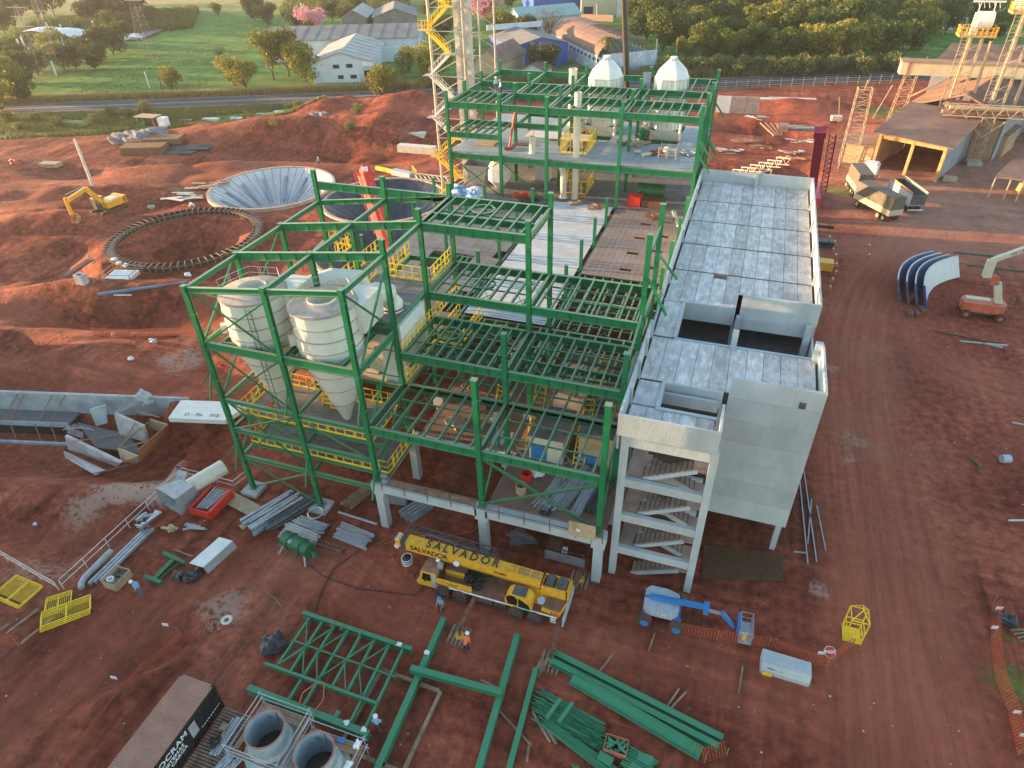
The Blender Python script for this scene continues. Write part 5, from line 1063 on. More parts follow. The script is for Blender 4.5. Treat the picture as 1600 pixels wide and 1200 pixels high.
for k, (u0, v0, u1, v1) in enumerate([(10, 990, 60, 952), (32, 1006, 82, 966), (80, 948, 110, 962), (0, 985, 15, 975)]):
    a_, b_ = G(u0, v0, .08), G(u1, v1, .08); single(MB().bar(a_, b_, .16, .12), 'plank', WOOD, ['long grey plank below the left yellow panels', 'long brown plank next to the scrap of orange net', 'short plank under the stacked yellow panels', 'stub of a plank at the left photo edge'][k], 'plank')
# grey tubes and duct parts along the railing
t = thing('hooked_duct', 'grey duct tube with a curved open end beside the railing', 'duct', (-41.5, 20, 0)); MB().path([(-42.3, 19.3, .25), (-42.6, 19.6, .3), (-42.75, 20.1, .35), (-42.8, 22.8, .4)], .24, 12).build('tube', GREY, t)
for k in range(3): single(MB().bar((-42.1+k*.32, 19.8+k*.25, .2), (-42.0+k*.3, 25.4+k*.2, .25), .2, .25), 'steel_channel', GREY, ['long grey channel nearest the hooked duct', 'middle long grey channel by the railing', 'long grey channel nearest the crate'][k], 'channel', )
t = thing('wooden_crate', 'open timber crate with buckets inside near the worker in blue', 'crate', (-38.6, 20.6, 0))
c0, c1, d0, d1 = -40.85, -39.6, 20.0, 21.6
for a, b in (((c0, d0, 0), (c1, d0+.05, .75)), ((c0, d1-.05, 0), (c1, d1, .75)), ((c0, d0+.05, 0), (c0+.05, d1-.05, .75)), ((c1-.05, d0+.05, 0), (c1, d1-.05, .75)), ((c0+.06, d0+.06, .05), (c1-.06, d1-.06, .1))): MB().bb(a, b).build('side_board', PLY, t)
single(MB().lathe((-40.45, 20.45, .1), [(.0, 0), (.22, 0), (.27, .6), (.2, .6), (.18, .1)], 16), 'bucket', WLT, 'white bucket in the timber crate', 'bucket'); single(blob((-40.0, 21.15, .5), .33, 5, 3), 'rubbish_bag', DPLAST, 'black bag in the timber crate', 'bag')
t = thing('green_frame_piece', 'green H shaped steel piece lying behind the crate', 'steel frame', (-37.8, 22.5, 0))
for a, b in (((-38.6, 23.9), (-36.2, 23.6)), ((-38.3, 21.6), (-36.6, 21.5))): MB().ib((*a, .35), (*b, .35), .3, .35, .03).build('beam', G3, t)
MB().ib((-37.4, 21.6, .35), (-37.3, 23.6, .35), .35, .3, .03).build('cross_beam', G3, t); MB().bar((-37.0, 21.7, .4), (-36.7, 23.5, .4), .06, .06).build('bar', G3, t)
for k, (x, y, r) in enumerate([(-35.0, 22.7, .5), (-34.8, 23.3, .42), (-36.0, 22.6, .4)]): single(blob((x, y, r*.6), r, 70+k, 3, (1, 1, .7)), 'rubbish_bag', DPLAST, ['larger black bag under the end of the white channel', 'black bag hidden behind the larger bag', 'black bag on its own near the worker in blue'][k], 'bag')
t = thing('white_trough', 'pale grey metal trough turned upside down over black bags', 'trough', (-35, 25, 0))
mb = MB(); A_ = np.array((-35.4, 23.4, .95)); B_ = np.array((-34.9, 26.3, .95)); mb.plate([A_, A_+(1.3, 0, 0), B_+(1.3, 0, 0), B_], .04); mb.build('top_plate', WHITE, t); MB().plate([A_+(1.32, 0, 0), A_+(1.5, 0, -.7), B_+(1.5, 0, -.7), B_+(1.32, 0, 0)], .04).build('side_plate', GREY, t); MB().plate([B_, B_+(1.3, 0, 0), B_+(1.3, .05, -.5), B_+(0, .05, -.5)], .03).build('end_plate', GREY, t)
t = thing('square_to_round_duct', 'large grey duct transition with a square mouth and round tail', 'duct', (-40.5, 29.5, 0))
sq = [(-42.9, 28.5, .1), (-40.3, 27.9, .1), (-40.3, 27.9, 2.0), (-42.9, 28.5, 2.0)]; m_ = [(-42.0, 30.2, .4), (-40.2, 30.0, .4), (-40.2, 30.0, 1.7), (-42.0, 30.2, 1.7)]
mb = MB().add(sq+m_, [(0, 1, 5, 4), (1, 2, 6, 5), (2, 3, 7, 6), (3, 0, 4, 7)]); mb.add([tuple(np.array(p)*.97+np.array(sq[0])*.0+np.array((-41.4, 28.9, 1.0))*.03) for p in sq+m_], [(4, 5, 1, 0), (5, 6, 2, 1), (6, 7, 3, 2), (7, 4, 0, 3)]); mb.build('transition', GREY, t)
MB().tube((-41.1, 30.1, 1.05), (-39.9, 33.2, 1.05), .72, 22).build('round_tail', CREAM, t)
mb = MB()
for i in range(4): mb.bar(sq[i], sq[(i+1) % 4], .07, .07)
mb.build('mouth_flange', GREY, t)
single(MB().plate([(-43.5, 30.6, .4), (-42.3, 30.6, .4), (-42.3, 31.4, 1.4), (-43.2, 31.4, 1.4)], .05), 'steel_plate', GREY, 'blue-grey plate leaning by the railing behind the square duct', 'plate')
t = thing('waste_skip', 'red open skip filled with tubes and scraps', 'skip', (-38.3, 29.5, 0))
for a, b in (((-39.6, 28.2, .1), (-37.6, 28.3, .9)), ((-39.3, 31.0, .1), (-37.3, 31.1, .9)), ((-37.65, 28.3, .1), (-37.4, 31.0, 1.0)), ((-39.6, 28.3, .1), (-39.45, 31, .9)), ((-39.5, 28.3, .1), (-37.6, 31.0, .2))): MB().bb(a, b).build('wall', RED, t)
for k in range(5): single(MB().tube((-39.2+k*.28, 28.6, .6+.08*k), (-38.9+k*.3, 30.8, 1.0), .09, 7), 'scrap_tube', GREY, '%s pale tube from the left sticking out of the red skip' % ('first', 'second', 'third', 'fourth', 'fifth')[k], 'tube')
for k, (x, y, w_, r) in enumerate([(-38.2, 27.0, 1.6, .3), (-40.3, 26.2, 1.2, -.2), (-43.0, 26.5, 1.0, .9), (-42.4, 25.6, .8, .2)]):
    mb = MB()
    for q in range(7): mb.box((x+random.uniform(-.5, .5)*w_, y+random.uniform(-.35, .35), .12+q*.06), (random.uniform(.7, 1.4)*w_*.6, random.uniform(.1, .35), .06), r+random.uniform(-.4, .4))
    single(mb, 'scrap_pile', [GREY, PLY, GREY, GALV][k], ['grey scrap pile in front of the red skip', 'pile of pale boards in front of the square duct', 'grey duct offcuts beside the railing post', 'small silver offcuts nearest the long channels'][k], 'scrap pile')
single(MB().plate([(-43.0, 27.7, .05), (-42.0, 27.5, .3), (-41.6, 25.2, 1.2), (-42.3, 25.2, .2)], .04), 'duct_plate', LBLUE, 'pale triangular duct plate beside the square duct mouth', 'plate')
single(MB().bar((-38.2, 24.6, .1), (-36.3, 24.5, .1), .14, .1), 'plank', WOOD, 'pale plank pointing at the white trough', 'plank')
# under and around the cyclone frame
bundle('steel_profiles', 'leaning rows of long grey profiles under the first cyclone bay', 'profiles', (-32.9, 30.4), 5.0, 6, 2, .35, 1.15, GREY, .1, .06, shape='ib'); bundle('steel_tubes', 'bundle of long dark tubes beside the profiles', 'tubes', (-31.4, 31.0), 5.0, 5, 2, .28, 1.15, DGREY, .1, .05)
bundle('round_bars', 'bundle of short grey round bars in front of the second post', 'bars', (-29.0, 30.2), 2.9, 7, 3, .16, -.05, GREY, .15, .03); bundle('flat_sheets', 'tray of weathered grey sheets in front of the round bars', 'sheets', (-29.3, 28.9), 3.4, 7, 2, .22, -.15, CONCF, .1, .03, shape='bar')
bundle('corrugated_panels', 'silver corrugated panels lying near the pale column', 'panels', (-25.0, 30.3), 3.4, 8, 1, .2, -.12, GALV, .1, .04, shape='bar'); bundle('rusty_pipes', 'two rusty pipes lying in front of the grey sheets', 'pipes', (-26.6, 28.8), 3.3, 2, 1, .3, -.12, RUST, .05, .08)
bundle('timber_stack', 'stack of long timbers under the cyclone frame', 'timber', (-26.8, 34.6), 3.4, 5, 3, .22, 1.2, WOOD, .05, .05, shape='bar'); bundle('pipe_on_ground', 'single long pale pipe behind the second post footing', 'pipe', (-25.7, 32.2), 4.3, 1, 1, .22, -.03, GALV)
for k, (x, y, L_, rz) in enumerate([(-36.3, 30.6, 3.4, -.2), (-34.3, 29.0, 1.6, 1.2), (-33.6, 29.5, 1.5, 1.1)]): single(MB().box((x, y, .06), (L_, 1.3 if k == 0 else .6, .08), rz), 'board', PLY, ['large brown board beside the corner footing', 'pale board propped near the profiles', 'second pale board closer to the profiles'][k], 'board')
single(MB().lathe((-29.3, 31.4, .35), [(.62, 0), (.7, .05), (.62, .1), (.56, .05), (.62, 0)], 24), 'pipe_ring', GALV, 'silver ring lying on the second post footing', 'ring')
t = thing('green_pressure_vessel', 'small green vessel lying on splayed legs with a nozzle', 'vessel', (-28.2, 27.5, 0))
MB().path([(-29.8, 27.9, .95), (-29.6, 27.87, .95), (-27.3, 27.4, .95), (-27.1, 27.35, .95)], .62, 18).build('shell', G3, t); MB().path([(-29.1, 27.75, .95), (-29.0, 27.73, .95)], .72, 18).build('band', G3, t); MB().path([(-27.9, 27.5, .95), (-27.8, 27.48, .95)], .72, 18).build('band', G3, t)
MB().tube((-27.2, 27.4, .9), (-26.4, 27.2, .8), .2, 10).build('nozzle', G3, t)
for x, y, dx in ((-29.6, 27.3, -.3), (-29.2, 28.4, -.1), (-27.4, 26.9, .2), (-27.2, 27.9, .1)): MB().bar((x, y, .7), (x+dx, y-.4, 0), .12, .12).build('leg', GREY, t)
MB().lathe((-28.8, 27.3, 1.45), [(.0, 0), (.18, 0), (.18, .1), (0, .1)], 12).build('hatch', GREY, t)
bundle('shoring_beams', 'stack of silver lattice shoring behind the left pale column', 'shoring', (-21.4, 34.4), 2.6, 5, 2, .32, 1.1, GREY, .05, .03, shape='ib'); bundle('floor_profiles', 'stack of grey profiles next to the lattice shoring', 'profiles', (-23.8, 35.2), 2.6, 6, 2, .2, .1, GREY, .05, .05, shape='bar')
t = thing('steel_rack', 'open steel rack with a grey side panel under the deck', 'rack', (-8.2, 34, 0)); MB().bb((-9.6, 33.1, 0), (-6.4, 33.2, .9)).build('side_panel', GREY, t); mb = MB()
for x in (-9.5, -8, -6.5):
    for y in (33.2, 34.4): mb.bar((x, y, 0), (x, y, 1.3), .07, .07)
for y in (33.2, 34.4): mb.bar((-9.5, y, 1.3), (-6.5, y, 1.3), .07, .07)
mb.build('frame', RUST, t); MB().box((-9.0, 33.9, .7), (1.0, .9, .8)).build('machine', RUST, t); MB().box((-8.1, 33.6, .9), (.4, .4, .3)).build('box', WLT, t)
single(blob((-12.0, 34.2, .35), 1.0, 81, 4, (1.1, .6, .45)), 'tarpaulin', mat('grey_tarp', (.14, .13, .13), .7), 'grey tarpaulin heap behind the middle pale column', 'tarpaulin')
t = thing('jib_section_frame', 'grey open ladder frame standing behind the crane boom', 'frame', (-17, 31.2, 0)); mb = MB(); mb.bar((-19.0, 31.4, 1.4), (-14.9, 31.2, 1.2), .1, .14); mb.bar((-19.3, 30.9, .3), (-15.2, 30.7, .2), .1, .14)
for k in range(4): mb.bar((-19.0+k*1.35, 31.4-.05*k, 1.35), (-19.3+k*1.35, 30.9, .3), .07, .07)
mb.build('frame', GREY, t)
# things stored on the concrete deck
bundle('rebar_bundle', 'silver bundle of scaffold couplers and tubes at the left of the deck store', 'tubes', (-9.6, 35.4), 4.0, 12, 3, .1, 1.35, GALV, 5.02, .14); bundle('channel_bundle', 'long grey channels in the middle of the deck store', 'channels', (-8.2, 36.3), 5.4, 8, 2, .16, 1.3, GREY, 5.02, .04, shape='bar'); bundle('blue_grey_tubes', 'blue-grey tubes stacked beside the channels', 'tubes', (-7.2, 35.4), 4.0, 8, 3, .11, 1.4, LBLUE, 5.02, .05)
bundle('tube_bundle', 'dark tubes nearest the right green column on the deck', 'tubes', (-6.1, 36.2), 4.4, 9, 3, .11, 1.4, DGREY, 5.02, .04)
single(MB().lathe((-12.0, 34.7, 5.0), [(.0, .02), (.42, 0), (.42, .8), (.37, .8), (.35, .1)], 18), 'drum', mat('tan_drum', (.36, .25, .18), .7), 'open tan drum nearest the deck edge', 'drum'); single(MB().lathe((-12.0, 36.0, 5.0), [(.0, .02), (.42, 0), (.42, .85), (.37, .85), (.35, .1)], 18), 'drum', RED, 'red drum behind the tan drum on the deck', 'drum'); single(blob((-11.3, 36.8, 5.4), .5, 90, 3), 'bag', WLT, 'white sack beside the red drum', 'sack')
single(MB().lathe((-9.6, 33.2, 5.0), [(.3, .02), (.45, .1), (.3, .2), (.16, .1), (.3, .02)], 18), 'tyre', BLACK, 'black tyre lying on the deck edge', 'tyre')
for k, (x0, x1, y0, y1, z0, h, m_) in enumerate([(-8.7, -5.9, 39.3, 42.0, 5.0, 3.0, PLY), (-12.6, -9.8, 38.6, 42.6, 5.0, 2.4, CREAM), (-12.4, -9.6, 45.0, 49.2, 4.6, 2.8, CONCF), (-8.4, -6.0, 44.6, 48.4, 4.6, 3.0, DARKC)]):
    t = thing('site_cabin', ['tan plywood-sided cabin inside the frame at the right', 'cabin with grey roof and blue end inside the frame', 'grey concrete hopper block further inside the frame', 'dark block at the back right inside the frame'][k], 'cabin', ((x0+x1)/2, (y0+y1)/2, z0)); MB().bb((x0, y0, z0), (x1, y1, z0+h)).build('body', m_, t); MB().bb((x0-.1, y0-.1, z0+h), (x1+.1, y1+.1, z0+h+.08)).build('roof', mat('flat_grey_roof', (.2, .17, .165), .85, var=.3, sc=1), t)
    if k < 2: MB().bb((x0+.2, y0-.06, z0+.1), (x0+1.5, y0-.01, z0+(1.0 if k == 0 else 1.5))).build('blue_panel', BLUE, t)
for k, (x, y) in enumerate([(-9.0, 40.5), (-9.2, 47), (-13.2, 41), (-17.8, 46.5)]):
    mb = MB()
    for q in (0, .9): mb.bar((x+q, y-1.6, 5), (x+q, y+1.6, 9.6), .06, .25)
    for q in range(13): mb.bb((x, y-1.6+q*.25, 5.1+q*.36), (x+.9, y-1.4+q*.25, 5.13+q*.36))
    single(mb, 'yellow_stair', YEL, ['yellow stair between the two cabins', 'yellow stair deep inside beside the concrete block', 'yellow stair left of the grey roofed cabin', 'yellow stair in the dark middle of the frame'][k], 'stair')
for k, (x, y, z) in enumerate([(-20.0, 41.5, 4.6), (-18.6, 43.8, 4.6), (-16.6, 42.2, 4.6), (-20.6, 46.6, 4.6), (-17.8, 48.2, 4.6)]):
    mb = MB()
    for q in range(9): mb.box((x+random.uniform(-.8, .8), y+random.uniform(-.7, .7), z+.15+random.uniform(0, .6)), (random.uniform(.3, 1.2), random.uniform(.2, .8), random.uniform(.15, .5)), random.uniform(0, 3))
    single(mb, 'material_pile', [PLY, RUST, GREY, RUST, DGREY][k], 'heap of %s stored on the inner floor %s' % (['boards', 'rusty parts', 'grey parts', 'rusty steel', 'dark parts'][k], ['left of the middle columns', 'under the second tier', 'close to the middle column', 'near the yellow cage', 'at the back of the frame'][k]), 'pile')
mb = MB()
for q in range(5): mb.bb((-16.8+q*.4, 39.8, 4.62), (-16.5+q*.4, 41.5, 4.8))
single(mb, 'sheet_stack', LBLUE, 'pale blue sheets lying on the inner floor behind the middle column', 'sheets')
# ---------------- retaining-wall channel ----------------
def chf(u, v, z): return (-56.5+u*.97+v*.24, 40+u*.24-v*.97, z)   # along the far rim, out towards the camera
t = thing('concrete_channel', 'long concrete channel with a pale far wall and timber props running off to the left', 'channel', (-60, 38, 0))
def cbox(u0, u1, v0, v1, z0, z1, nm, m, p=t):
    P = [chf(u, v, z) for z in (z0, z1) for u, v in ((u0, v1), (u1, v1), (u1, v0), (u0, v0))]; return MB().hexa(np.array(P)).build(nm, m, p)
CHW = mat('pale_wall_concrete', (.36, .40, .42), .85, var=.25, sc=.6)
cbox(-48, 5.5, -.3, .0, -2.2, .35, 'far_wall', CHW); cbox(-48, -7.5, 0, 2.0, -2.3, -2.05, 'floor', DARKC); cbox(-48, -7.5, 2.0, 2.1, -2.5, -1.9, 'near_lip', CHW); cbox(-48, -7.5, 1.6, 1.75, -3.9, -2.5, 'shadow_wall', JOINT_SHADE); cbox(-48, -7.5, 3.2, 3.5, -3.95, -3.6, 'foot_beam', CHW)
for k, u in enumerate((-13.6, -12.8, -9.6, -8.2)): MB().bar(chf(u, .1, .2), chf(u-1.2, 2.0, -1.9), .09, .09).build('prop', WOOD, t)
for u in (-16.0, -13.6, -10.8, -9.0): MB().bar(chf(u, 2.6, -1.8), chf(u+.1, 3.0, -3.9), .1, .1).build('prop', WOOD, t)
t = thing('intake_chamber', 'half built concrete intake box with formwork, rebar and an orange-brown side', 'concrete structure', (-54, 35, -3))
def slabp(pts, th, nm, m): return MB().plate(pts, th).build(nm, m, t)
def g(u, v, z): return G(u, v, z)
slabp([g(103, 680, -.6), g(190, 722, -.9), g(185, 728, -2.2), g(108, 700, -2.2)], .3, 'leaning_wall', CONCF)
slabp([g(100, 705, -1.8), g(165, 735, -2.2), g(150, 742, -2.8), g(103, 715, -2.8)], .15, 'fallen_panel', WHITE)
slabp([g(185, 700, -.4), g(215, 712, -.4), g(218, 722, -1.7), g(190, 722, -1.7)], .15, 'formwork_end', PLY)
slabp([g(215, 703, -.3), g(262, 663, -.3), g(266, 676, -1.5), g(218, 722, -1.5)], .12, 'formwork_side', mat('red_plywood', (.32, .115, .05), .6, var=.15))
slabp([g(235, 655, -.2), g(262, 663, -.3), g(258, 675, -1.5), g(232, 668, -1.5)], .15, 'formwork_end', PLY)
slabp([g(180, 645, .1), g(225, 665, .1), g(232, 690, -1.9), g(188, 678, -1.9)], .3, 'inner_wall', CONCF); slabp([g(140, 640, .2), g(165, 632, .2), g(168, 660, -1.7), g(150, 665, -1.7)], .35, 'stub_wall', CHW)
slabp([g(120, 660, -2.6), g(200, 680, -2.6), g(225, 710, -2.8), g(150, 700, -2.8)], .2, 'base_slab', DARKC)
mb = MB()
for k in range(9): mb.bar(g(178+k*5, 648-k*2.2, .1), g(196+k*5, 626-k*.3, .45), .06, .06)
for k in range(8): mb.bar(g(98+k*4, 672-k*.5, -.6), g(118+k*4, 662+k*1.4, -.6), .05, .05)
for k in range(5): mb.bar(g(105, 668+k*2, -.9), g(130, 676+k*2, -.9), .05, .05)
mb.build('rebar', GREY, t); mb = MB()
for a, b in (((185, 697, -.3), (232, 660, -.1)), ((188, 700, -.3), (212, 660, .2)), ((190, 700, -.4), (228, 690, -.4)), ((212, 643, .5), (250, 652, .4)), ((115, 690, -.7), (187, 678, -.3)), ((146, 740, -2.2), (215, 723, -1.9))): mb.bar(g(*a), g(*b), .09, .09)
mb.build('timber_strut', WOOD, t)
single(blob(g(225, 622, .4), .8, 95, 3, (1, .7, 1)), 'tarp_bundle', LBLUE, 'grey-blue bundle standing at the end of the channel wall', 'bundle')
t = thing('white_cover_slab', 'long white slab with black writing lying flat by the channel end', 'slab', (-47.5, 40.5, 0)); a_, b_, c_, d_ = (np.array(g(*p)) for p in ((264, 656, .6), (352, 660, .6), (394, 632, .6), (284, 628, .6)))
MB().plate([a_, b_, c_, d_], .5).build('slab', WHITE, t); exx = (b_-a_)/np.linalg.norm(b_-a_); text_mesh('O - 7m    010', .65, BLK, t, tuple(a_*.5+b_*.5+(d_-a_)*.25+np.array((.3, 0, .27))), tuple(exx), tuple(np.cross((0, 0, 1.), exx)))
# ---------------- pits ----------------
FUN = mat('funnel_concrete', (.56, .57, .59), .8, var=.15, sc=.5); FLAP = mat('funnel_strip', (.28, .33, .40), .7, var=.15); LIN = mat('dark_liner', (.035, .045, .07), .35, var=.35, sc=.8, bump=.5, bsc=2); RIMC = mat('rim_concrete', (.42, .33, .26), .9, var=.2)
for k in (1, 2, 3):
    cx, cy, r = PITS[k]; t = thing('concrete_funnel', ['', 'pale concrete funnel pit with radial strips, furthest left of the three', 'dark lined funnel pit partly behind the red crane boom', 'dark lined funnel pit close behind the green frame'][k], 'funnel pit', (cx, cy, 0), 0, 'funnel pits')
    MB().lathe((cx, cy, 0), [(1.2, -6.2), (r*.55, -3.4), (r-.15, .35 if k == 1 else .1)], 72).build('cone', FUN if k == 1 else LIN, t); MB().lathe((cx, cy, 0), [(.01, -6.1), (1.3, -6.1)], 24).build('bottom', DGREY, t)
    zt = .55 if k == 1 else .3; MB().lathe((cx, cy, 0), [(r-.15, zt-.25), (r-.15, zt), (r+.35, zt), (r+.4, -.9)], 72).build('rim', RIMC, t); mb = MB(); m2 = MB()
    for q in range(40):
        a_ = q*2*math.pi/40
        for f0, f1 in ((.12, .99),):
            p = lambda f, da=0: (cx+math.cos(a_+da)*(1.2+(r-1.4)*f), cy+math.sin(a_+da)*(1.2+(r-1.4)*f), -6.12+6.5*f+.05)
            if k == 1: mb.bar(p(f0), p(f1), .05, .05)
            elif q % 2: mb.bar(p(.3, .05), p(.98), .12, .1)
        if k == 1 and 7 <= q <= 27 and q % 3 == 0: m2.bar(p(.35, .04), p(.82, .04), .55, .14)
    mb.build('radial_seam', JOINT_SHADE if k == 1 else LIN, t)
    if k == 1: m2.build('radial_strip', FLAP, t)
cx, cy, r = PITS[0]; t = thing('ring_formwork', 'large circular formwork ring round a bare earth pit', 'formwork ring', (cx, cy, 0))
FW = mat('black_formwork', (.035, .03, .03), .7, var=.3)
MB().lathe((cx, cy, 0), [(r-.75, -.9), (r-.75, .75), (r-.66, .75), (r-.66, -.9)], 72).build('inner_form', FW, t); MB().lathe((cx, cy, 0), [(r+.35, -.4), (r+.35, .8), (r+.44, .8), (r+.44, -1.0)], 72).build('outer_form', FW, t)
MB().lathe((cx, cy, 0), [(r-.66, .35), (r+.35, .35)], 72).build('wet_concrete', CONCF, t)
mb = MB(); 
for q in range(72):
    a_ = q*2*math.pi/72; c_, s_ = math.cos(a_), math.sin(a_); mb.bar((cx+c_*(r-.95), cy+s_*(r-.95), .8), (cx+c_*(r+.7), cy+s_*(r+.7), .8), .12, .1)
    for rr in (r-.85, r+.55): mb.bar((cx+c_*rr, cy+s_*rr, -.4), (cx+c_*rr, cy+s_*rr, .85), .08, .08)
    a2 = a_+2*math.pi/72
    for rr, z in ((r-.85, .6), (r+.56, .6), (r-.85, 0), (r+.56, -.1)): mb.bar((cx+math.cos(a_)*rr, cy+math.sin(a_)*rr, z), (cx+math.cos(a2)*rr, cy+math.sin(a2)*rr, z), .08, .08)
mb.build('timber_walers', WOOD, t)
for k, (u, v) in enumerate([(178, 405), (186, 411), (196, 414)]): single(blob(G(u, v, .9), .35, 110+k, 3), 'white_sack', WLT, '%s white sack on the near left part of the formwork ring' % ('leftmost', 'middle', 'rightmost')[k], 'sack')
t = thing('blue_sump_box', 'square pit box with pale blue inside and a timber guard beside the ring', 'sump', G(190, 435)); c_ = np.array(G(192, 434)); 
MB().box(c_+(0, 0, .25), (3.6, 2.9, .5), .25).build('frame', WLT, t); MB().box(c_+(0, 0, .52), (3.0, 2.3, .06), .25).build('basin', mat('pale_blue_water', (.30, .45, .55), .3), t); tmp = MB()
for p, q in (((-2.2, -1.6), (2.2, -1.6)), ((-2.2, 1.8), (2.2, 1.8)), ((-2.2, -1.6), (-2.2, 1.8)), ((2.2, -1.6), (2.2, 1.8))):
    for z in (.6, 1.15): tmp.bar((*p, z), (*q, z), .07, .07)
    tmp.bar((*p, 0), (*p, 1.2), .08, .08)
lay(tmp, c_, .25).build('guard_rail', WOOD, t)
single(MB().tube(G(153, 460, .35), G(292, 441, .6), .2, 10), 'blue_pipe', mat('dull_blue_pipe', (.10, .20, .34), .5), 'long blue pipe on the red bank left of the green frame', 'pipe'); single(MB().bar(G(178, 461, .1), G(205, 461, .1), .2, .1), 'white_plank', WLT, 'white plank below the long blue pipe', 'plank')
t = thing('curved_form_panel', 'curved black form panel lying left of the ring', 'form panel', G(122, 420)); mb = MB(); 
for k in range(8): a_, b_ = [G(103+k*4.9, 433-(k**.9)*4.3, .3), G(103+(k+1)*4.9, 433-((k+1)**.9)*4.3, .3)]; mb.bar(a_, b_, .9, .25)
mb.build('panel', FW, t); mb = MB()
for k in range(8): a_ = G(103+k*4.9, 433-(k**.9)*4.3, .45); mb.bar((a_[0]-.3, a_[1]-.5, .45), (a_[0]+.3, a_[1]+.5, .45), .08, .06)
mb.build('ribs', WOOD, t); single(MB().bar(G(137, 400, .6), G(150, 410, .3), .3, .08), 'plank', WOOD, 'plank lying across the end of the curved form panel', 'plank')
t = thing('concrete_box_culvert', 'small hollow concrete block left of the blue sump', 'block', G(130, 443)); c_ = np.array(GH(130, 443))
for a, b in (((-.7, -.5, 0), (-.5, .5, 1.4)), ((.5, -.5, 0), (.7, .5, 1.4)), ((-.5, -.5, 0), (.5, -.35, 1.4)), ((-.5, .35, 0), (.5, .5, 1.4))): MB().bb(c_+a, c_+b).build('wall', CHW, t)
for k, (u, v, s, m_) in enumerate([(300, 322, .5, WLT), (294, 440-8, .45, WLT), (348, 402, .45, WLT), (14+280, 429, .3, WLT), (237, 326, .6, CONCF), (205, 562, .35, WLT), (178, 523, .3, WLT), (240, 535, .45, LBLUE), (212, 522, .3, CONCF), (55, 590+230, .2, WLT)]):
    gx_, gy_, gz_ = GH(u, v); single(blob((gx_, gy_, gz_+s*.5), s, 130+k, 2, (1, .8, .7)), 'debris_lump', m_, ['white lump in front of the big pale funnel', 'white lump by the near rim of the formwork ring', 'white sack on the near right rim of the ring', 'small white lump right of the blue pipe', 'grey block right of the excavator', 'white lump below the orange net', 'small white lump under the left end of the orange net', 'pale blue bag below the orange net', 'grey lump just under the orange net', 'tiny white scrap in the excavated hollow'][k], 'debris')
# timber and board stack by the pale funnel
for k, (u, v, w_, rz) in enumerate([(318, 295, 5, .35), (292, 312, 6, .3), (345, 288, 3, .2)]):
    gx_, gy_, _ = G(u, v); mb = MB()
    for q in range(10): mb.box((gx_+random.uniform(-.4, .4)*w_, gy_+random.uniform(-.3, .3)*w_, .15+q*.06), (random.uniform(.5, 1)*w_*.7, random.uniform(.2, .8), .08), rz+random.uniform(-.4, .4))
    single(mb, 'board_pile', [PLY, CREAM, WOOD][k], ['board pile touching the left rim of the pale funnel', 'pale dusty board pile lower left of the pale funnel', 'timber pile behind the rim of the pale funnel'][k], 'board pile')
# ---------------- excavator ----------------
t = thing('excavator', 'yellow tracked excavator reaching its bucket down to the red earth', 'excavator', G(172, 335)); e0 = np.array(G(175, 338)); 
hd = math.atan2(-.9, -.55) ; bk = np.array(G(118, 362)); dv = bk-e0; dv[2] = 0; Lr = np.linalg.norm(dv); dv /= Lr; sv = np.array((-dv[1], dv[0], 0)); rz = math.atan2(dv[1], dv[0])
z0 = H(e0[0], e0[1]); e0[2] = z0
for s in (-1, 1):
    mb = MB().box(e0+sv*s*1.25+(0, 0, .5), (4.4, .6, .75), rz); c1_ = e0+sv*s*1.25
    for q in (-2.2, 2.2): mb.tube(c1_+dv*q-sv*.3+(0, 0, .5), c1_+dv*q+sv*.3+(0, 0, .5), .38, 14)
    mb.build('track', TYRE, t)
MB().box(e0+(0, 0, .9), (2.2, 2.0, .4), rz).build('undercarriage', CHS, t); MB().box(e0-dv*.9+(0, 0, 1.6), (3.6, 2.7, 1.0), rz).build('body', YELC, t); MB().box(e0-dv*2.5+(0, 0, 1.65), (.7, 2.7, 1.2), rz).build('counterweight', YELC, t)
MB().box(e0+dv*.9+sv*.8*-1+(0, 0, 1.9), (1.6, 1.0, 1.7), rz).build('cab', DGREY, t); MB().box(e0+dv*.9-sv*.8+(0, 0, 2.78), (1.7, 1.1, .08), rz).build('cab_roof', YELC, t); MB().box(e0-dv*1.2+(0, 0, 2.13), (1.4, 1.6, .1), rz).build('engine_lid', CREAM, t)
A_ = e0+dv*.6+(0, 0, 1.7); B_ = e0+dv*(Lr*.36)+(0, 0, 4.9); C_ = e0+dv*(Lr*.86)+(0, 0, 4.2); D_ = e0+dv*(Lr*.92)+(0, 0, .9+1.0)
MB().bar(A_, B_, .45, .7).build('boom', YELC, t); MB().bar(B_, C_, .42, .6).build('boom', YELC, t); MB().bar(C_+dv*.4+(0, 0, .5), D_, .38, .5).build('stick', YELC, t); MB().tube(A_+dv*.8+(0, 0, .1), (A_+B_)/2+dv*.6+(0, 0, .3), .1, 8).build('cylinder', GREY, t); MB().tube(B_+(0, 0, .5), C_+(0, 0, .9), .1, 8).build('cylinder', GREY, t)
bm_ = MB(); 
th_ = np.linspace(-.3, 2.6, 7); pr = [(D_+dv*(-.1-.75*math.sin(a_))+np.array((0, 0, -.6-.75*math.cos(a_)))) for a_ in th_]
for p, q in zip(pr[:-1], pr[1:]): bm_.plate([p-sv*.6, p+sv*.6, q+sv*.6, q-sv*.6], .06)
for s in (-.6, .6): bm_.plate([p+sv*s for p in pr], .05)
bm_.build('bucket', mat('worn_bucket', (.35, .2, .1), .7, var=.3), t)
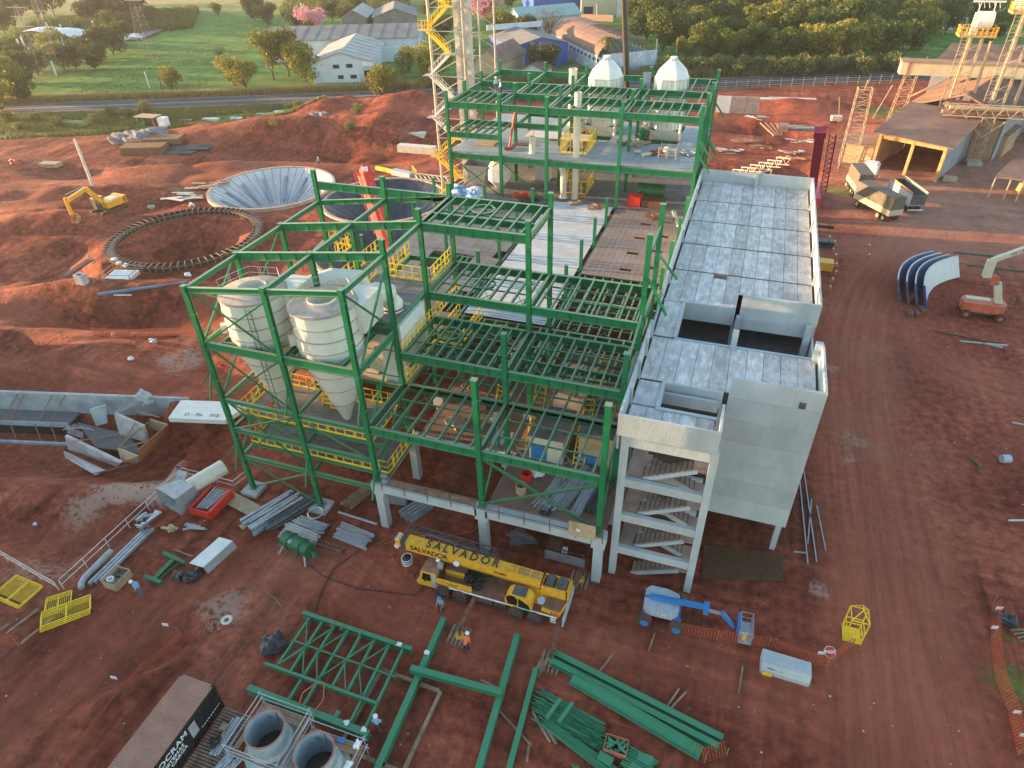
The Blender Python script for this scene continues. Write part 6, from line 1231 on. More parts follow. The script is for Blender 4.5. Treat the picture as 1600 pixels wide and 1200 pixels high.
# ---------------- red crane boom behind the pits ----------------
t = thing('red_crane', 'bright red telescopic crane boom rising steeply behind the cyclone frame', 'crane', (-45.0, 73, 0)); a_ = np.array(PY(612, 400, 72)); b_ = np.array(PY(572, 272, 78)); d_ = b_-a_; d_ /= np.linalg.norm(d_); a0_ = a_-d_*((a_[2]-1.5)/d_[2])
MB().bar(a0_, b_, 1.15, 1.3, (.5, .8, 0)).build('boom', RED, t); MB().bar(b_-d_*.2, b_+d_*1.0, 1.5, 1.0, (.5, .8, 0)).build('boom_head', RED, t); s_ = np.array((-.95, .1, 0)); mb = MB(); lo = b_+s_*1.0-d_*9; hi = b_+s_*1.3
for o_ in ((0, 0, 0), (-.7, 0, 0), (0, .7, 0), (-.7, .7, 0)): mb.bar(lo+o_, hi+o_, .1, .1)
for q in range(9):
    p = lo+(hi-lo)*q/9; r_ = lo+(hi-lo)*(q+1)/9; mb.bar(p, r_+(-.7, 0, 0), .06, .06); mb.bar(p+(0, .7, 0), r_, .06, .06)
mb.build('lattice_extension', RED, t); mb = MB()
for q in (-.75, -.95, .7): mb.tube(b_+np.array((q, -.6, -.2)), a0_+np.array((q, -.6, .5)), .03, 4)
mb.build('hoist_rope', CREAM, t); MB().box(b_+(.1, -.2, .8), (.7, .7, .5), .5).build('beacon_box', WLT, t); MB().bb(a0_+(-2, -1.6, -1.4), a0_+(2.5, 1.6, .4)).build('crane_carrier', RED, t)
lz = a_+d_*8.5; text_mesh('CRANE', .8, WLT, t, tuple(lz+np.array((.42, -.85, -.3))), tuple(-d_), (.8, .2, .55)) if False else None
# ---------------- lattice stair tower at the back ----------------
t = thing('stair_tower', 'tall slender stair tower with yellow flights rising beyond the picture top', 'tower', (-46, 106, 0)); GT = mat('tower_grey', (.42, .38, .34), .6, var=.15)
LEGM = mat('pale_leg_casing', (.50, .49, .46), .6); tx0, tx1, ty0, ty1 = -49.6, -42.6, 104.5, 109.0
for x, y, r_ in ((tx0, ty0, .22), (tx1-1.4, ty0, .2), (tx1+1.6, ty1+1, .16), (tx1+1.2, ty0, .14)): MB().tube((x, y, 0), (x, y, 40), r_, 10).build('mast', GT, t)
MB().bb((-46.0, 105.6, 0), (-45.2, 106.6, 40)).build('elevator_leg', LEGM, t); MB().bb((-44.2, 105.6, 0), (-43.4, 106.6, 40)).build('elevator_leg', LEGM, t)
mb = MB()
for z in np.arange(1, 40, .9): mb.tube((-45.7, 105.4, z), (-44.4, 105.4, z), .04, 4)
for z in np.arange(2, 38, 3.): mb.bar((-46, 105.5, z), (-43.4, 105.5, z+3), .1, .1); mb.bar((-43.4, 105.5, z), (-46, 105.5, z+3), .1, .1)
mb.build('ladder', GALV, t)
for k in range(12):
    z = 3.2*k+.5; lf = k % 2 == 0; xa, xb = (tx0-.3, -46.2) if lf else (-46.2, tx0-.3); m_ = WHITE if 3 <= k <= 6 else YEL
    mb = MB()
    for y in (ty0-.9, ty0-.1): mb.bar((xa, y, z), (xb, y, z+3.2), .06, .28)
    for q in range(10): mb.bb((xa+(xb-xa)*q/10-.12, ty0-.9, z+.32*q), (xa+(xb-xa)*q/10+.18, ty0-.1, z+.32*q+.04))
    for y in (ty0-.9, ty0-.1):
        mb.bar((xa, y, z+1.0), (xb, y, z+4.2), .05, .05)
        for q in range(7): f = q/6; mb.tube((xa+(xb-xa)*f, y, z+3.2*f), (xa+(xb-xa)*f, y, z+3.2*f+1.1), .03, 4)
    mb.build('stair_flight', m_, t); xl = xb; MB().bb((xl-1.1, ty0-1.0, z+3.12), (xl+1.1, ty0+.6, z+3.2)).build('landing', GT, t)
    if m_ is YEL: rail(t, [(xl-1.1, ty0-1.0), (xl+1.1, ty0-1.0)], z+3.2, h=1.2, st=.5)
    mb = MB(); mb.bar((tx0, ty0, z), (-44, ty1, z+3), .12, .12); mb.bar((tx1+1.6, ty1+1, z), (-43, ty0, z+3), .1, .1); mb.bar((tx0, ty0, z+3), (tx1+1.6, ty0, z+3), .12, .12); mb.build('lattice', GT, t)
# tall dark crane mast
t = thing('dark_crane_boom', 'tall near black round crane boom rising out of the top of the picture', 'crane boom', (-18.2, 103, 0)); q0 = np.array(PY(980, 135, 102.6)); q1 = np.array(PY(975, 0, 102.6)); dq = (q1-q0)/(q1[2]-q0[2]); lo = q0-dq*(q0[2]-1.2)
BRN = mat('dark_boom', (.03, .025, .022), .4, var=.2); MB().tube(lo, q0+dq*22, .42, 18).build('boom', BRN, t)
for z in (8, 16, 26): p = lo+dq*(z-1.2); MB().tube(p, p+dq*.5, .48, 18).build('section_collar', BRN, t)
MB().bb((lo[0]-1.4, lo[1]-2, 0), (lo[0]+1.4, lo[1]+4, 1.4)).build('carrier', DGREY, t)
# ---------------- right-hand plant ----------------
BROOF = mat('dusty_brown_roof', (.27, .165, .125), .85, var=.22, sc=.3); add_wave(BROOF, 1.6, 'X', .8, .08)
BWALL = mat('dusty_wall', (.42, .27, .17), .85, var=.2, sc=.4); GWALL = mat('grey_wall_sheet', (.25, .27, .31), .7, var=.15, sc=.4); ORW = mat('orange_column', (.55, .30, .12), .8, var=.25); GAL_ = mat('gallery_cream', (.62, .52, .33), .7, var=.12, sc=.3)
LAT = mat('pale_lattice_paint', (.50, .36, .24), .75, var=.2)
def roof(pts, m, name, par, th=.12, ribs=None):
    o = MB().plate(pts, th).build(name, m, par)
    if ribs:
        a, b, c, d = [np.array(p, float) for p in pts]; mb = MB(); n = ribs
        for i in range(n+1): f = i/n; mb.bar(a+(b-a)*f+(0, 0, th*.6), d+(c-d)*f+(0, 0, th*.6), .12, .06)
        mb.build('roof_rib', m, par)
    return o
def wl(a, b, z0, z1, m, par, name='wall', th=.15): return MB().bar((a[0], a[1], (z0+z1)/2), (b[0], b[1], (z0+z1)/2), th, z1-z0).build(name, m, par)
sA = thing('loading_shed', 'open fronted dusty shed with orange posts and brown sloping roof', 'shed', (28, 138, 0))
L0, R0 = np.array(G(1362, 263)[:2]), np.array(G(1461, 283)[:2]); dx_ = (R0-L0)/np.linalg.norm(R0-L0); dy_ = np.array((-dx_[1], dx_[0])); Wd = np.linalg.norm(R0-L0)
def S(a, b, z): p = L0+dx_*a+dy_*b; return (p[0], p[1], z)
HA = 6.2; DA = 17
roof([S(-1.2, -1.2, HA+.4), S(Wd+1.2, -1.2, HA-.1), S(Wd+1.2, DA, HA+1.8), S(-1.2, DA, HA+2.2)], BROOF, 'roof', sA, .15, 34)
for a in (0, Wd*.52, Wd): MB().bar(S(a, 0, 0), S(a, 0, HA-.1), .75 if a != Wd*.52 else .5, .5, dx_.tolist()+[0]).build('front_post', ORW, sA)
MB().bar(S(-.3, 0, HA-.35), S(Wd+.3, 0, HA-.6), .4, .6).build('front_beam', ORW, sA)
wl(S(Wd, .4, 0), S(Wd, DA, 0), 0, HA-.2, GWALL, sA); wl(S(0, .4, 0), S(0, DA, 0), 0, HA, BWALL, sA); wl(S(.2, DA-.2, 0), S(Wd-.2, DA-.2, 0), 0, HA+1, BWALL, sA)
t = thing('side_hut', 'small orange lit lean-to hut at the left of the shed opening', 'hut', S(-4, 0, 0)); wl(S(-5.5, .2, 0), S(-.6, .2, 0), 0, 3.6, BWALL, t); wl(S(-5.5, .2, 0), S(-5.5, 6, 0), 0, 3.6, BWALL, t); roof([S(-6.3, -.4, 3.6), S(-.5, -.4, 3.9), S(-.5, 6.5, 4.6), S(-6.3, 6.5, 4.2)], BROOF, 'roof', t, .12, 12)
sB = thing('storage_warehouse', 'long brown ribbed warehouse roof behind the shed with shadows across it', 'warehouse', S(6, 30, 0))
roof([S(-2.5, DA+.5, 7.2), S(7.5, DA+.5, 10.8), S(7.5, DA+42, 10.8), S(-2.5, DA+42, 7.2)], BROOF, 'roof', sB, .15); roof([S(7.5, DA+.5, 10.8), S(15.5, DA+.5, 7.6), S(15.5, DA+42, 7.6), S(7.5, DA+42, 10.8)], BROOF, 'roof', sB, .15)
mb = MB()
for i in range(60): b = DA+.6+i*.7; mb.bar(S(-2.5, b, 7.32), S(7.5, b, 10.92), .1, .06); mb.bar(S(7.5, b, 10.92), S(15.5, b, 7.72), .1, .06)
mb.build('roof_rib', BROOF, sB); wl(S(15.2, DA+.7, 0), S(15.2, DA+41, 0), 0, 7.3, GWALL, sB); wl(S(-2.2, DA+.7, 0), S(-2.2, DA+41, 0), 0, 7.1, BWALL, sB); wl(S(-2.1, DA+.7, 0), S(15, DA+.7, 0), 0, 7.2, BWALL, sB)
# roof of the far warehouse
sC = thing('far_warehouse', 'brown ribbed warehouse roof beyond the cream conveyor gallery', 'warehouse', G(1540, 120)); q = [G(1462, 97, 8), G(1640, 108, 8), G(1640, 72, 10.5), G(1488, 68, 10.5)]; roof(q, BROOF, 'roof', sC, .15, 46); wl(q[0], q[1], 0, 7.9, GWALL, sC)
# cream conveyor gallery on trestles
gA = np.array(PY(1404, 119, 171)); gB = np.array(PY(1640, 124, 171)); t = thing('conveyor_gallery', 'long cream enclosed conveyor gallery on lattice legs crossing above the roofs', 'conveyor', (gA[0], 171, 0))
MB().bb((gA[0], 171, 10.2), (gB[0]+15, 174, 12.7)).build('housing', GAL_, t); MB().bb((gA[0]-.2, 170.7, 12.7), (gB[0]+15, 174.3, 12.9)).build('roof', BROOF, t); MB().bb((gA[0]+1.2, 170.96, 10.3), (gA[0]+1.9, 170.99, 12.6)).build('end_recess', BROOF, t)
def lattice(par, p0, p1, w0, w1, n, m=LAT, name='lattice_leg', r=.1):
    p0 = np.array(p0, float); p1 = np.array(p1, float); mb = MB(); cs = [(-1, -1), (1, -1), (1, 1), (-1, 1)]
    P = lambda k, f: p0+(p1-p0)*f+np.array((cs[k][0]*(w0+(w1-w0)*f)/2, cs[k][1]*(w0+(w1-w0)*f)/2, 0))
    for k in range(4): mb.bar(P(k, 0), P(k, 1), r, r)
    for i in range(n):
        for k in range(4):
            j = (k+1) % 4; mb.bar(P(k, i/n), P(j, i/n), r*.6, r*.6); mb.bar(P(k if i % 2 else j, i/n), P(j if i % 2 else k, (i+1)/n), r*.55, r*.55)
    for k in range(4): mb.bar(P(k, 1), P((k+1) % 4, 1), r*.8, r*.8)
    return mb.build(name, m, par)
lattice(t, (29.3, 172.5, 0), (30.0, 172.5, 10.2), 2.6, 2.2, 7); MB().bar((30.5, 172, 5.5), (38, 172, 10.2), .3, .3).build('strut', LAT, t)
t = thing('lattice_mast', 'free standing pale lattice scaffold mast left of the shed with boards sticking up', 'mast', (17.9, 138.3, 0)); lattice(t, (17.9, 138.3, 0), (17.5, 138.0, 13.9), 2.9, 2.3, 11, name='mast_lattice', r=.12)
for a, b in (((14.6, 138, 8.0), (13.7, 138, 12.3)), ((20.0, 138, 9.0), (21.6, 138, 14.6)), ((17.4, 138, 13.5), (17.6, 138, 15.3))): MB().bar(a, b, .2, .12).build('board', LAT, t)
def elevator(px, py, y, z0, z1, lab, head=True):
    p = np.array(PY(px, py, y)); x = p[0]; t = thing('bucket_elevator', lab, 'elevator', (x, y, z0), 0, 'bucket elevators over the warehouses')
    for s in (-.9, .9): MB().bar((x+s, y, z0), (x+s, y, z1), .45, .5, (0, 1, 0)).build('casing', LAT, t)
    MB().tube((x+3.2, y+1, z0-1), (x+2.4, y, z1-1), .28, 8).build('spout', LAT, t)
    mb = MB()
    for s in (-.5, .45): mb.bar((x+s-2.0, y-.8, z0), (x+s-2.0, y-.8, z1), .1, .1)
    for z in np.arange(z0+.3, z1, .6): mb.bar((x-2.5, y-.8, z), (x-1.55, y-.8, z), .07, .07)
    for z in np.arange(z0+.5, z1-2, 2.2): mb.bar((x-2.5, y-.8, z), (x+.9, y, z+2), .1, .1); mb.bar((x-1.6, y-.8, z+1), (x+.9, y, z+1), .1, .1)
    mb.build('ladder', LAT, t); MB().bb((x-3.2, y-1.6, z1-.3), (x+2.6, y+1.8, z1-.1)).build('platform', LAT, t); rail(t, [(x-3.2, y-1.6), (x+2.6, y-1.6), (x+2.6, y+1.8), (x-3.2, y+1.8), (x-3.2, y-1.6)], z1-.1, YELC, 1.4, st=.8, r=.06)
    if head:
        MB().tube((x-.9, y+.2, z1+2.2), (x+1.5, y+.2, z1+2.2), 1.5, 20).build('head_drum', WHITE, t); MB().bb((x-1.4, y-.6, z1), (x-.4, y+.8, z1+3.4)).build('drive_box', CREAM, t)
        mb = MB()
        for s in (-1.4, 1.4): mb.bar((x+s, y, z1), (x+s*.8, y, z1+5.2), .14, .14)
        mb.bar((x-2.4, y, z1+5.2), (x+2.6, y, z1+5.2), .2, .3)
        for q in range(5): mb.bar((x-1.6+q*.8, y, z1+5.2), (x-1.2+q*.8, y, z1+4.2), .1, .1)
        mb.build('hoist_frame', WHITE, t)
    else: MB().bb((x-.7, y-.5, z1), (x+.9, y+.7, z1+5)).build('drive_box', CREAM, t)
    return t
elevator(1487, 172, 154, 5.5, 20.5, 'left bucket elevator with white drum and hoist frame on top'); elevator(1557, 165, 152, 6, 24.5, 'right bucket elevator running out of the top right of the picture', False)
t = thing('truss_conveyor', 'dusty open truss conveyor running off to the right above the shed', 'conveyor', (36, 147, 8)); x0, x1, y = 32.5, 62, 146.5; mb = MB()
for yy in (y, y+1.8):
    for z in (8.3, 10): mb.bar((x0, yy, z), (x1, yy, z), .16, .16)
    for q in range(24): xa = x0+q*1.2; mb.bar((xa, yy, 8.3 if q % 2 else 10), (xa+1.2, yy, 10 if q % 2 else 8.3), .1, .1)
mb.build('truss', LAT, t); MB().bb((x0, y+.2, 8.6), (x1, y+1.6, 9.0)).build('belt', BROOF, t); MB().tube((x0+1, y+.9, 9.5), (x1, y+.9, 9.5), .45, 10).build('pipe', LAT, t); lattice(t, (40, 146, 0), (40, 147, 8.3), 1.6, 2.0, 7); MB().bar((36.5, 147, 8), (40, 146.5, 4.8), .22, .22).build('strut', LAT, t); MB().bar((43.5, 147, 8), (40, 146.5, 4.8), .22, .22).build('strut', LAT, t); MB().bb((39, 145, 0), (41.5, 147.5, .6)).build('base', CONCF, t)
t = thing('small_open_shed', 'small ribbed roof shelter on posts at the right photo edge', 'shelter', G(1600, 300)); q = [G(1555, 277, 3.4), G(1660, 290, 3.4), G(1668, 258, 4.4), G(1585, 248, 4.4)]; roof(q, BROOF, 'roof', t, .1, 22)
for u, v in ((1556, 278), (1580, 281), (1600, 284)): p = G(u, v, 3.3); MB().bar((p[0], p[1], 0), p, .18, .18).build('post', LAT, t)
single(MB().tube((G(1592, 300)[0], G(1592, 300)[1], .2), (G(1592, 300)[0]+.2, G(1592, 300)[1], 1.5), .6, 14), 'concrete_mixer', ORW, 'round mixer drum under the small ribbed shelter', 'mixer')
t = thing('side_tank_house', 'dusty flat roofed block to the right of the shed', 'building', G(1550, 245)); a_ = np.array(G(1532, 240)); MB().box(a_+(2, 3, 2.1), (6, 8, 4.2), -.45).build('wall', BWALL, t); MB().box(a_+(2, 3, 4.3), (6.5, 8.5, .2), -.45).build('roof', BROOF, t)
t = thing('far_grey_house', 'grey blue low building at the far right edge', 'building', G(1570, 220)); a_ = np.array(G(1575, 205)); MB().box(a_+(6, 4, 4), (10, 10, 8), -.45).build('wall', GWALL, t); MB().box(a_+(6, 4, 8.1), (10.6, 10.6, .2), -.45).build('roof', BROOF, t)
single(MB().box(np.array(G(1483, 282))+(0, 0, .35), (2.2, 1.3, .7), -.1), 'pallet_stack', LAT, 'dusty pallet stack at the foot of the right shed post', 'pallets')
# trucks
TP = mat('tan_tarp', (.13, .11, .085), .8, var=.15, sc=.8); TB = mat('truck_side_board', (.50, .42, .30), .7, var=.15)
def truck_box(par, c, rz, L, W, z0, h, m_top, m_side, name='cargo'):
    lo = lay(MB().bb((-L/2, -W/2, z0), (L/2, W/2, z0+.9)), (c[0], c[1], 0), rz); lo.build('side_board', m_side, par)
    mb = MB().hexa(np.array([(-L/2+.03, -W/2+.03, z0+.9), (L/2-.03, -W/2+.03, z0+.9), (L/2-.03, W/2-.03, z0+.9), (-L/2+.03, W/2-.03, z0+.9), (-L/2+.05, -W*.45, z0+h), (L/2-.05, -W*.45, z0+h), (L/2-.05, W*.45, z0+h), (-L/2+.05, W*.45, z0+h)])); lay(mb, (c[0], c[1], 0), rz).build(name, m_top, par)
def tw(par, c, rz, pts, r=.5, rim=CREAM):
    for a, b in pts:
        x, y = c[0]+a*math.cos(rz)-b*math.sin(rz), c[1]+a*math.sin(rz)+b*math.cos(rz); s = np.array((-math.sin(rz), math.cos(rz), 0)); p = np.array((x, y, r))
        W = MB().tube(p-s*.2, p+s*.2, r, 18).build('wheel', TYRE, par); MB().tube(p-s*.22, p+s*.22, r*.5, 12).build('rim', rim, W)
t = thing('covered_truck', 'white cab truck with tan tarpaulin box turning in front of the shed', 'truck', G(1340, 300)); c = G(1338, 300); rz = math.radians(100)
truck_box(t, c, rz, 6.2, 2.5, 1.1, 2.9, TP, TB); tw(t, c, rz, [(2.2, 1.1), (1.0, 1.1), (-2, 1.1), (2.2, -1.1), (-2, -1.1), (-1.0, 1.1)]); MB().box((c[0], c[1], .8), (.9, 7.5, .3), rz-math.pi/2).build('chassis', CHS, t)
cc = G(1352, 283); lay(MB().bb((-1.1, -1.2, .8), (1.2, 1.2, 2.9)), (cc[0]+.4, cc[1]+.8, 0), rz-.5).build('cab', WHITE, t); lay(MB().bb((1.2, -1.0, 1.8), (1.24, 1.0, 2.7)), (cc[0]+.4, cc[1]+.8, 0), rz-.5).build('windscreen', GLASS, t); lay(MB().bb((-1.0, -1.0, 2.9), (.6, 1.0, 3.3)), (cc[0]+.4, cc[1]+.8, 0), rz-.5).build('roof_fairing', WHITE, t); tw(t, (cc[0]+.4, cc[1]+.8), rz-.5, [(.5, 1.1), (.5, -1.1)])
t = thing('covered_trailer', 'tan tarpaulin covered trailer hitched behind the white cab truck', 'trailer', G(1365, 330)); a_, b_ = np.array(G(1330, 319)), np.array(G(1385, 349)); rz = math.atan2(a_[1]-b_[1], a_[0]-b_[0]); s_ = np.array((math.sin(rz), -math.cos(rz), 0)); c = (a_+b_)/2+s_*1.25*1
c = (a_+b_)/2 + np.array((math.cos(rz-math.pi/2), math.sin(rz-math.pi/2), 0))*1.2*1; truck_box(t, c, rz, 8.4, 2.5, 1.1, 2.8, TP, TB); tw(t, c, rz, [(-2.0, 1.1), (-3.2, 1.1), (3.0, 1.1), (-2.0, -1.1), (-3.2, -1.1), (3, -1.1)]); MB().box((c[0], c[1], .8), (8, .9, .3), rz).build('chassis', CHS, t)
t = thing('dump_trailer', 'open topped dark dump trailer with pale side beside the covered trailer', 'trailer', G(1415, 310)); a_ = np.array(G(1418, 334)); rz = math.radians(108); c = a_+np.array((math.cos(rz), math.sin(rz), 0))*4.2+(1.0, 0, 0); DT = mat('dump_dark', (.10, .09, .09), .6, var=.2); LS = mat('pale_side', (.55, .55, .55), .6)
L_, W_ = 7.8, 2.5
for a, b, m_ in (((-L_/2, W_/2-.08, 1.2), (L_/2, W_/2, 3.0), LS), ((-L_/2, -W_/2, 1.2), (L_/2, -W_/2+.08, 3.0), DT), ((-L_/2, -W_/2+.08, 1.2), (-L_/2+.08, W_/2-.08, 3.0), DT), ((L_/2-.08, -W_/2+.08, 1.2), (L_/2, W_/2-.08, 3.0), DT), ((-L_/2+.08, -W_/2+.08, 1.2), (L_/2-.08, W_/2-.08, 1.6), DT)): lay(MB().bb(a, b), c, rz).build('side_wall' if m_ is LS or a[2] > 9 else 'body_panel', m_, t)
lay(MB().bb((-L_/2, W_/2-.1, 3.0), (L_/2, W_/2+.02, 3.45)), c, rz).build('side_extension', ORW, t); lay(MB().bb((-L_/2, -W_/2-.02, 3.0), (L_/2, -W_/2+.1, 3.45)), c, rz).build('side_extension', TB, t); tw(t, c, rz, [(-1.2, 1.1), (-2.5, 1.1), (2.6, 1.1), (-1.2, -1.1), (-2.5, -1.1)], .5, DGREY); lay(MB().bb((-L_/2-.1, -1.2, .55), (-L_/2, 1.2, .7)), c, rz).build('bumper', WLT, t); MB().box((c[0], c[1], .9), (7, .9, .4), rz).build('chassis', CHS, t)
for k in range(5): lay(MB().bb((-L_/2-.03, -.9+k*.42, 1.3), (-L_/2, -.75+k*.42, 1.45)), c, rz).build('tail_lamp_box', WLT, t)
# curved tank plates
PB = mat('plate_blue_grey', (.10, .14, .24), .5, var=.2); PBL = mat('plate_blue', (.02, .07, .33), .45); PW = mat('plate_white', (.55, .57, .58), .5, var=.06)
a_, b_ = np.array(G(1434, 478)), np.array(G(1487, 431))
for k in range(4):
    t = thing('curved_tank_plate', ['leftmost blue curved tank plate in the leaning stack', 'second blue curved tank plate from the left in the stack', 'third blue curved tank plate next to the white-faced one', 'curved tank plate showing its broad white face on the right of the stack'][k], 'tank plate', tuple(a_), 0, 'curved tank plates'); mb = MB(); n = 12; off = np.array((k*.95-1.6, -k*.25, 0))
    rowb, rowt = [], []
    for i in range(n+1):
        f = i/n; p = a_+(b_-a_)*f+off+np.array((-1.0, .8, 0))*1.5*math.sin(math.pi*min(f*.9+.1, 1)*.9); rowb.append(p+(0, 0, .1)); rowt.append(p+np.array((-.9, .6, 2.7)))
    V = rowb+rowt; V2 = [p+np.array((.07, .02, .02)) for p in V]; m = n+1
    fs_ = [(i, i+1, m+i+1, m+i) for i in range(n)]; mb.add(V, fs_); mb.build('outer_face', PB, t); m2 = MB().add(V2, [f[::-1] for f in fs_]); m2.build('inner_face', PW if k == 3 else PB, t)
    mb = MB()
    for i in range(n): mb.bar(rowt[i]+(0, 0, .06), rowt[i+1]+(0, 0, .06), .16, .1)
    mb.build('top_flange', GALV if k % 2 == 0 else PW, t); MB().bar(rowb[0], rowt[0], .12, .25).build('end_flange', PBL if k == 3 else PB, t)
for k, (u, v) in enumerate([(1422, 492), (1432, 492), (1440, 486)]): single(MB().box(np.array(G(u, v))+(0, 0, .2), (.6, 1.3, .4), .1*k), 'timber_block', RUST, '%s brown block at the foot of the curved plates' % ('left', 'middle', 'right')[k], 'block')
# big orange boom lift
t = thing('boom_lift', 'orange and cream boom lift with a tall folded mast at the right edge', 'boom lift', G(1532, 492)); c = np.array(G(1531, 492)); OR2 = mat('lift_orange', (.55, .13, .07), .5, var=.15); LC = mat('lift_cream', (.60, .57, .42), .5, var=.08)
MB().prism([(c[0]-2.4, c[1]-1.0), (c[0]+1.8, c[1]-1.1), (c[0]+2.2, c[1]-.2), (c[0]+2.0, c[1]+1.0), (c[0]-1.9, c[1]+1.2), (c[0]-2.6, c[1]+.3)], .8, 1.9).build('body', OR2, t); MB().box(c+(-.8, .35, 1.95), (2.6, .7, .12)).build('deck_cover', LC, t); MB().box(c+(0, 0, .6), (4.2, 1.2, .5)).build('chassis', DGREY, t)
for a, b in ((-1.9, -1.2), (1.7, -1.3), (-1.9, 1.2), (1.7, 1.3)): p = c+np.array((a, b, .5)); W = MB().tube(p-(0, .2, 0), p+(0, .2, 0), .52, 18).build('wheel', TYRE, t); MB().tube(p-(0, .22, 0), p+(0, .22, 0), .25, 12).build('rim', OR2, W)
yb = c[1]; m0 = np.array(PY(1557, 487, yb)); m1 = np.array(PY(1559, 442, yb)); m0[2] = 1.2; MB().bar(m0, m1, .75, .6, (0, 1, 0)).build('mast', LC, t); MB().bar(m1-(.3, 0, .2), m1+(-.6, 0, .9), .8, .6, (0, 1, 0)).build('knuckle', OR2, t)
k0 = np.array(PY(1541, 432, yb)); k1 = np.array(PY(1550, 407, yb)); k2 = np.array(PY(1606, 387, yb)); MB().bar(k0, k1, .8, .9, (0, 1, 0)).build('riser', LC, t); MB().bar(k1, k2, .5, .55, (0, 1, 0)).build('boom', LC, t); MB().bar(k1-(0, 0, .3), m1+(0, 0, .8), .2, .2, (0, 1, 0)).build('cylinder', DGREY, t)
db = (k2-k1)/np.linalg.norm(k2-k1); text_mesh('AIR LIFT', .45, mat('lift_blue_letters', (.05, .05, .3), .5), t, tuple(k1+db*2.6+np.array((0, -.32, 0))), tuple(db), tuple(np.cross((0, 1., 0), -db)*1) if np.cross((0, 1., 0), -db)[2] > 0 else tuple(-np.cross((0, 1., 0), -db)))
# small things in the right yard
for k, (u0, v0, u1, v1, w_, m_) in enumerate([(1461, 517, 1558, 536, .16, RUST), (1500, 533, 1575, 540, .14, GALV), (1530, 535, 1567, 543, .14, GALV), (1578, 482, 1586, 466, .2, RUST), (1519, 717, 1534, 730, .35, RUST), (1576, 813, 1600, 813, .08, CREAM), (1490, 394, 1575, 402, .15, G3), (1510, 414, 1600, 424, .15, G3), (1582, 660, 1600, 664, .1, GALV)]):
    single(MB().bar(G(u0, v0, .1), G(u1, v1, .1), w_, .14), 'loose_bar', m_, ['long brown bar on the yard below the curved plates', 'pale pipe in front of the orange lift', 'second pale pipe partly over the first', 'short stick right of the orange lift', 'rusty strip by the grey drum', 'white stick at the right edge', 'green hose pipe beyond the curved plates', 'green pipe behind the orange lift', 'pale bar inside the orange tape at the right edge'][k], 'bar')
single(MB().tube(np.array(G(1562, 722))+(0, 0, .4), np.array(G(1575, 722))+(0, 0, .4), .38, 14), 'grey_drum', LBLUE, 'pale grey-blue drum lying alone on the right yard', 'drum')
single(blob(G(1575, 968, .3), .6, 150, 3, (1.2, .8, .6)), 'rubbish_bag', DPLAST, 'dark bag by the stakes at the right edge', 'bag')
for k in range(5): p = G(1580+k*5, 985+k*6, .2); single(MB().bar(p, (p[0]+1.5, p[1]+.5+.1*k, .3+.08*k), .12, .12), 'stake', WOOD, '%s pointed stake from the left in the pile at the right edge' % ('first', 'second', 'third', 'fourth', 'fifth')[k], 'stake')
# beside the concrete building
def cone(u, v, lab, fl=False):
    x, y, _ = G(u, v); t = thing('traffic_cone', lab, 'cone', (x, y, 0), 0, 'traffic cones'); MB().lathe((x, y, 0), [(.2, .05), (.03, .85), (0, .85)], 12).build('cone', ORANGE, t); MB().box((x, y, .03), (.45, .45, .05)).build('base', ORANGE, t); MB().lathe((x, y, .4), [(.135, 0), (.1, .22)], 12).build('white_band', WLT, t)
for k, (u, v) in enumerate([(1295, 374), (1303, 381), (1301, 393), (1305, 402), (1306, 416), (1305, 428), (1300, 440), (1296, 452), (1357, 387), (1357, 402), (1443, 402)]):
    cone(u, v, ('%s cone from the top in the row along the building' % ('first', 'second', 'third', 'fourth', 'fifth', 'sixth', 'seventh', 'eighth')[k]) if k < 8 else ['farther of two cones alone in the yard', 'nearer of two cones alone in the yard', 'cone by the curved blue plates'][k-8])
t = thing('parked_crane_machine', 'dusty machine with yellow box and black counter arms beside the building', 'machine', G(1290, 400)); MB().box(np.array(G(1290, 420))+(-.2, 0, .6), (2.0, 1.6, 1.2)).build('yellow_box', YELC, t); MB().box(np.array(G(1287, 385))+(0, 0, .5), (2.2, 1.2, 1.0)).build('body', DGREY, t)
for v in (366, 392): mb = MB().box(np.array(G(1286, v))+(0, 0, 1.2), (2.4, .4, .3)); mb.box(np.array(G(1290, v))+(.2, 0, 1.2), (.2, 1.2, .3)); mb.build('outrigger_arm', BLK, t)
t = thing('maroon_crane', 'dark red telescopic crane boom with lattice jib behind the concrete building', 'crane', (8, 122, 0)); q1 = np.array(PY(1281, 210, 106)); q0 = np.array(PY(1268, 300, 118)); d_ = (q1-q0)/np.linalg.norm(q1-q0); q0 = q0-d_*((q0[2]-1.8)/d_[2]) if q0[2] > 1.8 else q0
MB().bar(q0, q1, 1.3, 1.3, (0, 1, .3)).build('boom', MAROON, t); MB().bar(q1-d_*.3, q1+d_*1.2, 1.6, 1.0, (0, 1, .3)).build('boom_head', MAROON, t); mb = MB(); 
for o_ in ((1.3, 0, 0), (2.2, 0, 0), (2.2, .8, 0)): mb.bar(q0+o_, q1+o_, .12, .12)
for q in range(12): p = q0+(q1-q0)*q/12; r_ = q0+(q1-q0)*(q+1)/12; mb.bar(p+(1.3, 0, 0), r_+(2.2, 0, 0), .08, .08); mb.bar(p+(2.2, .8, 0), r_+(1.3, 0, 0), .08, .08)
mb.build('lattice_jib', MAROON, t); MB().bb(q0+(-1.5, -2, -1.8), q0+(1.5, 5, -.3)).build('carrier', MAROON, t)
t = thing('stacked_trusses', 'row of pale roof trusses lying beyond the concrete building', 'trusses', G(1165, 265)); 
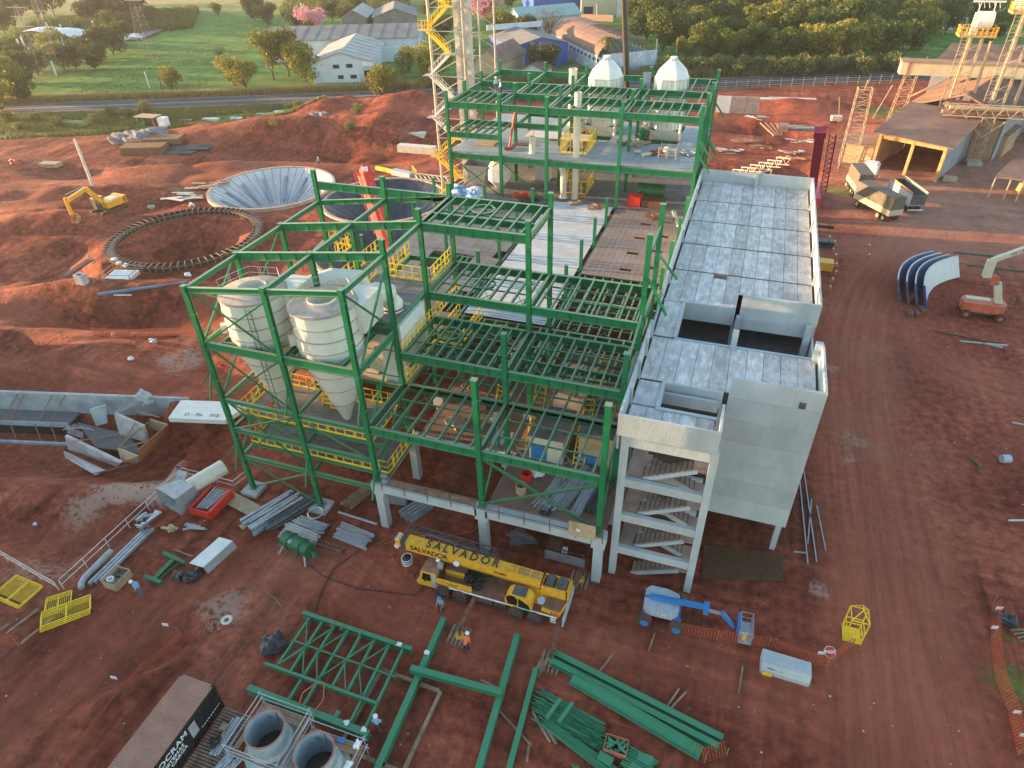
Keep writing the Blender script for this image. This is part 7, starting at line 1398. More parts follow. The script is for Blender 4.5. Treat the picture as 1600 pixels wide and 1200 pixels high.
for k in range(8):
    mb = MB(); p = np.array(G(1118+k*13.5, 272-k*3.7, 1.4)); mb.bar(p, p+(2.6, -1.0, .3), .16, .16); mb.bar(p-(0, 0, 1.2), p+(2.6, -1.0, -.9), .12, .12)
    for q in range(4): mb.bar(p+np.array((2.6, -1, .3))*q/4-(0, 0, 1.2 if q % 2 else 0), p+np.array((2.6, -1, .3))*(q+1)/4-(0, 0, 0 if q % 2 else 1.2), .08, .08)
    mb.build('truss', CREAM, t)
t = thing('truss_box', 'grey braced frame lying just behind the building parapet', 'frame', G(1190, 268)); a_ = G(1172, 262, 1.5); b_ = G(1205, 266, 1.5); mb = MB(); mb.bar(a_, b_, .15, .15); mb.bar(G(1180, 275, 1.5), G(1204, 277, 1.5), .15, .15); mb.bar(b_, G(1203, 280, .2), .12, .12); mb.bar(G(1165, 275, .3), b_, .12, .12); mb.build('frame', CREAM, t)
t = thing('concrete_panel_wall', 'row of pale precast wall panels standing behind the rear frame', 'wall', G(1150, 177))
for k in range(3): a_ = G(1118+k*22, 176+k*.8); b_ = G(1140+k*22, 177+k*.8); MB().bar((a_[0], a_[1], 1.9), (b_[0]-.1, b_[1], 1.9), .3, 3.8).build('panel', RIMC if k else WHITE, t)
for k, (u, v, L_, rz, m_) in enumerate([(1237, 160, 11, .1, CREAM), (1195, 160, 6, .1, WHITE), (1306, 188, 2.2, .2, CREAM)]): single(MB().box(np.array(G(u, v))+(0, 0, .5), (L_, 1.4, 1.0), rz), 'precast_beam', m_, ['long pale precast beam near the far fence', 'white precast beam beside the panel wall', 'small white block alone on the red yard'][k], 'beam')
t = thing('excavation_shoring', 'timber shored pit with rebar in the red yard', 'pit shoring', G(1240, 205)); mb = MB()
for k in range(4): mb.bar(G(1188+k*8, 192, .6), G(1210+k*4, 212, .1), .25, .25)
mb.box(np.array(G(1222, 205))+(0, 0, .7), (2.2, 3.2, 1.4)); mb.build('timber', WOOD, t); mb = MB()
for k in range(14): p = np.array(G(1232+k*3.2, 206)); mb.bar(p, p+(0, 0, 1.5), .08, .08)
for z in (.6, 1.1): mb.bar(np.array(G(1230, 207))+(0, 0, z), np.array(G(1278, 205))+(0, 0, z), .08, .08)
mb.build('rebar', DGREY, t); MB().box(np.array(G(1252, 202))+(0, 0, .2), (8, 3, .4), .05).build('blinding', CONCF, t)
for k, (u, v, m_) in enumerate([(1185, 186, GALV), (1140, 238, CONCF), (1250, 222, GALV), (1236, 240, CONCF), (1190, 232, WOOD), (1160, 222, WOOD), (1232, 250, ORW), (1280, 170, CREAM)]):
    mb = MB(); p = G(u, v)
    for q in range(12): mb.box((p[0]+random.uniform(-2.2, 2.2), p[1]+random.uniform(-1.2, 1.2), .1+random.uniform(0, .4)), (random.uniform(.6, 2.2), random.uniform(.1, .5), .12), random.uniform(-.5, .5))
    single(mb, 'material_heap', m_, ['pale sheets heap on the red yard behind the panel wall', 'grey heap beside the right green corner post', 'silver heap in front of the shored pit', 'grey heap between the pit and the red crane', 'timber heap in the middle of the red yard', 'scattered timber nearer the rear frame', 'orange braced crate heap behind the building parapet', 'pale scrap near the far fence posts'][k], 'heap')
for k in range(3): single(MB().box(np.array(G(640, 198+k*7.5))+(0, 0, .5+.0*k), (7.5, 1.7, 1.0), .05), 'precast_pile', CREAM, ['farthest', 'middle', 'nearest'][k]+' pale precast beam in the stack left of the stair tower', 'beam')
single(MB().box(np.array(G(652, 238))+(0, 0, .7), (8.2, 1.8, 1.4), .02), 'precast_pile', CREAM, 'pale precast beam lying alone nearer the pits', 'beam')
for k in range(3): single(MB().box(np.array(G(621+k*5.5, 205))+(0, 0, .5), (1.1, 5.5, 1.0), .02), 'precast_pile', CREAM, ['left', 'middle', 'right'][k]+' short precast post left of the stacked beams', 'post')
t = thing('yellow_tipped_boom', 'grey and yellow lattice boom section lying behind the dark pits', 'boom section', G(640, 272)); MB().bar(G(588, 262, .6), G(614, 268, .6), .6, .6).build('yellow_tip', YEL, t); MB().bar(G(614, 268, .6), G(643, 274, .6), 1.2, 1.0).build('grey_tube', LBLUE, t); mb = MB()
for k in range(8): mb.bar(G(645+k*7, 270+k*.8, .3), G(652+k*7, 278+k*.8, 1.2), .12, .12)
mb.bar(G(645, 270, 1), G(700, 277, 1), .12, .12); mb.bar(G(645, 278, .3), G(700, 285, .3), .12, .12); mb.build('lattice', CREAM, t); rail(t, [G(645, 271)[:2], G(652, 280)[:2]], 0, YEL, 1.4, 'rail', .6)
# ---------------- deck clutter on the rear block ----------------
def junk(lab, x, y, z, m_, w_=1., n=6, name='material_pile', cat='pile'):
    mb = MB()
    for q in range(n): mb.box((x+random.uniform(-.5, .5)*w_, y+random.uniform(-.5, .5)*w_, z+.08+random.uniform(0, .25)), (random.uniform(.3, .9)*w_, random.uniform(.1, .5)*w_, .12), random.uniform(0, 3))
    single(mb, name, m_, lab, cat)
single(MB().box((-33.0, 84.3, 15.95), (2.6, 2.2, .15)), 'plywood_sheet', PLY, 'square plywood sheet on the left of the rear deck', 'board'); single(MB().box((-28.2, 85.0, 15.9), (2.6, 1.0, .1), .1), 'plywood_sheet', RUST, 'brown board in the middle left of the rear deck', 'board')
junk('rusty heap beside the short cream pipe', -29.2, 82.4, 15.84, RUST, 1.2); junk('brown heap on the rear deck below the left silo', -15.6, 88.4, 15.84, RUST, 1.6); junk('light brown heap behind the middle rear column', -13.7, 88.6, 15.84, PLY, 1.8, 9); junk('grey heap at the right side of the rear deck', -6.8, 86.8, 15.84, GREY, 1.8, 12); junk('pale bars lying on the right rear deck', -12.3, 84.6, 15.84, CREAM, 1.8, 4); junk('rusty bars lying right of the pale bars', -10.8, 85.6, 15.84, RUST, 1.8, 5)
t = thing('scaffold_rack', 'rack of scaffold frames on the right rear deck', 'rack', (-9.2, 84.5, 15.8)); mb = MB()
for x in (-10.3, -9.3, -8.2):
    for y in (83.6, 85.6): mb.tube((x, y, 15.84), (x, y, 17.3), .05, 5)
for y in (83.6, 85.6): mb.tube((-10.3, y, 16.4), (-8.2, y, 16.4), .05, 5); mb.tube((-10.3, y, 17.1), (-8.2, y, 17.1), .05, 5)
mb.build('frame', LAT, t); single(blob((-9.2, 84.8, 16.7), .7, 160, 3, (1.2, .8, .5)), 'netting_pile', GALV, 'pale pile held in the scaffold rack', 'pile')
single(blob((-13.6, 91.3, 16.3), .9, 161, 3, (.9, .6, .9)), 'green_tarp', G3, 'dark green tarpaulin left of the right silo', 'tarpaulin')
for k in range(4): x = -28.2+k*1.9; t = thing('jack_stand', '%s red jack stand from the left on the white rear slab' % ('first', 'second', 'third', 'fourth')[k], 'jack', (x, 89.6, 15.84), 0, 'red jack stands'); MB().tube((x, 89.6, 15.84), (x, 89.6, 17.2), .07, 6).build('post', RED, t); MB().box((x, 89.6, 15.88), (.5, .5, .08)).build('base', RED, t)
single(MB().bar((-29.5, 83.2, 15.9), (-28.6, 84.0, 21.5), .2, .2), 'red_ladder', RED, 'red steel strut leaning between the rear floors', 'strut')
single(MB().bb((-29.0, 88.4, 15.9), (-20.5, 91.2, 15.98)), 'floor_sheet', WHITE, 'white sheeted floor area in the rear deck', 'sheeting')
# lower rear floor
single(blob((-33.4, 77.4, 11.3), 1.5, 170, 4, (1.3, .8, .6)), 'big_bag', mat('white_blue_bag', (.55, .6, .68), .6, col2=(.05, .22, .5), sc=.9, mix=(.5, .56)), 'blue and white bags heaped at the left of the middle floor', 'bags')
t = thing('octagonal_tank', 'white eight-sided tank standing at the left of the lower rear floor', 'tank', (-30.8, 83, 10.5)); MB().lathe((-31.0, 83.2, 0), [(.5, 10.55), (1.5, 11.6), (1.5, 13.2), (.7, 14.6)], 8, .39, True).build('shell', WHITE, t)
t = thing('square_hopper', 'grey open square hopper at the left of the lower rear floor', 'hopper', (-34, 84, 10.5)); P4 = lambda s, z: [(-34.1-s, 84-s, z), (-34.1+s, 84-s, z), (-34.1+s, 84+s, z), (-34.1-s, 84+s, z)]
MB().add(P4(.8, 10.7)+P4(1.7, 13.4), [(0, 1, 5, 4), (1, 2, 6, 5), (2, 3, 7, 6), (3, 0, 4, 7), (3, 2, 1, 0)]).build('sides', GREY, t)
t = thing('white_cabinet', 'white upright cabinet box on the lower rear floor', 'cabinet', (-26, 88, 10.5)); MB().bb((-27.2, 87, 10.55), (-25.2, 88.6, 13.9)).build('body', WHITE, t); mb = MB()
for q in range(4): mb.bb((-27.1+q*.5, 86.95, 10.6), (-27.05+q*.5, 87, 13.8))
mb.build('panel_rib', CREAM, t)
t = thing('red_green_machine', 'red skid machine with a green tank under the right part of the rear deck', 'machine', (-10.5, 82, 10.5)); MB().bb((-13.2, 80.9, 10.6), (-11.6, 82.4, 11.8)).build('red_box', RED, t); MB().path([(-12.4, 83.4, 12.0), (-12.2, 83.4, 12.0), (-9.2, 83.4, 12.0), (-9, 83.4, 12)], .8, 14).build('green_tank', G3, t); MB().bb((-11.4, 81, 10.6), (-8.6, 82.6, 11.4)).build('skid', RUST, t)
single(MB().bar((-7.4, 80.6, 10.65), (-6.2, 76.2, 10.65), .4, .25), 'steel_channel', GREY, 'long grey channel lying on the right of the middle floor', 'channel'); single(blob((-6.0, 75.6, 10.9), .35, 171, 2), 'white_lump', WLT, 'white sack at the end of the long grey channel', 'sack')
junk('red machine parts left of the elbow duct', -26.8, 80.6, 10.6, RED, 1.8, 9); junk('dark heap in front of the elbow duct', -25.6, 79.0, 10.6, DPLAST, 1.8, 9); junk('plank heap under the tall vent pipe', -19.4, 79.9, 10.6, WOOD, 1.2, 7); junk('brown heap at the far edge of the corrugated deck', -16.8, 79.0, 10.65, WOOD, 1.6, 8); junk('rusty crate bits at the top of the dusty grating', -9.4, 77.6, 10.65, RUST, 1.4, 8); single(blob((-30.6, 55.8, 16.7), .3, 172, 2), 'rag', WLT, None, 'rag') if False else None
# ---------------- people ----------------
def person(x, y, z, rz, pose, shirt, trousers, helmet, label):
    J = {'pel': (0, 0, .93), 'sp': (0, 0, 1.15), 'ch': (0, .02, 1.36), 'nk': (0, .02, 1.5), 'hd': (0, .05, 1.6), 'ht': (0, .06, 1.72)}
    sh = {'stand': 0, 'bend': 1.1, 'lean': .35}[pose]
    for s, n in ((-1, 'l'), (1, 'r')):
        J[n+'sh'] = (s*.19, .01, 1.42); J[n+'el'] = (s*.27, -.03, 1.15); J[n+'wr'] = (s*.24, .17, .97); J[n+'hp'] = (s*.1, 0, .9); J[n+'kn'] = (s*.13, .04+(.1 if s > 0 else -.03), .5); J[n+'an'] = (s*.14, -.02+(.14 if s > 0 else -.16), .08); J[n+'to'] = (s*.15, .14+(.14 if s > 0 else -.16), .04)
    if pose == 'bend':
        for n in ('lwr', 'rwr'): q = J[n]; J[n] = (q[0]*.8, .32, 1.12)
    def rot(p):
        if p[2] > .94: dz = p[2]-.93; return (p[0], p[1]*math.cos(sh)+dz*math.sin(sh), .93-.12*sh+dz*math.cos(sh)-p[1]*math.sin(sh))
        return (p[0], p[1]-.1*sh, p[2]-(.1*sh if p[2] > .4 else 0))
    upn = {'sp', 'ch', 'nk', 'hd', 'ht', 'lsh', 'rsh', 'lel', 'rel', 'lwr', 'rwr'}
    for k in list(J):
        if k in upn:
            p = J[k]; dz = p[2]-.93; J[k] = (p[0], p[1]*math.cos(sh)+dz*math.sin(sh)-.1*sh, .93-.1*sh+dz*math.cos(sh)-p[1]*math.sin(sh))
        else: J[k] = (J[k][0], J[k][1]-.1*sh, J[k][2]-(.1*sh if J[k][2] > .4 else 0))
    E_ = [('pel', 'sp', .13), ('sp', 'ch', .15), ('ch', 'nk', .06), ('nk', 'hd', .075), ('hd', 'ht', .085)]
    for n in 'lr': E_ += [('ch', n+'sh', .06), (n+'sh', n+'el', .048), (n+'el', n+'wr', .034), ('pel', n+'hp', .09), (n+'hp', n+'kn', .062), (n+'kn', n+'an', .045), (n+'an', n+'to', .042)]
    ks = ['pel']; rad = {'pel': .13}
    for a, b, r in E_:
        if b not in ks: ks.append(b); rad[b] = r
    vs_ = [J[k] for k in ks]; ed = [(ks.index(a), ks.index(b)) for a, b, r in E_]; rr = [rad[k] for k in ks]
    for n in 'lr':   # five short finger chains from each wrist
        w_ = np.array(J[n+'wr']); e_ = np.array(J[n+'el']); d = (w_-e_)/np.linalg.norm(w_-e_); s = np.array((1, 0, 0)); b0 = len(vs_); vs_.append(tuple(w_+d*.08)); rr.append(.03); ed.append((ks.index(n+'wr'), b0))
        for q, ln in enumerate((.07, .08, .085, .075)): vs_.append(tuple(w_+d*(.09+ln)+s*(q-1.5)*.022-np.array((0, 0, .02)))); rr.append(.009); ed.append((b0, len(vs_)-1))
        vs_.append(tuple(w_+d*.09+s*(.055 if n == 'l' else -.055))); rr.append(.01); ed.append((b0, len(vs_)-1))
    me = bpy.data.meshes.new('person'); me.from_pydata(vs_, ed, []); o = bpy.data.objects.new('tmpp', me); COL.objects.link(o); md = o.modifiers.new('s', 'SKIN'); o.modifiers.new('u', 'SUBSURF').levels = 1
    for i, sv_ in enumerate(me.skin_vertices[0].data): sv_.radius = (rr[i]*1.15, rr[i]); sv_.use_root = (i == 0)
    dg = bpy.context.evaluated_depsgraph_get(); m2 = bpy.data.meshes.new_from_object(o.evaluated_get(dg)); bpy.data.objects.remove(o); m2.materials.clear()
    for m_ in (SKIN, shirt, trousers, BLK): m2.materials.append(m_)
    segs = [(np.array(J[a]), np.array(J[b]), {'nk': 0, 'hd': 0}.get(a, 2 if a in ('pel',) and b != 'sp' or a[1:] in ('hp', 'kn') else 3 if a[1:] == 'an' else 1)) for a, b, r in E_]
    for n in 'lr': w_ = np.array(J[n+'wr']); e_ = np.array(J[n+'el']); segs.append((w_, w_+(w_-e_)*.6, 0))
    for f in m2.polygons:
        c = np.array(f.center); best = min(((np.linalg.norm(c-(a+(b-a)*np.clip(np.dot(c-a, b-a)/np.dot(b-a, b-a), 0, 1))), m) for a, b, m in segs), key=lambda t_: t_[0]); f.material_index = best[1]
    t = bpy.data.objects.new('person', m2); COL.objects.link(t); t.location = (x, y, z); t.rotation_euler = (0, 0, rz); _org[t.name] = np.array((0, 0, 0.)); tag(t, label, 'person')
    hd = np.array(J['ht']); up = np.array(J['ht'])-np.array(J['nk']); up /= np.linalg.norm(up)
    MB().lathe((0, 0, 0), [(.155, -.03), (.15, .04), (.11, .1), (0.001, .13)], 14).build('helmet', helmet, t).location = tuple(hd-up*.01)
    fw = np.array((0, math.cos(sh), -math.sin(sh))); hc = np.array(J['hd']); fb = MB(); fb.box(hc+fw*.1, (.03, .04, .05)); fb.build('nose', SKIN, t); mb = MB(); mb.box(hc+fw*.085+up*.03+(.03, 0, 0), (.02, .02, .012)); mb.build('eye', BLK, t); mb = MB(); mb.box(hc+fw*.085+up*.03-(.03, 0, 0), (.02, .02, .012)); mb.build('eye', BLK, t); MB().box(hc+fw*.088-up*.045, (.05, .02, .012)).build('mouth', RUST, t)
    return t
DEN = mat('denim_blue', (.05, .14, .32), .8); SKY = mat('light_blue_shirt', (.22, .42, .62), .8); NAVY = mat('navy_trousers', (.02, .03, .06), .8); HV = mat('hi_vis_orange', (.85, .17, .06), .6); HW = mat('helmet_white', (.75, .75, .75), .35); HB = mat('helmet_blue', (.02, .2, .65), .35); GSH = mat('grey_shirt', (.3, .32, .3), .8)
x, y, _ = G(222, 929); person(x, y, H(x, y), 2.0, 'lean', SKY, DEN, HW, 'worker in blue overalls and white helmet walking by the timber crate')
x, y, _ = G(690, 956); person(x, y, H(x, y), 3.0, 'stand', GSH, NAVY, HB, 'worker in blue helmet and grey shirt beside the front crane wheels')
x, y, _ = G(729, 1016); person(x, y, H(x, y), .2, 'bend', HV, NAVY, HW, 'worker in orange vest bending over the outrigger mat')
x, y, _ = G(592, 1142); person(x, y, H(x, y), .3, 'stand', SKY, NAVY, HW, 'worker in light blue shirt standing at the corner of the green floor frame')
person(-16.0, 28.0, 1.42, 1.2, 'lean', GSH, NAVY, HW, 'worker in grey standing on the crane just behind its cab')
for k, (x, y) in enumerate([(-32.0, 85.8), (-30.9, 84.4)]): person(x, y, 22.0, 1.+k, 'stand', WLT if k else SKY, NAVY, HV if k else HW, ['worker in blue on the far left roof joists', 'worker in white shirt next to the other on the roof joists'][k])
x, y, _ = G(1354, 262); person(x, y, 0, .5, 'stand', GSH, NAVY, HW, 'figure in grey at the orange hut wall beside the shed')
x, y, _ = G(500, 265); person(x, y, .6, .5, 'stand', GSH, NAVY, HW, 'figure standing on the far rim of the pale funnel')
# ---------------- background buildings ----------------
ROOFL = mat('light_fibre_roof', (.42, .40, .37), .85, var=.15, sc=.25, stretch=(1, 1, 1)); ROOFG = mat('grey_fibre_roof', (.19, .185, .185), .85, var=.18, sc=.25); WW = mat('white_wall', (.55, .60, .64), .8, var=.1, sc=.3); BLW = mat('blue_sheet_wall', (.02, .10, .42), .5, var=.15, sc=.4); TANW = mat('tan_wall', (.40, .34, .22), .85, var=.15, sc=.3); BRR = mat('brown_tile_roof', (.20, .12, .095), .9, var=.25, sc=.4); DKW = mat('dark_opening', (.02, .02, .022), .8)
def gable(name, lab, F, Rr, depth, he, hr, wm, rm, cat='building', seams=6, win=(), door=None, base=0.):
    F = np.array(F[:2]); Rr = np.array(Rr[:2]); dx = (Rr-F); W = np.linalg.norm(dx); dx = dx/W; dy = np.array((-dx[1], dx[0])); t = thing(name, lab, cat, (F[0], F[1], 0))
    P = lambda a, b, z: (F[0]+dx[0]*a+dy[0]*b, F[1]+dx[1]*a+dy[1]*b, z)
    mb = MB()
    for b in (0, depth): mb.plate([P(0, b, base-1), P(W, b, base-1), P(W, b, he), P(W/2, b, hr-.1), P(0, b, he)], .2)
    mb.plate([P(0, .15, base-1), P(0, depth-.15, base-1), P(0, depth-.15, he), P(0, .15, he)], .2); mb.plate([P(W, .15, base-1), P(W, depth-.15, base-1), P(W, depth-.15, he), P(W, .15, he)], .2); mb.build('wall', wm, t)
    o = .6; k = (hr-he)/(W/2)*o
    MB().plate([P(-o, -o, he-k), P(W/2, -o, hr), P(W/2, depth+o, hr), P(-o, depth+o, he-k)], .14).build('roof', rm, t); MB().plate([P(W/2+.02, -o, hr), P(W+o, -o, he-k), P(W+o, depth+o, he-k), P(W/2+.02, depth+o, hr)], .14).build('roof', rm, t)
    if seams:
        mb = MB()
        for i in range(seams+1):
            b = -o+(depth+2*o)*i/seams; mb.bar(np.array(P(-o, b, he-k+.12)), np.array(P(W/2, b, hr+.12)), .16, .07); mb.bar(np.array(P(W/2, b, hr+.12)), np.array(P(W+o, b, he-k+.12)), .16, .07)
        mb.build('roof_seam', ROOFG if rm is ROOFL else rm, t)
    for a, z, w_, h_ in win: MB().bar(P(a, -.14, z), P(a+w_, -.14, z), .1, h_).build('window', DKW, t)
    if door: a, w_, h_ = door; MB().bar(P(a, -.13, h_/2), P(a+w_, -.13, h_/2), .1, h_).build('doorway', DKW, t)
    return t, P
wb, P_ = gable('white_factory', 'white gabled factory with ribbed pale roof and small dark windows beyond the road', G(492, 131), G(583, 128), 33, 5.6, 8.0, WW, ROOFL, 'factory', 7, [(6.0, 4.4, 1.8, 1.0), (9.8, 4.5, 1.8, 1.0), (7.0, 1.6, 1.6, 1.0), (10.6, 1.6, 1.8, 1.0)], (14.6, 3.4, 3.2))
MB().bar(P_(14.4, -.14, 5.0), P_(17.4, -.14, 5.0), .1, 1.1).build('signboard', WLT, wb); MB().bar(P_(14.4, -.2, 3.9), P_(18.3, -.2, 3.9), .6, .15).build('door_canopy', GREY, wb); MB().bar(P_(13.3, -.14, 1.2), P_(14.1, -.14, 1.2), .1, 2.2).build('door', LBLUE, wb)
gable('long_grey_factory', 'long grey roofed factory with white wall behind the white factory', G(655, 92), (np.array(G(655, 92))+np.array((-9.5, 26, 0))), 50, 6.5, 8.8, WW, ROOFG, 'factory', 12)
c = G(633, 88); 
gable('far_left_shed', 'small far shed with light roof behind the long factory', G(537, 47), G(574, 46), 24, 4.5, 7, ROOFG, ROOFL, seams=5); gable('far_middle_shed', 'wide far shed with dull roof and dark wall behind the long factory', G(585, 47), G(652, 44), 26, 4.5, 7.5, ROOFG, ROOFG, seams=0)
bs, P_ = gable('blue_shed', 'bright blue walled shed with low grey roof between the trees', G(802, 108), G(886, 100), 22, 6.2, 8.2, BLW, ROOFG, 'shed', 0)
MB().bar(P_(-1, 22.6, 8.5), P_(18, 22.6, 8.5), .3, 1.6).build('back_parapet', WW, bs)
gable('brown_house', 'tan walled house with brown tiled roof left of the blue shed', G(742, 128), G(782, 131), 18, 5.5, 8.6, TANW, BRR, 'house', 0); gable('tiled_porch_house', 'low white house with brown tiled roof in front of the blue shed', G(815, 125), G(850, 127), 7, 2.8, 4.4, WW, BRR, 'house', 0)
gable('teal_roof_house', 'house with a pale teal roof beside the right pink tree', G(793, 45), G(815, 52), 26, 5, 8, WW, mat('teal_roof', (.28, .42, .40), .7), 'house', 0)
gable('big_blue_warehouse', 'far big blue walled warehouse at the top edge of the picture', G(834, 24), G(908, 20), 25, 8.5, 10, BLW, ROOFL, 'warehouse', 0); gable('beige_warehouse', 'far beige warehouse with dark door at the top edge of the picture', G(908, 27), G(962, 26), 25, 8.5, 10, mat('beige_wall', (.55, .46, .32), .8), ROOFL, 'warehouse', 0, door=(1, 4, 4)); gable('grey_warehouse', 'far pale grey warehouse just left of the dark crane boom', G(963, 27), G(985, 27), 20, 8, 9, WW, ROOFL, 'warehouse', 0)
single(MB().bar(G(870, 25, 1.2), G(958, 29, 1.2), .3, 2.4), 'boundary_wall', mat('pinkish_wall', (.45, .30, .22), .85), 'long low tan wall in front of the far warehouses', 'wall')
# barrel roofed building
t = thing('barrel_roof_building', 'whitewashed building with brown barrel roof and bare curved ribs behind the silos', 'building', G(940, 110)); F = np.array(G(940, 116)[:2]); Q = np.array(G(1024, 109)[:2]); d = Q-F; W = np.linalg.norm(d); d /= W; e_ = np.array((-d[1], d[0])); D = 48
Pb = lambda a, b, z: (F[0]+d[0]*a+e_[0]*b, F[1]+d[1]*a+e_[1]*b, z); CW = mat('stained_whitewash', (.50, .56, .60), .9, var=.25, sc=.6)
MB().plate([Pb(0, 0, -1), Pb(W, 0, -1), Pb(W, 0, 5.4), Pb(0, 0, 5.2)], .3).build('front_wall', CW, t); MB().plate([Pb(0, .2, -1), Pb(0, D, -1), Pb(0, D, 4.2), Pb(0, .2, 4.2)], .3).build('side_wall', CW, t); MB().plate([Pb(W, .2, -1), Pb(W, D, -1), Pb(W, D, 4.2), Pb(W, .2, 4.2)], .3).build('side_wall', CW, t)
arc = [(W/2-W/2*math.cos(a), 4.2+4.6*math.sin(a)) for a in np.linspace(0, math.pi, 15)]; V = []
for i, (a, z) in enumerate(arc): V += [Pb(a, 3, z), Pb(a, D, z)]
MB().add(V[:2*9], [(2*i, 2*i+1, 2*i+3, 2*i+2) for i in range(8)]).build('barrel_roof', BRR, t)
V2 = []
for i, (a, z) in enumerate(arc): V2 += [Pb(a, 30, z-.05), Pb(a, D, z-.05)]
MB().add(V2, [(2*i, 2*i+1, 2*i+3, 2*i+2) for i in range(14)]).build('barrel_roof', BRR, t)
for q in range(9):
    mb = MB(); b = 4+q*3.0
    for i in range(6, 14): mb.bar(Pb(arc[i][0], b, arc[i][1]+.1), Pb(arc[i+1][0], b, arc[i+1][1]+.1), .35, .35)
    mb.build('roof_rib', BRR, t)
mb = MB()
for q in range(12): mb.box(Pb(-.18, 3+q*3.4, 3.2), (.3, 1.1, .7), math.atan2(e_[1], e_[0])-math.pi/2)
mb.build('window_row', DKW, t); single(MB().bar(G(940, 113, 1.5), G(1030, 108, 1.3), .4, 2.6), 'boundary_wall', mat('grey_blue_wall', (.22, .27, .33), .85), 'grey-blue yard wall in front of the barrel roofed building', 'wall')
gable('hidden_farmhouse', 'pale roofed house half hidden in the forest at the top right', G(1300, 20), G(1255, 24), 14, 4, 6.5, TANW, ROOFL, 'house', 0); gable('dark_roof_farmhouse', 'dark roofed house in the forest right of the pale one', G(1335, 24), G(1365, 22), 16, 4, 7, WW, ROOFG, 'house', 0); gable('forest_roof_house', 'small grey roof among the trees left of the white drum', G(1485, 46), G(1508, 44), 10, 3.5, 6, WW, ROOFG, 'house', 0); gable('blue_roof_far_house', 'pale blue roofed building at the top edge right', G(1446, 12), G(1475, 12), 20, 5, 8, LBLUE, LBLUE, 'house', 0); gable('white_corner_building', 'white building at the top right corner', G(1580, 15), G(1640, 18), 18, 8, 9, WW, ROOFL, 'building', 0)
# guard hut and gravel
t = thing('guard_hut', 'small open hut with tan roof and white box beside the road', 'hut', G(240, 200)); c = np.array(GH(236, 199)); 
for a, b in ((-2.4, -1.2), (2.4, -1.2), (-2.4, 1.2), (2.4, 1.2)): MB().bar(c+(a, b, 0), c+(a, b, 2.6), .15, .15).build('post', WOOD, t)
MB().box(c+(0, 0, 2.7), (5.6, 3.2, .15), .05).build('roof', PLY, t); MB().box(c+(0, .9, 1.2), (4.6, .1, 2.3), .05).build('back_wall', DKW, t); MB().box(c+(4.2, .2, 1.3), (1.8, 1.8, 2.6), .05).build('white_box', WLT, t)
GRV = mat('gravel', (.20, .19, .20), .95, var=.35, sc=4, bump=.6, bsc=12)
for k, (u, v, r) in enumerate([(195, 221, 2.4), (218, 215, 3.2), (240, 211, 2.6), (500, 180, 1.6)]): c = GH(u, v); single(blob((c[0], c[1], c[2]-.1), r, 200+k, 4, (1.4, 1, .5)), 'gravel_pile', GRV, ['left grey gravel pile below the guard hut', 'biggest grey gravel pile below the guard hut', 'right grey gravel pile below the guard hut', 'grey rubble pile at the foot of the red earth mound'][k], 'gravel')
RB = mat('tan_mesh_cages', (.20, .10, .05), .9, var=.25)
for k, (u, v, L_, W_, h) in enumerate([(228, 238, 9, 4, 1.6), (232, 224, 7, 3.4, 1.0), (258, 222, 8, 4, 1.2)]): single(MB().box(np.array(GH(u, v))+(0, 0, h/2), (L_, W_, h), .35), 'rebar_cage_block', RB, ['front brown mesh block on the left red yard', 'back left brown mesh block below the gravel piles', 'back right brown mesh block below the gravel piles'][k], 'mesh block')
for k, (u, v, L_, rz) in enumerate([(275, 238, 9, .3), (300, 232, 9, .35)]): bundle('rebar_pile', ['dark rebar pile right of the brown mesh blocks', 'second dark rebar pile farther right'][k], 'rebar', GH(u, v)[:2], L_, 14, 2, .22, rz, DGREY, H(*GH(u, v)[:2]), .12)
c = GH(80, 260); single(MB().box(np.array(c)+(0, 0, .4), (4, 2, .8), .2), 'tan_slab', PLY, 'tan block in the small pit at the left', 'block'); single(blob((GH(27, 258)[0], GH(27, 258)[1], .6), .9, 210, 3), 'orange_heap', ORANGE, 'orange heap at the left edge of the small pit', 'heap')
for k, (u, v, w_, rz) in enumerate([(330, 190-2, 4, .2), (290, 190, 3, .2), (420, 180, 6, .3), (370, 187, 3, .2), (440, 177, 4, 0), (195, 185, 1.4, 0)]): c = GH(u, v); single(MB().box((c[0], c[1], c[2]+.25), (w_, 1.5, .5), rz), 'board_stack', [CREAM, GALV][k % 2], ['pale boards by the site edge right of the guard hut', 'silver boards just right of the guard hut', 'pale board stack below the road bend', 'silver boards between two pale stacks', 'pale stack near the red earth mound', 'small silver box in the rough grass', 'pale board at the left of the leaning pole'][k], 'boards')
# tents
t = thing('white_tent', 'twin white membrane tent roofs among the plantation top left', 'tent', G(85, 50)); 
for k, (u, v) in enumerate([(68, 52), (100, 54)]):
    c = np.array(G(u, v, 4.0)); mb = MB(); pts = []
    for i in range(9):
        for j in range(5): a = (i-4)/4; b = (j-2)/2; pts.append(c+(a*8.5, b*5+a*1.0, 2.2*(1-a*a)-.6*b*b))
    mb.add(pts, [(i*5+j, i*5+j+1, (i+1)*5+j+1, (i+1)*5+j) for i in range(8) for j in range(4)]); mb.build('canopy', WHITE, t); MB().bar(c+(3, -4, .3), c+(3.6, -5, -4), .3, .3).build('pole', WHITE, t)
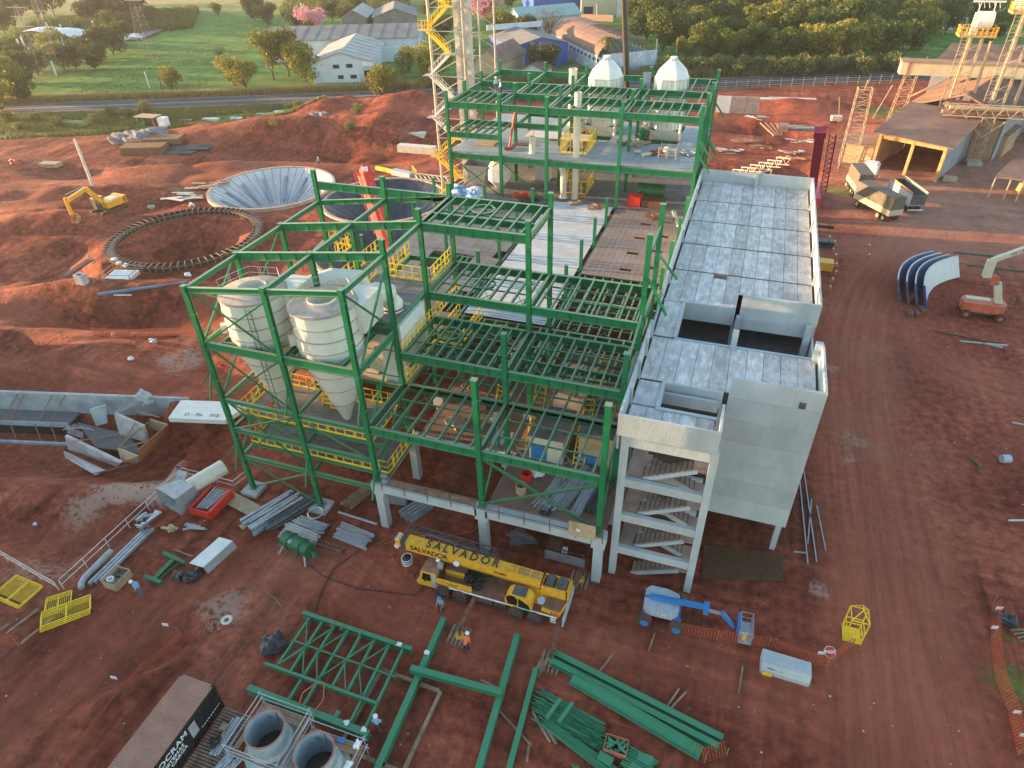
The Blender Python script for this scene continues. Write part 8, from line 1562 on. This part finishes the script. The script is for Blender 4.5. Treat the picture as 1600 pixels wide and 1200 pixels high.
# ---------------- vegetation ----------------
def leafmat(name, c1, c2, c3=None):
    m = bpy.data.materials.new(name); m.use_nodes = True; n = m.node_tree.nodes; l = m.node_tree.links; b = n['Principled BSDF']; b.inputs['Roughness'].default_value = .6; b.inputs['Specular IOR Level'].default_value = .25
    g_ = n.new('ShaderNodeNewGeometry'); r_ = n.new('ShaderNodeValToRGB'); r_.color_ramp.elements[0].color = (*c1, 1); r_.color_ramp.elements[1].color = (*c2, 1)
    oi = n.new('ShaderNodeObjectInfo'); ad = n.new('ShaderNodeMath'); ad.operation = 'MULTIPLY_ADD'; ad.inputs[1].default_value = .55; l.new(g_.outputs['Random Per Island'], ad.inputs[0])
    mu = n.new('ShaderNodeMath'); mu.operation = 'MULTIPLY'; mu.inputs[1].default_value = .45; l.new(oi.outputs['Random'], mu.inputs[0]); l.new(mu.outputs[0], ad.inputs[2]); l.new(ad.outputs[0], r_.inputs[0]); l.new(r_.outputs[0], b.inputs['Base Color'])
    tr = n.new('ShaderNodeBsdfTranslucent'); l.new(r_.outputs[0], tr.inputs[0]); mx = n.new('ShaderNodeMixShader'); mx.inputs[0].default_value = .3; l.new(b.outputs[0], mx.inputs[1]); l.new(tr.outputs[0], mx.inputs[2]); l.new(mx.outputs[0], n['Material Output'].inputs[0]); return m
LF = leafmat('green_leaves', (.04, .075, .014), (.17, .19, .035)); LY = leafmat('yellow_green_leaves', (.10, .13, .022), (.34, .29, .05)); LDK = leafmat('dark_leaves', (.03, .052, .016), (.11, .12, .035)); LP = leafmat('pink_blossom', (.50, .20, .27), (.75, .42, .46)); LB_ = leafmat('brown_twigs', (.10, .06, .04), (.20, .12, .08)); DRY = leafmat('dry_grass', (.18, .14, .05), (.48, .36, .12)); RDL = leafmat('reeds', (.07, .10, .025), (.26, .24, .08)); BARK = mat('bark', (.10, .075, .055), .9, var=.3, sc=3)
def leaves(P, sz, rng, up=.3):
    N = len(P); n = rng.normal(size=(N, 3)); n[:, 2] += up; n /= np.linalg.norm(n, axis=1)[:, None]; a = np.cross(n, rng.normal(size=(N, 3))); a /= np.linalg.norm(a, axis=1)[:, None]; b = np.cross(n, a); s = sz*rng.uniform(.55, 1.25, (N, 1)); a = a*s; b = b*s*.7
    V = np.stack([P-a, P-b*.9+n*s*.12, P+a, P+b], 1).reshape(-1, 3); F = np.arange(4*N).reshape(-1, 4); return V, F
def leafmesh(name, V, F, mt):
    me = bpy.data.meshes.new(name); me.vertices.add(len(V)); me.vertices.foreach_set('co', V.ravel()); me.loops.add(F.size); me.loops.foreach_set('vertex_index', F.ravel().astype(np.int32)); me.polygons.add(len(F)); k = F.shape[1]
    me.polygons.foreach_set('loop_start', (np.arange(len(F))*k).astype(np.int32)); me.polygons.foreach_set('loop_total', np.full(len(F), k, np.int32)); me.update(calc_edges=True); me.materials.append(mt); return me
def crown(seed, h, rad, base, lobes_=9, n=2600, leaf=.34, squash=.8, umbrella=False):
    rng = np.random.default_rng(seed); C = []; zc = (base+h)/2
    for i in range(int(lobes_*1.5)):
        a = rng.uniform(0, 6.28); r = rad*rng.uniform(.15, .82); z = rng.uniform(base+(h-base)*.2, h-(h-base)*.12) if i else zc
        rr = rad*rng.uniform(.24, .5); C.append((r*math.cos(a), r*math.sin(a), z, rr))
    C.append((0, 0, zc, rad*.48)); P = []; w_ = np.array([c[3]**2 for c in C]); w_ /= w_.sum()
    idx = rng.choice(len(C), n, p=w_); d = rng.normal(size=(n, 3)); d /= np.linalg.norm(d, axis=1)[:, None]; rr = rng.uniform(.72, 1.08, n)*(1+.18*np.sin(d[:, 0]*6+idx)+.15*np.sin(d[:, 1]*7+idx*2)); Ca = np.array(C)
    P = Ca[idx, :3]+d*rr[:, None]*Ca[idx, 3:4]*np.array((1, 1, squash)); P[:, 2] = np.maximum(P[:, 2], .2+rng.uniform(0, .6, n)); return leaves(P, leaf, rng)
def trunkmesh(seed, h, r, base, rad):
    rng = np.random.default_rng(seed); mb = MB(); mb.tube((0, 0, -.3), (0, 0, base*.8+.3), r, 8, r*.7)
    for i in range(6): a = rng.uniform(0, 6.28); mb.tube((0, 0, base*.75), (rad*.6*math.cos(a), rad*.6*math.sin(a), base+(h-base)*rng.uniform(.3, .7)), r*.55, 6, r*.15)
    return mb
PROTO = {}
def make_tree(kind, seed):
    h, rad, base, lob, n, leaf, mt, sq = {'round': (10, 4.6, 2.2, 10, 3000, .33, LF, .85), 'dark': (9, 5.0, 1.0, 11, 3200, .33, LDK, .8), 'yellow': (7, 3.8, .6, 9, 2400, .28, LY, .85), 'tall': (13, 4.6, 3.0, 12, 3000, .34, LY, 1.0), 'forest': (12, 5.4, 1.0, 13, 3600, .38, LF, .75), 'forest2': (11, 5.2, 1.0, 13, 3400, .36, LY, .75), 'pink': (9, 5.0, 2.0, 12, 3800, .27, LP, .8), 'bush': (3.2, 2.4, 0, 6, 900, .22, RDL, .8), 'bare': (8, 4.2, 1.6, 12, 1500, .12, LB_, .9), 'bamboo': (8, 4.4, .2, 9, 3400, .26, LY, 1.0)}[kind]
    NM = {'pink': 'blossom_tree', 'bush': 'bush', 'bare': 'bare_tree', 'bamboo': 'bamboo_clump'}.get(kind, 'broadleaf_tree')
    t = thing(NM, 'x', 'tree', (0, 0, 0)); V, F = crown(seed, h, rad, base, lob, n, leaf, sq); me = leafmesh('crown', V, F, mt); c = bpy.data.objects.new('crown', me); COL.objects.link(c); c.parent = t
    tr = trunkmesh(seed, h, .28 if kind != 'bush' else .08, max(base, .8), rad).build('trunk', BARK, t, xf=np.eye(4))
    if kind == 'bare':
        rng = np.random.default_rng(seed); mb = MB()
        for i in range(60): a = rng.uniform(0, 6.28); q = rng.uniform(.3, 1); e = np.array((4.2*q*math.cos(a), 4.2*q*math.sin(a), rng.uniform(3.5, 8)-1.5*q)); s = e*np.array((.25, .25, .45)); mb.tube(s, e, .07, 4, .02)
        mb.build('twigs', BARK, t, xf=np.eye(4))
    PROTO[(kind, seed)] = t; KIDS[t.name] = list(t.children); t['_used'] = 0; return t
def tree(kind, u, v, hgt, lab, group=None, seed=None, cat=None, zg=None):
    seed = seed if seed is not None else random.choice((1, 2, 3) if kind.startswith('forest') else (1, 2)); base_h = {'round': 10, 'dark': 9, 'yellow': 7, 'tall': 13, 'forest': 12, 'forest2': 11, 'pink': 9, 'bush': 3.2, 'bare': 8, 'bamboo': 8}[kind]
    x, y, z = GH(u, v); s = hgt/base_h*random.uniform(.95, 1.05)
    pr = PROTO.get((kind, seed)); 
    if pr is None: o = make_tree(kind, seed)
    else: o = copy_tree(pr)
    o.location = (x, y, z-.1); o.rotation_euler = (0, 0, random.uniform(0, 6.28)); o.scale = (s, s, s*random.uniform(.92, 1.08)); o['label'] = lab; o['category'] = cat or ('bush' if kind == 'bush' else 'tree')
    if group: o['group'] = group
    elif 'group' in o: del o['group']
    return o
ORD = 'first second third fourth fifth sixth seventh eighth ninth tenth eleventh twelfth thirteenth fourteenth fifteenth sixteenth seventeenth eighteenth nineteenth twentieth'.split()
ORD += ['twenty-'+q for q in ORD[:9]]+['thirtieth']
# named single trees
for kind, u, v, h, lab in [
    ('pink', 490, 62, 11, 'pink blossom tree at the left end of the long grey factory'), ('pink', 762, 45, 13, 'pink blossom tree seen behind the lattice stair tower'), ('pink', 222, 22, 9, 'far pale pink tree at the top left by the yellow field'),
    ('dark', 465, 55, 8, 'small dark tree standing in the pasture left of the pink tree'), ('dark', 487, 66, 7, 'low brownish tree in front of the pink tree'), ('bare', 857, 60, 10, 'bare brown rounded tree behind the blue shed'), ('round', 786, 72, 12, 'round golden green tree above the brown house'), ('dark', 826, 62, 9, 'dark tree between the round tree and the bare tree'), ('dark', 852, 118, 9.5, 'dense rounded tree in front of the blue shed'),
    ('tall', 428, 125, 14, 'tall thin yellow-green tree by the road'), ('tall', 452, 120, 13, 'second tall thin tree touching the first by the road'), ('yellow', 478, 128, 10, 'yellowish tree against the left wall of the white factory'), ('yellow', 366, 134, 8.5, 'broad golden bush tree at the pasture edge'), ('yellow', 385, 138, 7, 'darker half of the golden bush pair at the pasture edge'), ('yellow', 268, 140, 6.5, 'small golden tree leaning beside the white pole'), ('bamboo', 665, 125, 9, 'feathery bamboo clump right of the factory yard'), ('bamboo', 685, 122, 8, 'second feathery clump next to the stair tower'), ('bamboo', 640, 112, 7, 'low feathery bamboo by the factory yard'), ('yellow', 598, 155, 8.5, 'brushy yellow-green tree at the road edge above the red mound'), ('bare', 612, 158, 6, 'tangle of brown vines right of the brushy tree'), ('bare', 630, 150, 6, 'second brown tangle nearer the stair tower'), ('dark', 545, 38, 8, 'tree with pale fronds left of the far small shed'), ('dark', 420, 40, 9, 'dark round tree at the far edge of the pasture'), ('dark', 398, 32, 10, 'dark tree at the top end of the pasture'), ('round', 560, 25, 9, 'tree behind the far small shed'), ('yellow', 340, 24, 6, 'small tree at the edge of the yellow field'), ('dark', 690, 70, 9, 'brown-green tree left of the stair tower mast'), ('bare', 345, 92, 4.5, 'small leafless tree alone in the middle of the pasture'), ('round', 520, 34, 10, 'palm-like green tree above the pasture corner')]: tree(kind, u, v, h, lab)
gp = 'trees along the left side of the pasture'
LPOS = [('dark', 120, 108, 8), ('dark', 140, 100, 9), ('dark', 160, 92, 10), ('dark', 178, 86, 10), ('dark', 192, 74, 8), ('dark', 150, 110, 8), ('yellow', 88, 95, 10), ('yellow', 100, 108, 9), ('dark', 48, 130, 9), ('dark', 60, 118, 8), ('yellow', 10, 150, 12), ('yellow', 25, 158, 9), ('dark', 30, 110, 8), ('yellow', 5, 175, 8), ('dark', 42, 160, 6), ('yellow', 0, 130, 10), ('dark', 18, 95, 7)]
for i, (k, u, v, h) in enumerate(LPOS): tree(k, u, v, h, 'dense %s tree left of the pasture, %s of its kind from the right' % ('dark' if k == 'dark' else 'yellow-green', ORD[sum(1 for q in LPOS if q[0] == k and q[1] > u)]), 'trees along the left side of the pasture')
for i, (k, u, v, h) in enumerate([('round', 10, 25, 16), ('round', 35, 22, 17), ('dark', 60, 28, 15), ('round', 85, 25, 15), ('dark', 25, 45, 12), ('dark', 8, 52, 10), ('dark', 45, 8, 14)]): tree(k, u, v, h, ['tallest', 'golden topped', 'rightmost but one', 'rightmost', 'nearest', 'lowest', 'topmost'][i]+' big hazy tree in the top left corner of the picture', 'trees in the top left corner')
for i, (k, u, v, h) in enumerate([('dark', 140, 36, 11), ('dark', 158, 30, 12), ('dark', 176, 28, 12), ('dark', 196, 34, 12), ('dark', 215, 36, 12), ('dark', 230, 42, 9), ('round', 170, 48, 7), ('dark', 200, 50, 7), ('dark', 60, 62, 6), ('dark', 120, 62, 6)]): tree(k, u, v, h, '%s dark tree in the group around and right of the white tents' % ORD[i], 'trees behind the white tents')
# forest on the right
n_ = 0; used_ = []
for row, (v0, v1, um, ux, h) in enumerate([(4, 4, 1000, 1500, 13), (22, 20, 985, 1500, 13), (42, 36, 990, 1500, 13), (62, 54, 1010, 1480, 13), (82, 74, 1035, 1450, 13), (102, 94, 1075, 1420, 11)]):
    u = um; kk = 0
    while u < ux:
        f = (u-um)/(ux-um); vv = v0+(v1-v0)*f+random.uniform(-4, 4); kd = 'forest2' if random.random() < .38 else 'forest'
        kk += 1; tree(kd, u, vv, h*random.uniform(.8, 1.12), 'broad %s forest tree, %s from the left in the %s row from the back' % ('golden' if kd == 'forest2' else 'deep green', ORD[kk-1], ORD[[4, 22, 42, 62, 82, 102].index(v0)]), 'forest trees at the top right'); u += random.uniform(19, 27)
for i in range(26): u = 1045+i*14.5; tree('bush', u, 118+random.uniform(-4, 3)-(u-1040)*.012, 4.5, 'scrubby bush, %s from the left along the foot of the forest' % ORD[i], 'bushes along the forest foot')
for i, (u, v, h) in enumerate([(720, 20, 9), (700, 8, 10), (640, 12, 9), (600, 10, 9), (670, 30, 8), (480, 5, 9), (450, 8, 8), (560, 4, 9), (760, 5, 9), (800, 12, 8), (1040, -10, 12), (1100, -12, 12), (1200, -10, 12), (1300, -8, 12), (1400, -8, 12), (1500, -2, 12), (1560, 2, 12), (1530, 40, 10), (1560, 55, 8), (1540, 70, 8)]): tree('dark' if i % 2 else 'round', u, v, h, '%s distant %s tree near the top edge of the picture' % (ORD[i], 'dark' if i % 2 else 'bright'), 'distant trees along the top edge')
for i, (u, v, h) in enumerate([(1330, 300, 1.6), (1010, 118, 3), (1030, 120, 3.4), (1060, 122, 3), (900, 122, 2.5), (560, 178, 2.5), (470, 172, 2.5), (150, 195, 2.5), (90, 200, 2.6), (200, 185, 2.8), (230, 178, 3), (175, 182, 2.6), (60, 190, 2.4), (30, 205, 2.4), (430, 200, 2), (545, 205, 2.2), (15, 190, 3)]): tree('bush', u, v, h, 'low wild bush '+['by the truck turning', 'right of the silos', 'behind the right silo', 'beyond the right silo', 'left of the left silo', 'by the red mound', 'left of the red mound', 'in the left rough', 'in the far left rough', 'left of the guard hut', 'behind the guard hut', 'in the rough below the road', 'at the left edge rough', 'nearer the left edge', 'near the pale boards', 'right of the red mound', 'at the very left edge'][i], 'wild bushes around the site')
# palm
t = thing('palm_tree', 'single tall palm in front of the barrel roofed building', 'tree', G(948, 112)); c = np.array(GH(948, 112)); mb = MB(); mb.tube(c, c+(0, 0, 9), .35, 8, .25); mb.build('trunk', BARK, t); mb = MB()
for i in range(16):
    a = i*.393+random.uniform(-.1, .1); el = random.uniform(.2, 1.0); pts = [c+np.array((math.cos(a)*r_*3.6*math.cos(el*(1-r_)), math.sin(a)*r_*3.6*math.cos(el*(1-r_)), 9+2.2*math.sin(el)*r_-2.6*r_*r_)) for r_ in np.linspace(0, 1, 6)]
    for p, q in zip(pts[:-1], pts[1:]): mb.plate([p+(-.35*math.sin(a), .35*math.cos(a), 0), p-(-.35*math.sin(a), .35*math.cos(a), 0), q-(-.3*math.sin(a), .3*math.cos(a), .1), q+(-.3*math.sin(a), .3*math.cos(a), -.1)], .02)
mb.build('crown', LF, t)
# grass strips
def blades(name, N, fn, h, mt, w_=.12, kind='stuff', seed=1):
    rng = np.random.default_rng(seed); P = fn(rng, N); z = hfun(P[:, 0], P[:, 1]); P = np.stack([P[:, 0], P[:, 1], z], 1); a = rng.uniform(0, 6.28, len(P)); d = np.stack([np.cos(a), np.sin(a), np.zeros(len(P))], 1)*w_; hh = h*rng.uniform(.5, 1.2, len(P)); tip = P+np.stack([rng.normal(0, .25, len(P))*hh, rng.normal(0, .25, len(P))*hh, hh], 1)
    V = np.stack([P-d-(0, 0, .1), P+d-(0, 0, .1), tip], 1).reshape(-1, 3); o = bpy.data.objects.new(name, leafmesh(name, V, np.arange(len(V)).reshape(-1, 3), mt)); COL.objects.link(o); o['kind'] = kind; return o
def band(a0, a1, s0, s1):
    def f(rng, N): a = rng.uniform(a0, a1, N); s = rng.uniform(s0, s1, N); return RA+RD*a[:, None]+RN*s[:, None]
    return f
blades('tall_grass', 26000, band(-20, 118, 6.3, 9.0), 1.5, DRY, .16, seed=1); blades('tall_grass', 16000, band(115, 300, 6.5, 13), 2.3, RDL, .2, seed=2); blades('tall_grass', 9000, band(95, 165, -12, -7.5), 1.0, RDL, .12, seed=3)
def edgeband(rng, N):
    a = rng.uniform(-10, 112, N); e = np.interp(a, [-60, 0, 60, 110], [-33, -31, -25, -12]); s = e+rng.uniform(0, 1, N)**.8*(-7-e); P = RA+RD*a[:, None]+RN*s[:, None]; k = fbm(P[:, 0]/7, P[:, 1]/7, 71) > .42; return P[k]
blades('wild_grass', 60000, edgeband, .8, RDL, .14, seed=4); blades('pasture_tufts', 9000, lambda r, N: (lambda P: P[fbm(P[:, 0]/12, P[:, 1]/12, 5) > .6])(band(10, 150, 10, 110)(r, N)), .7, RDL, .2, seed=6)
blades('crop_rows', 22000, lambda r, N: np.stack([r.uniform(0, 1, N), r.uniform(0, 1, N)], 1)@np.array([np.array(G(300, 45)[:2])-np.array(G(0, 75)[:2]), np.array(G(60, 40)[:2])-np.array(G(0, 75)[:2])])+np.array(G(0, 75)[:2]), 3.0, LF, .35, seed=8)
blades('crop_rows', 16000, lambda r, N: np.stack([r.uniform(0, 1, N), r.uniform(0, 1, N)], 1)@np.array([np.array(G(640, 16)[:2])-np.array(G(440, 26)[:2]), np.array(G(445, 8)[:2])-np.array(G(440, 26)[:2])])+np.array(G(440, 26)[:2]), 3.0, LF, .5, seed=9)
# fences and poles
def pfence(name, lab, pts, h, st, m, rails=2):
    t = thing(name, lab, 'fence', (*pts[0], 0)); mb = MB(); cnt = 0
    for (x0, y0), (x1, y1) in zip(pts[:-1], pts[1:]):
        L = math.hypot(x1-x0, y1-y0); n = int(L/st)
        for i in range(n): x, y = x0+(x1-x0)*i/n, y0+(y1-y0)*i/n; z = H(x, y); MB().bar((x, y, z), (x, y, z+h), .16, .16).build('post', m, t)
        for k in range(rails): zz = h*(k+1)/rails-.1; mb.bar((x0, y0, H(x0, y0)+zz), (x1, y1, H(x1, y1)+zz), .04, .05)
    mb.build('wires', m, t)
FP = mat('fence_post', (.32, .25, .2), .8)
def ap(a, s): return tuple(RA+RD*a+RN*s)
pfence('site_fence', 'long wire fence on pale posts between the site and the road on the right', [ap(182, -7.5), ap(245, -7.5)], 2.3, 3.0, FP, 5); pfence('site_fence', 'low wire fence along the near side of the road on the left', [ap(75, -8), ap(112, -7.6), ap(140, -7.6)], 1.7, 3.2, FP, 4)
def pole(lab, base, top, r=.16, m=CONC, name='utility_pole', arm=False):
    t = thing(name, lab, 'pole', tuple(base)); MB().tube(base, top, r, 8, r*.7).build('shaft', m, t)
    if arm: MB().bar((top[0]-1.2, top[1], top[2]-.3), (top[0]+1.2, top[1], top[2]-.3), .12, .12).build('crossarm', m, t)
PLm = mat('pole_concrete', (.62, .58, .52), .8)
def hp(u, v, vt, ut=None, lab='', **k):
    b = np.array(GH(u, v)); d = ray(ut if ut is not None else u, vt); tt = b[1]/d[1]; pole(lab, b, b*np.array((1, 1, 0))+(0, 0, CAMZ+d[2]*tt), **k)
hp(146, 292, 217, 116, 'pale leaning concrete pole standing alone in the left red yard', r=.3, m=PLm); hp(234, 138, 112, 228, 'white pole beside the small golden tree', r=.25, m=PLm); hp(254, 140, 108, 246, 'thin dark pole right of the white pole', r=.15, m=BARK); hp(474, 28, 5, 469, 'white pole at the top of the pasture', r=.3, m=PLm, arm=True); hp(1023, 102, 61, 1029, 'leaning pale pole at the right end of the barrel roofed building', r=.28, m=PLm); hp(1053, 112, 60, 1055, 'thin lamp pole standing behind the right silo', r=.12, m=FP); hp(1198, 118, 92, 1205, 'thin street lamp at the forest edge', r=.12, m=FP, name='street_lamp'); hp(1385, 90, 50, 1390, 'thin pole in front of the forest', r=.14, m=FP); hp(843, 118, 75, 844, 'white pole before the dense rounded tree', r=.2, m=PLm, arm=True); hp(932, 28, 6, 932, 'light mast in front of the beige warehouse', r=.2, m=PLm, arm=True); hp(1442, 112, 88, 1443, 'lamp post with bent arm behind the conveyor gallery', r=.12, m=ORW, name='street_lamp')
def pylon(u, v, hgt, lab):
    x, y, z = GH(u, v); t = thing('pylon', lab, 'pylon', (x, y, z)); lattice(t, (x, y, z-.3), (x, y, z+hgt), 4.5, 1.0, 8, mat('pylon_grey', (.30, .25, .22), .7), 'pylon_lattice', .07); mb = MB()
    for k in (.72, .85, .97): mb.bar((x-4, y, z+hgt*k), (x+4, y, z+hgt*k), .1, .1)
    mb.build('crossarm', GREY, t); return t
pylon(98, 112, 24, 'lattice power pylon rising out of the left clump of trees'); pylon(70, 122, 20, 'shorter lattice power pylon left of the first'); pylon(232, 78, 22, 'faint lattice power pylon at the corner of the pasture')
for k in range(16):
    u, v = [(92, 0), (84, 20), (100, 50), (52, 88), (88, 112), (40, 70), (140, 22), (188, 24), (202, 20), (160, 30), (78, 46), (128, 62), (70, 30), (34, 74), (114, 24), (150, 44)][k]; c = GH(u, v+6); single(MB().bar(c, (c[0], c[1], c[2]+4.2), .5, .5), 'marker_post', PLm, '%s short pale post among the plantation trees at the top left' % ORD[k], 'post', 'pale posts in the plantation')
for k in range(14): u = 186+random.uniform(0, 32); c = GH(u, 58+random.uniform(-2, 5)+ (u-200)*-.05); single(MB().box((c[0], c[1], c[2]+.6), (random.uniform(1.5, 3), 1.2, 1.2), random.uniform(0, 3)), 'white_sack', WLT, '%s white sack in the heap beside the side road at the pasture corner' % ORD[k], 'sack', 'white sacks by the side road')
for k in range(9): c = GH(598+k*7, 88+ (k % 3)*3); single(blob((c[0], c[1], c[2]+.8), 1.1, 300+k, 2, (1, 1, .8)), 'big_bag', LBLUE if k % 2 else WLT, '%s pale big bag from the left in the factory yard' % ORD[k], 'sack', 'big bags in the factory yard')
c = np.array(G(640, 92)); single(MB().bar(G(637, 84, 2), G(651, 83, 2), .3, 4), 'dark_gateway', DKW, 'dark gateway at the right end of the factory yard wall', 'gateway')
single(MB().bar(G(588, 88, 2.5), G(654, 84, 2.5), .4, 5.2), 'yard_wall', WW, 'white yard wall of the long factory right of the white factory', 'wall')
for o in list(COL.objects):
    if '_used' in o: del o['_used']

# scattered stones and litter
def stones(name, N, reg, s0, s1, mt, seed):
    rng = np.random.default_rng(seed); P = np.stack([rng.uniform(reg[0], reg[1], N), rng.uniform(reg[2], reg[3], N)], 1); k = fbm(P[:, 0]/4, P[:, 1]/4, seed) > .5; P = P[k]; P = P[~((P[:, 0] > -5) & (P[:, 0] < 8) & (P[:, 1] > 33) & (P[:, 1] < 82))]; z = hfun(P[:, 0], P[:, 1]); n_ = len(P); s = rng.uniform(s0, s1, (n_, 1, 1))*rng.uniform(.3, 1, (n_, 1, 1))
    O = np.array([(1, 0, 0), (0, 1, 0), (-1, 0, 0), (0, -1, 0), (0, 0, .7), (0, 0, -.4)]); V = np.stack([P[:, 0], P[:, 1], z+.01], 1)[:, None, :]+O[None]*s*rng.uniform(.6, 1.3, (n_, 6, 1)); T = np.array([(0, 1, 4), (1, 2, 4), (2, 3, 4), (3, 0, 4), (1, 0, 5), (2, 1, 5), (3, 2, 5), (0, 3, 5)]); F = (T[None]+(np.arange(n_)*6)[:, None, None]).reshape(-1, 3)
    o = bpy.data.objects.new(name, leafmesh(name, V.reshape(-1, 3), F, mt)); COL.objects.link(o); o['kind'] = 'stuff'
stones('stones', 9000, (-60, 45, 8, 70), .03, .12, STN, 21); stones('earth_clods', 9000, (-125, -45, 30, 130), .05, .2, mat('earth_clod', (.26, .07, .04), .95, var=.35, sc=2), 22); stones('pale_litter', 900, (-60, 45, 10, 80), .04, .12, CONCF, 23)
t = thing('brown_mesh_panel', 'large brown reinforcing mesh lying behind the stair bay under the tall wall', 'mesh', (5, 36, 0)); MESHM = mat('brown_mesh', (.16, .085, .035), .9, var=.2); q = [G(1098, 905, .06), G(1222, 908, .06), G(1226, 866, .06), G(1100, 852, .06)]; q = [np.array(p) for p in q]; MB().plate(q, .03).build('sheet', mat('mesh_backing', (.12, .06, .03), .95), t); mb = MB()
for i in range(60): f = i/59; mb.bar(q[0]+(q[1]-q[0])*f+(0, 0, .05), q[3]+(q[2]-q[3])*f+(0, 0, .05), .035, .03)
mb.build('bars', MESHM, t)
for k, (a_, b_) in enumerate([((1248, 735), (1262, 880)), ((1256, 735), (1276, 878)), ((1268, 780), (1262, 850)), ((1276, 790), (1290, 860)), ((1240, 862), (1262, 864))]): single(MB().bar(G(*a_, .08), G(*b_, .08), .09, .09), 'steel_bar', GREY, '%s thin grey bar lying beside the tall concrete wall' % ORD[k], 'bar')
for k, pts in enumerate([[(350, 945), (370, 925), (410, 920), (430, 935), (440, 948)], [(600, 840), (560, 860), (520, 890), (500, 930), (480, 1000)], [(760, 805), (740, 830), (700, 838), (640, 836), (600, 850)], [(690, 885), (650, 930), (560, 920), (505, 900), (480, 880)], [(880, 905), (960, 915), (1000, 912)]]): single(MB().path([G(u, v, .06) for u, v in pts], .035, 5), 'cable', [WOOD, BLACK, ORANGE, BLACK, RUST][k], ['pale hose curling beside the rubble heap', 'black cable from the footing down to the green floor frame', 'orange cable winding behind the crane boom', 'black cable running along the front of the crane', 'rusty tube lying between crane and blue lift'][k], 'cable')
single(MB().lathe(G(355, 970, .1), [(.3, .02), (.42, .12), (.3, .2), (.18, .12), (.3, .02)], 18), 'wheel_ring', CREAM, 'small pale wheel lying on the dark rubble heap', 'wheel')
# crane fittings
def cp(mb, nm, m): mb.build(nm, m, cr)
for x, y in ((-17.6, YD-.15), (-16.6, YD-.2)): cp(MB().bar((x, y+.2, 2.0), (x-.15, y-.1, 2.1), .04, .04).box((x-.17, y-.12, 1.95), (.06, .16, .34)), 'mirror', BLK)
for k, y in enumerate((YD+.15, 29.7)): cp(MB().box((-17.78, y, 1.0), (.06, .3, .18)), 'headlight', WLT)
cp(MB().bb((-12.7, YD, .62), (-11.2, YD+.5, 1.12)), 'fuel_tank', DGREY); cp(MB().bb((-11.0, YD, .6), (-10.0, YD+.5, 1.12)), 'tool_box', CHS)
for k in range(4): cp(MB().path([(-13.2+k*.2, 28.0+k*.25, 1.5), (-12.6+k*.25, 28.2+k*.2, 2.0), (-11.5, 28.5+k*.1, 2.3), (-9.4, 28.6, 2.4)], .045, 6), 'hydraulic_hose', BLK)
for s in (-.2, .2): cp(MB().tube(ca+(0, s, .46), cbm-dd*9+np.array((0, s, .46)), .018, 4), 'hoist_rope', DGREY)
for k in range(2): p = cbm-dd*(9.6+k*1.1)+upv*.5; cp(MB().box(p, (.14, .5, .14)), 'rope_guide', YELC)
for k in range(7): cp(MB().bar((-15.55+k*.26, YD+.93, 1.55), (-15.45+k*.26, YD+.93, 1.95), .03, .04), 'grille_bar', BLK) if k > 3 else None
cp(MB().bar(cbm-dd*3.0+np.array((0, -.5, -.3)), cbm-dd*11.5+np.array((0, -.5, -.3)), .03, .06), 'boom_seam', mat('seam_shadow', (.35, .19, .03), .6)); cp(MB().bb((-15.2, YD+.98, 2.1), (-14.0, 29.4, 2.14)), 'hood_lid', DUST)
cp(MB().bar((-5.5, 26.95, 1.9), (-5.5, 29.9, 1.9), .08, .08), 'tail_bar', RED); cp(MB().tube((-10.05, 27.3, 2.1), (-10.2, 27.2, 2.5), .04, 6), 'mirror_arm', RED)

cr.location.x = -17.75+.9*(cr.location.x+17.75); cr.scale = (.9, 1, 1)
# ---------------- haze ----------------
hz = MB().bb((-700, -70, -12), (420, 560, 60)); ho = hz.build('haze', mat('haze_air', (1, 1, 1))); ho['kind'] = 'stuff'; hm = ho.data.materials[0]; n = hm.node_tree.nodes; n.clear(); out = n.new('ShaderNodeOutputMaterial'); pv = n.new('ShaderNodeVolumePrincipled'); pv.inputs['Color'].default_value = (.92, .94, 1, 1); pv.inputs['Density'].default_value = .00014; pv.inputs['Anisotropy'].default_value = .35; hm.node_tree.links.new(pv.outputs[0], out.inputs['Volume'])
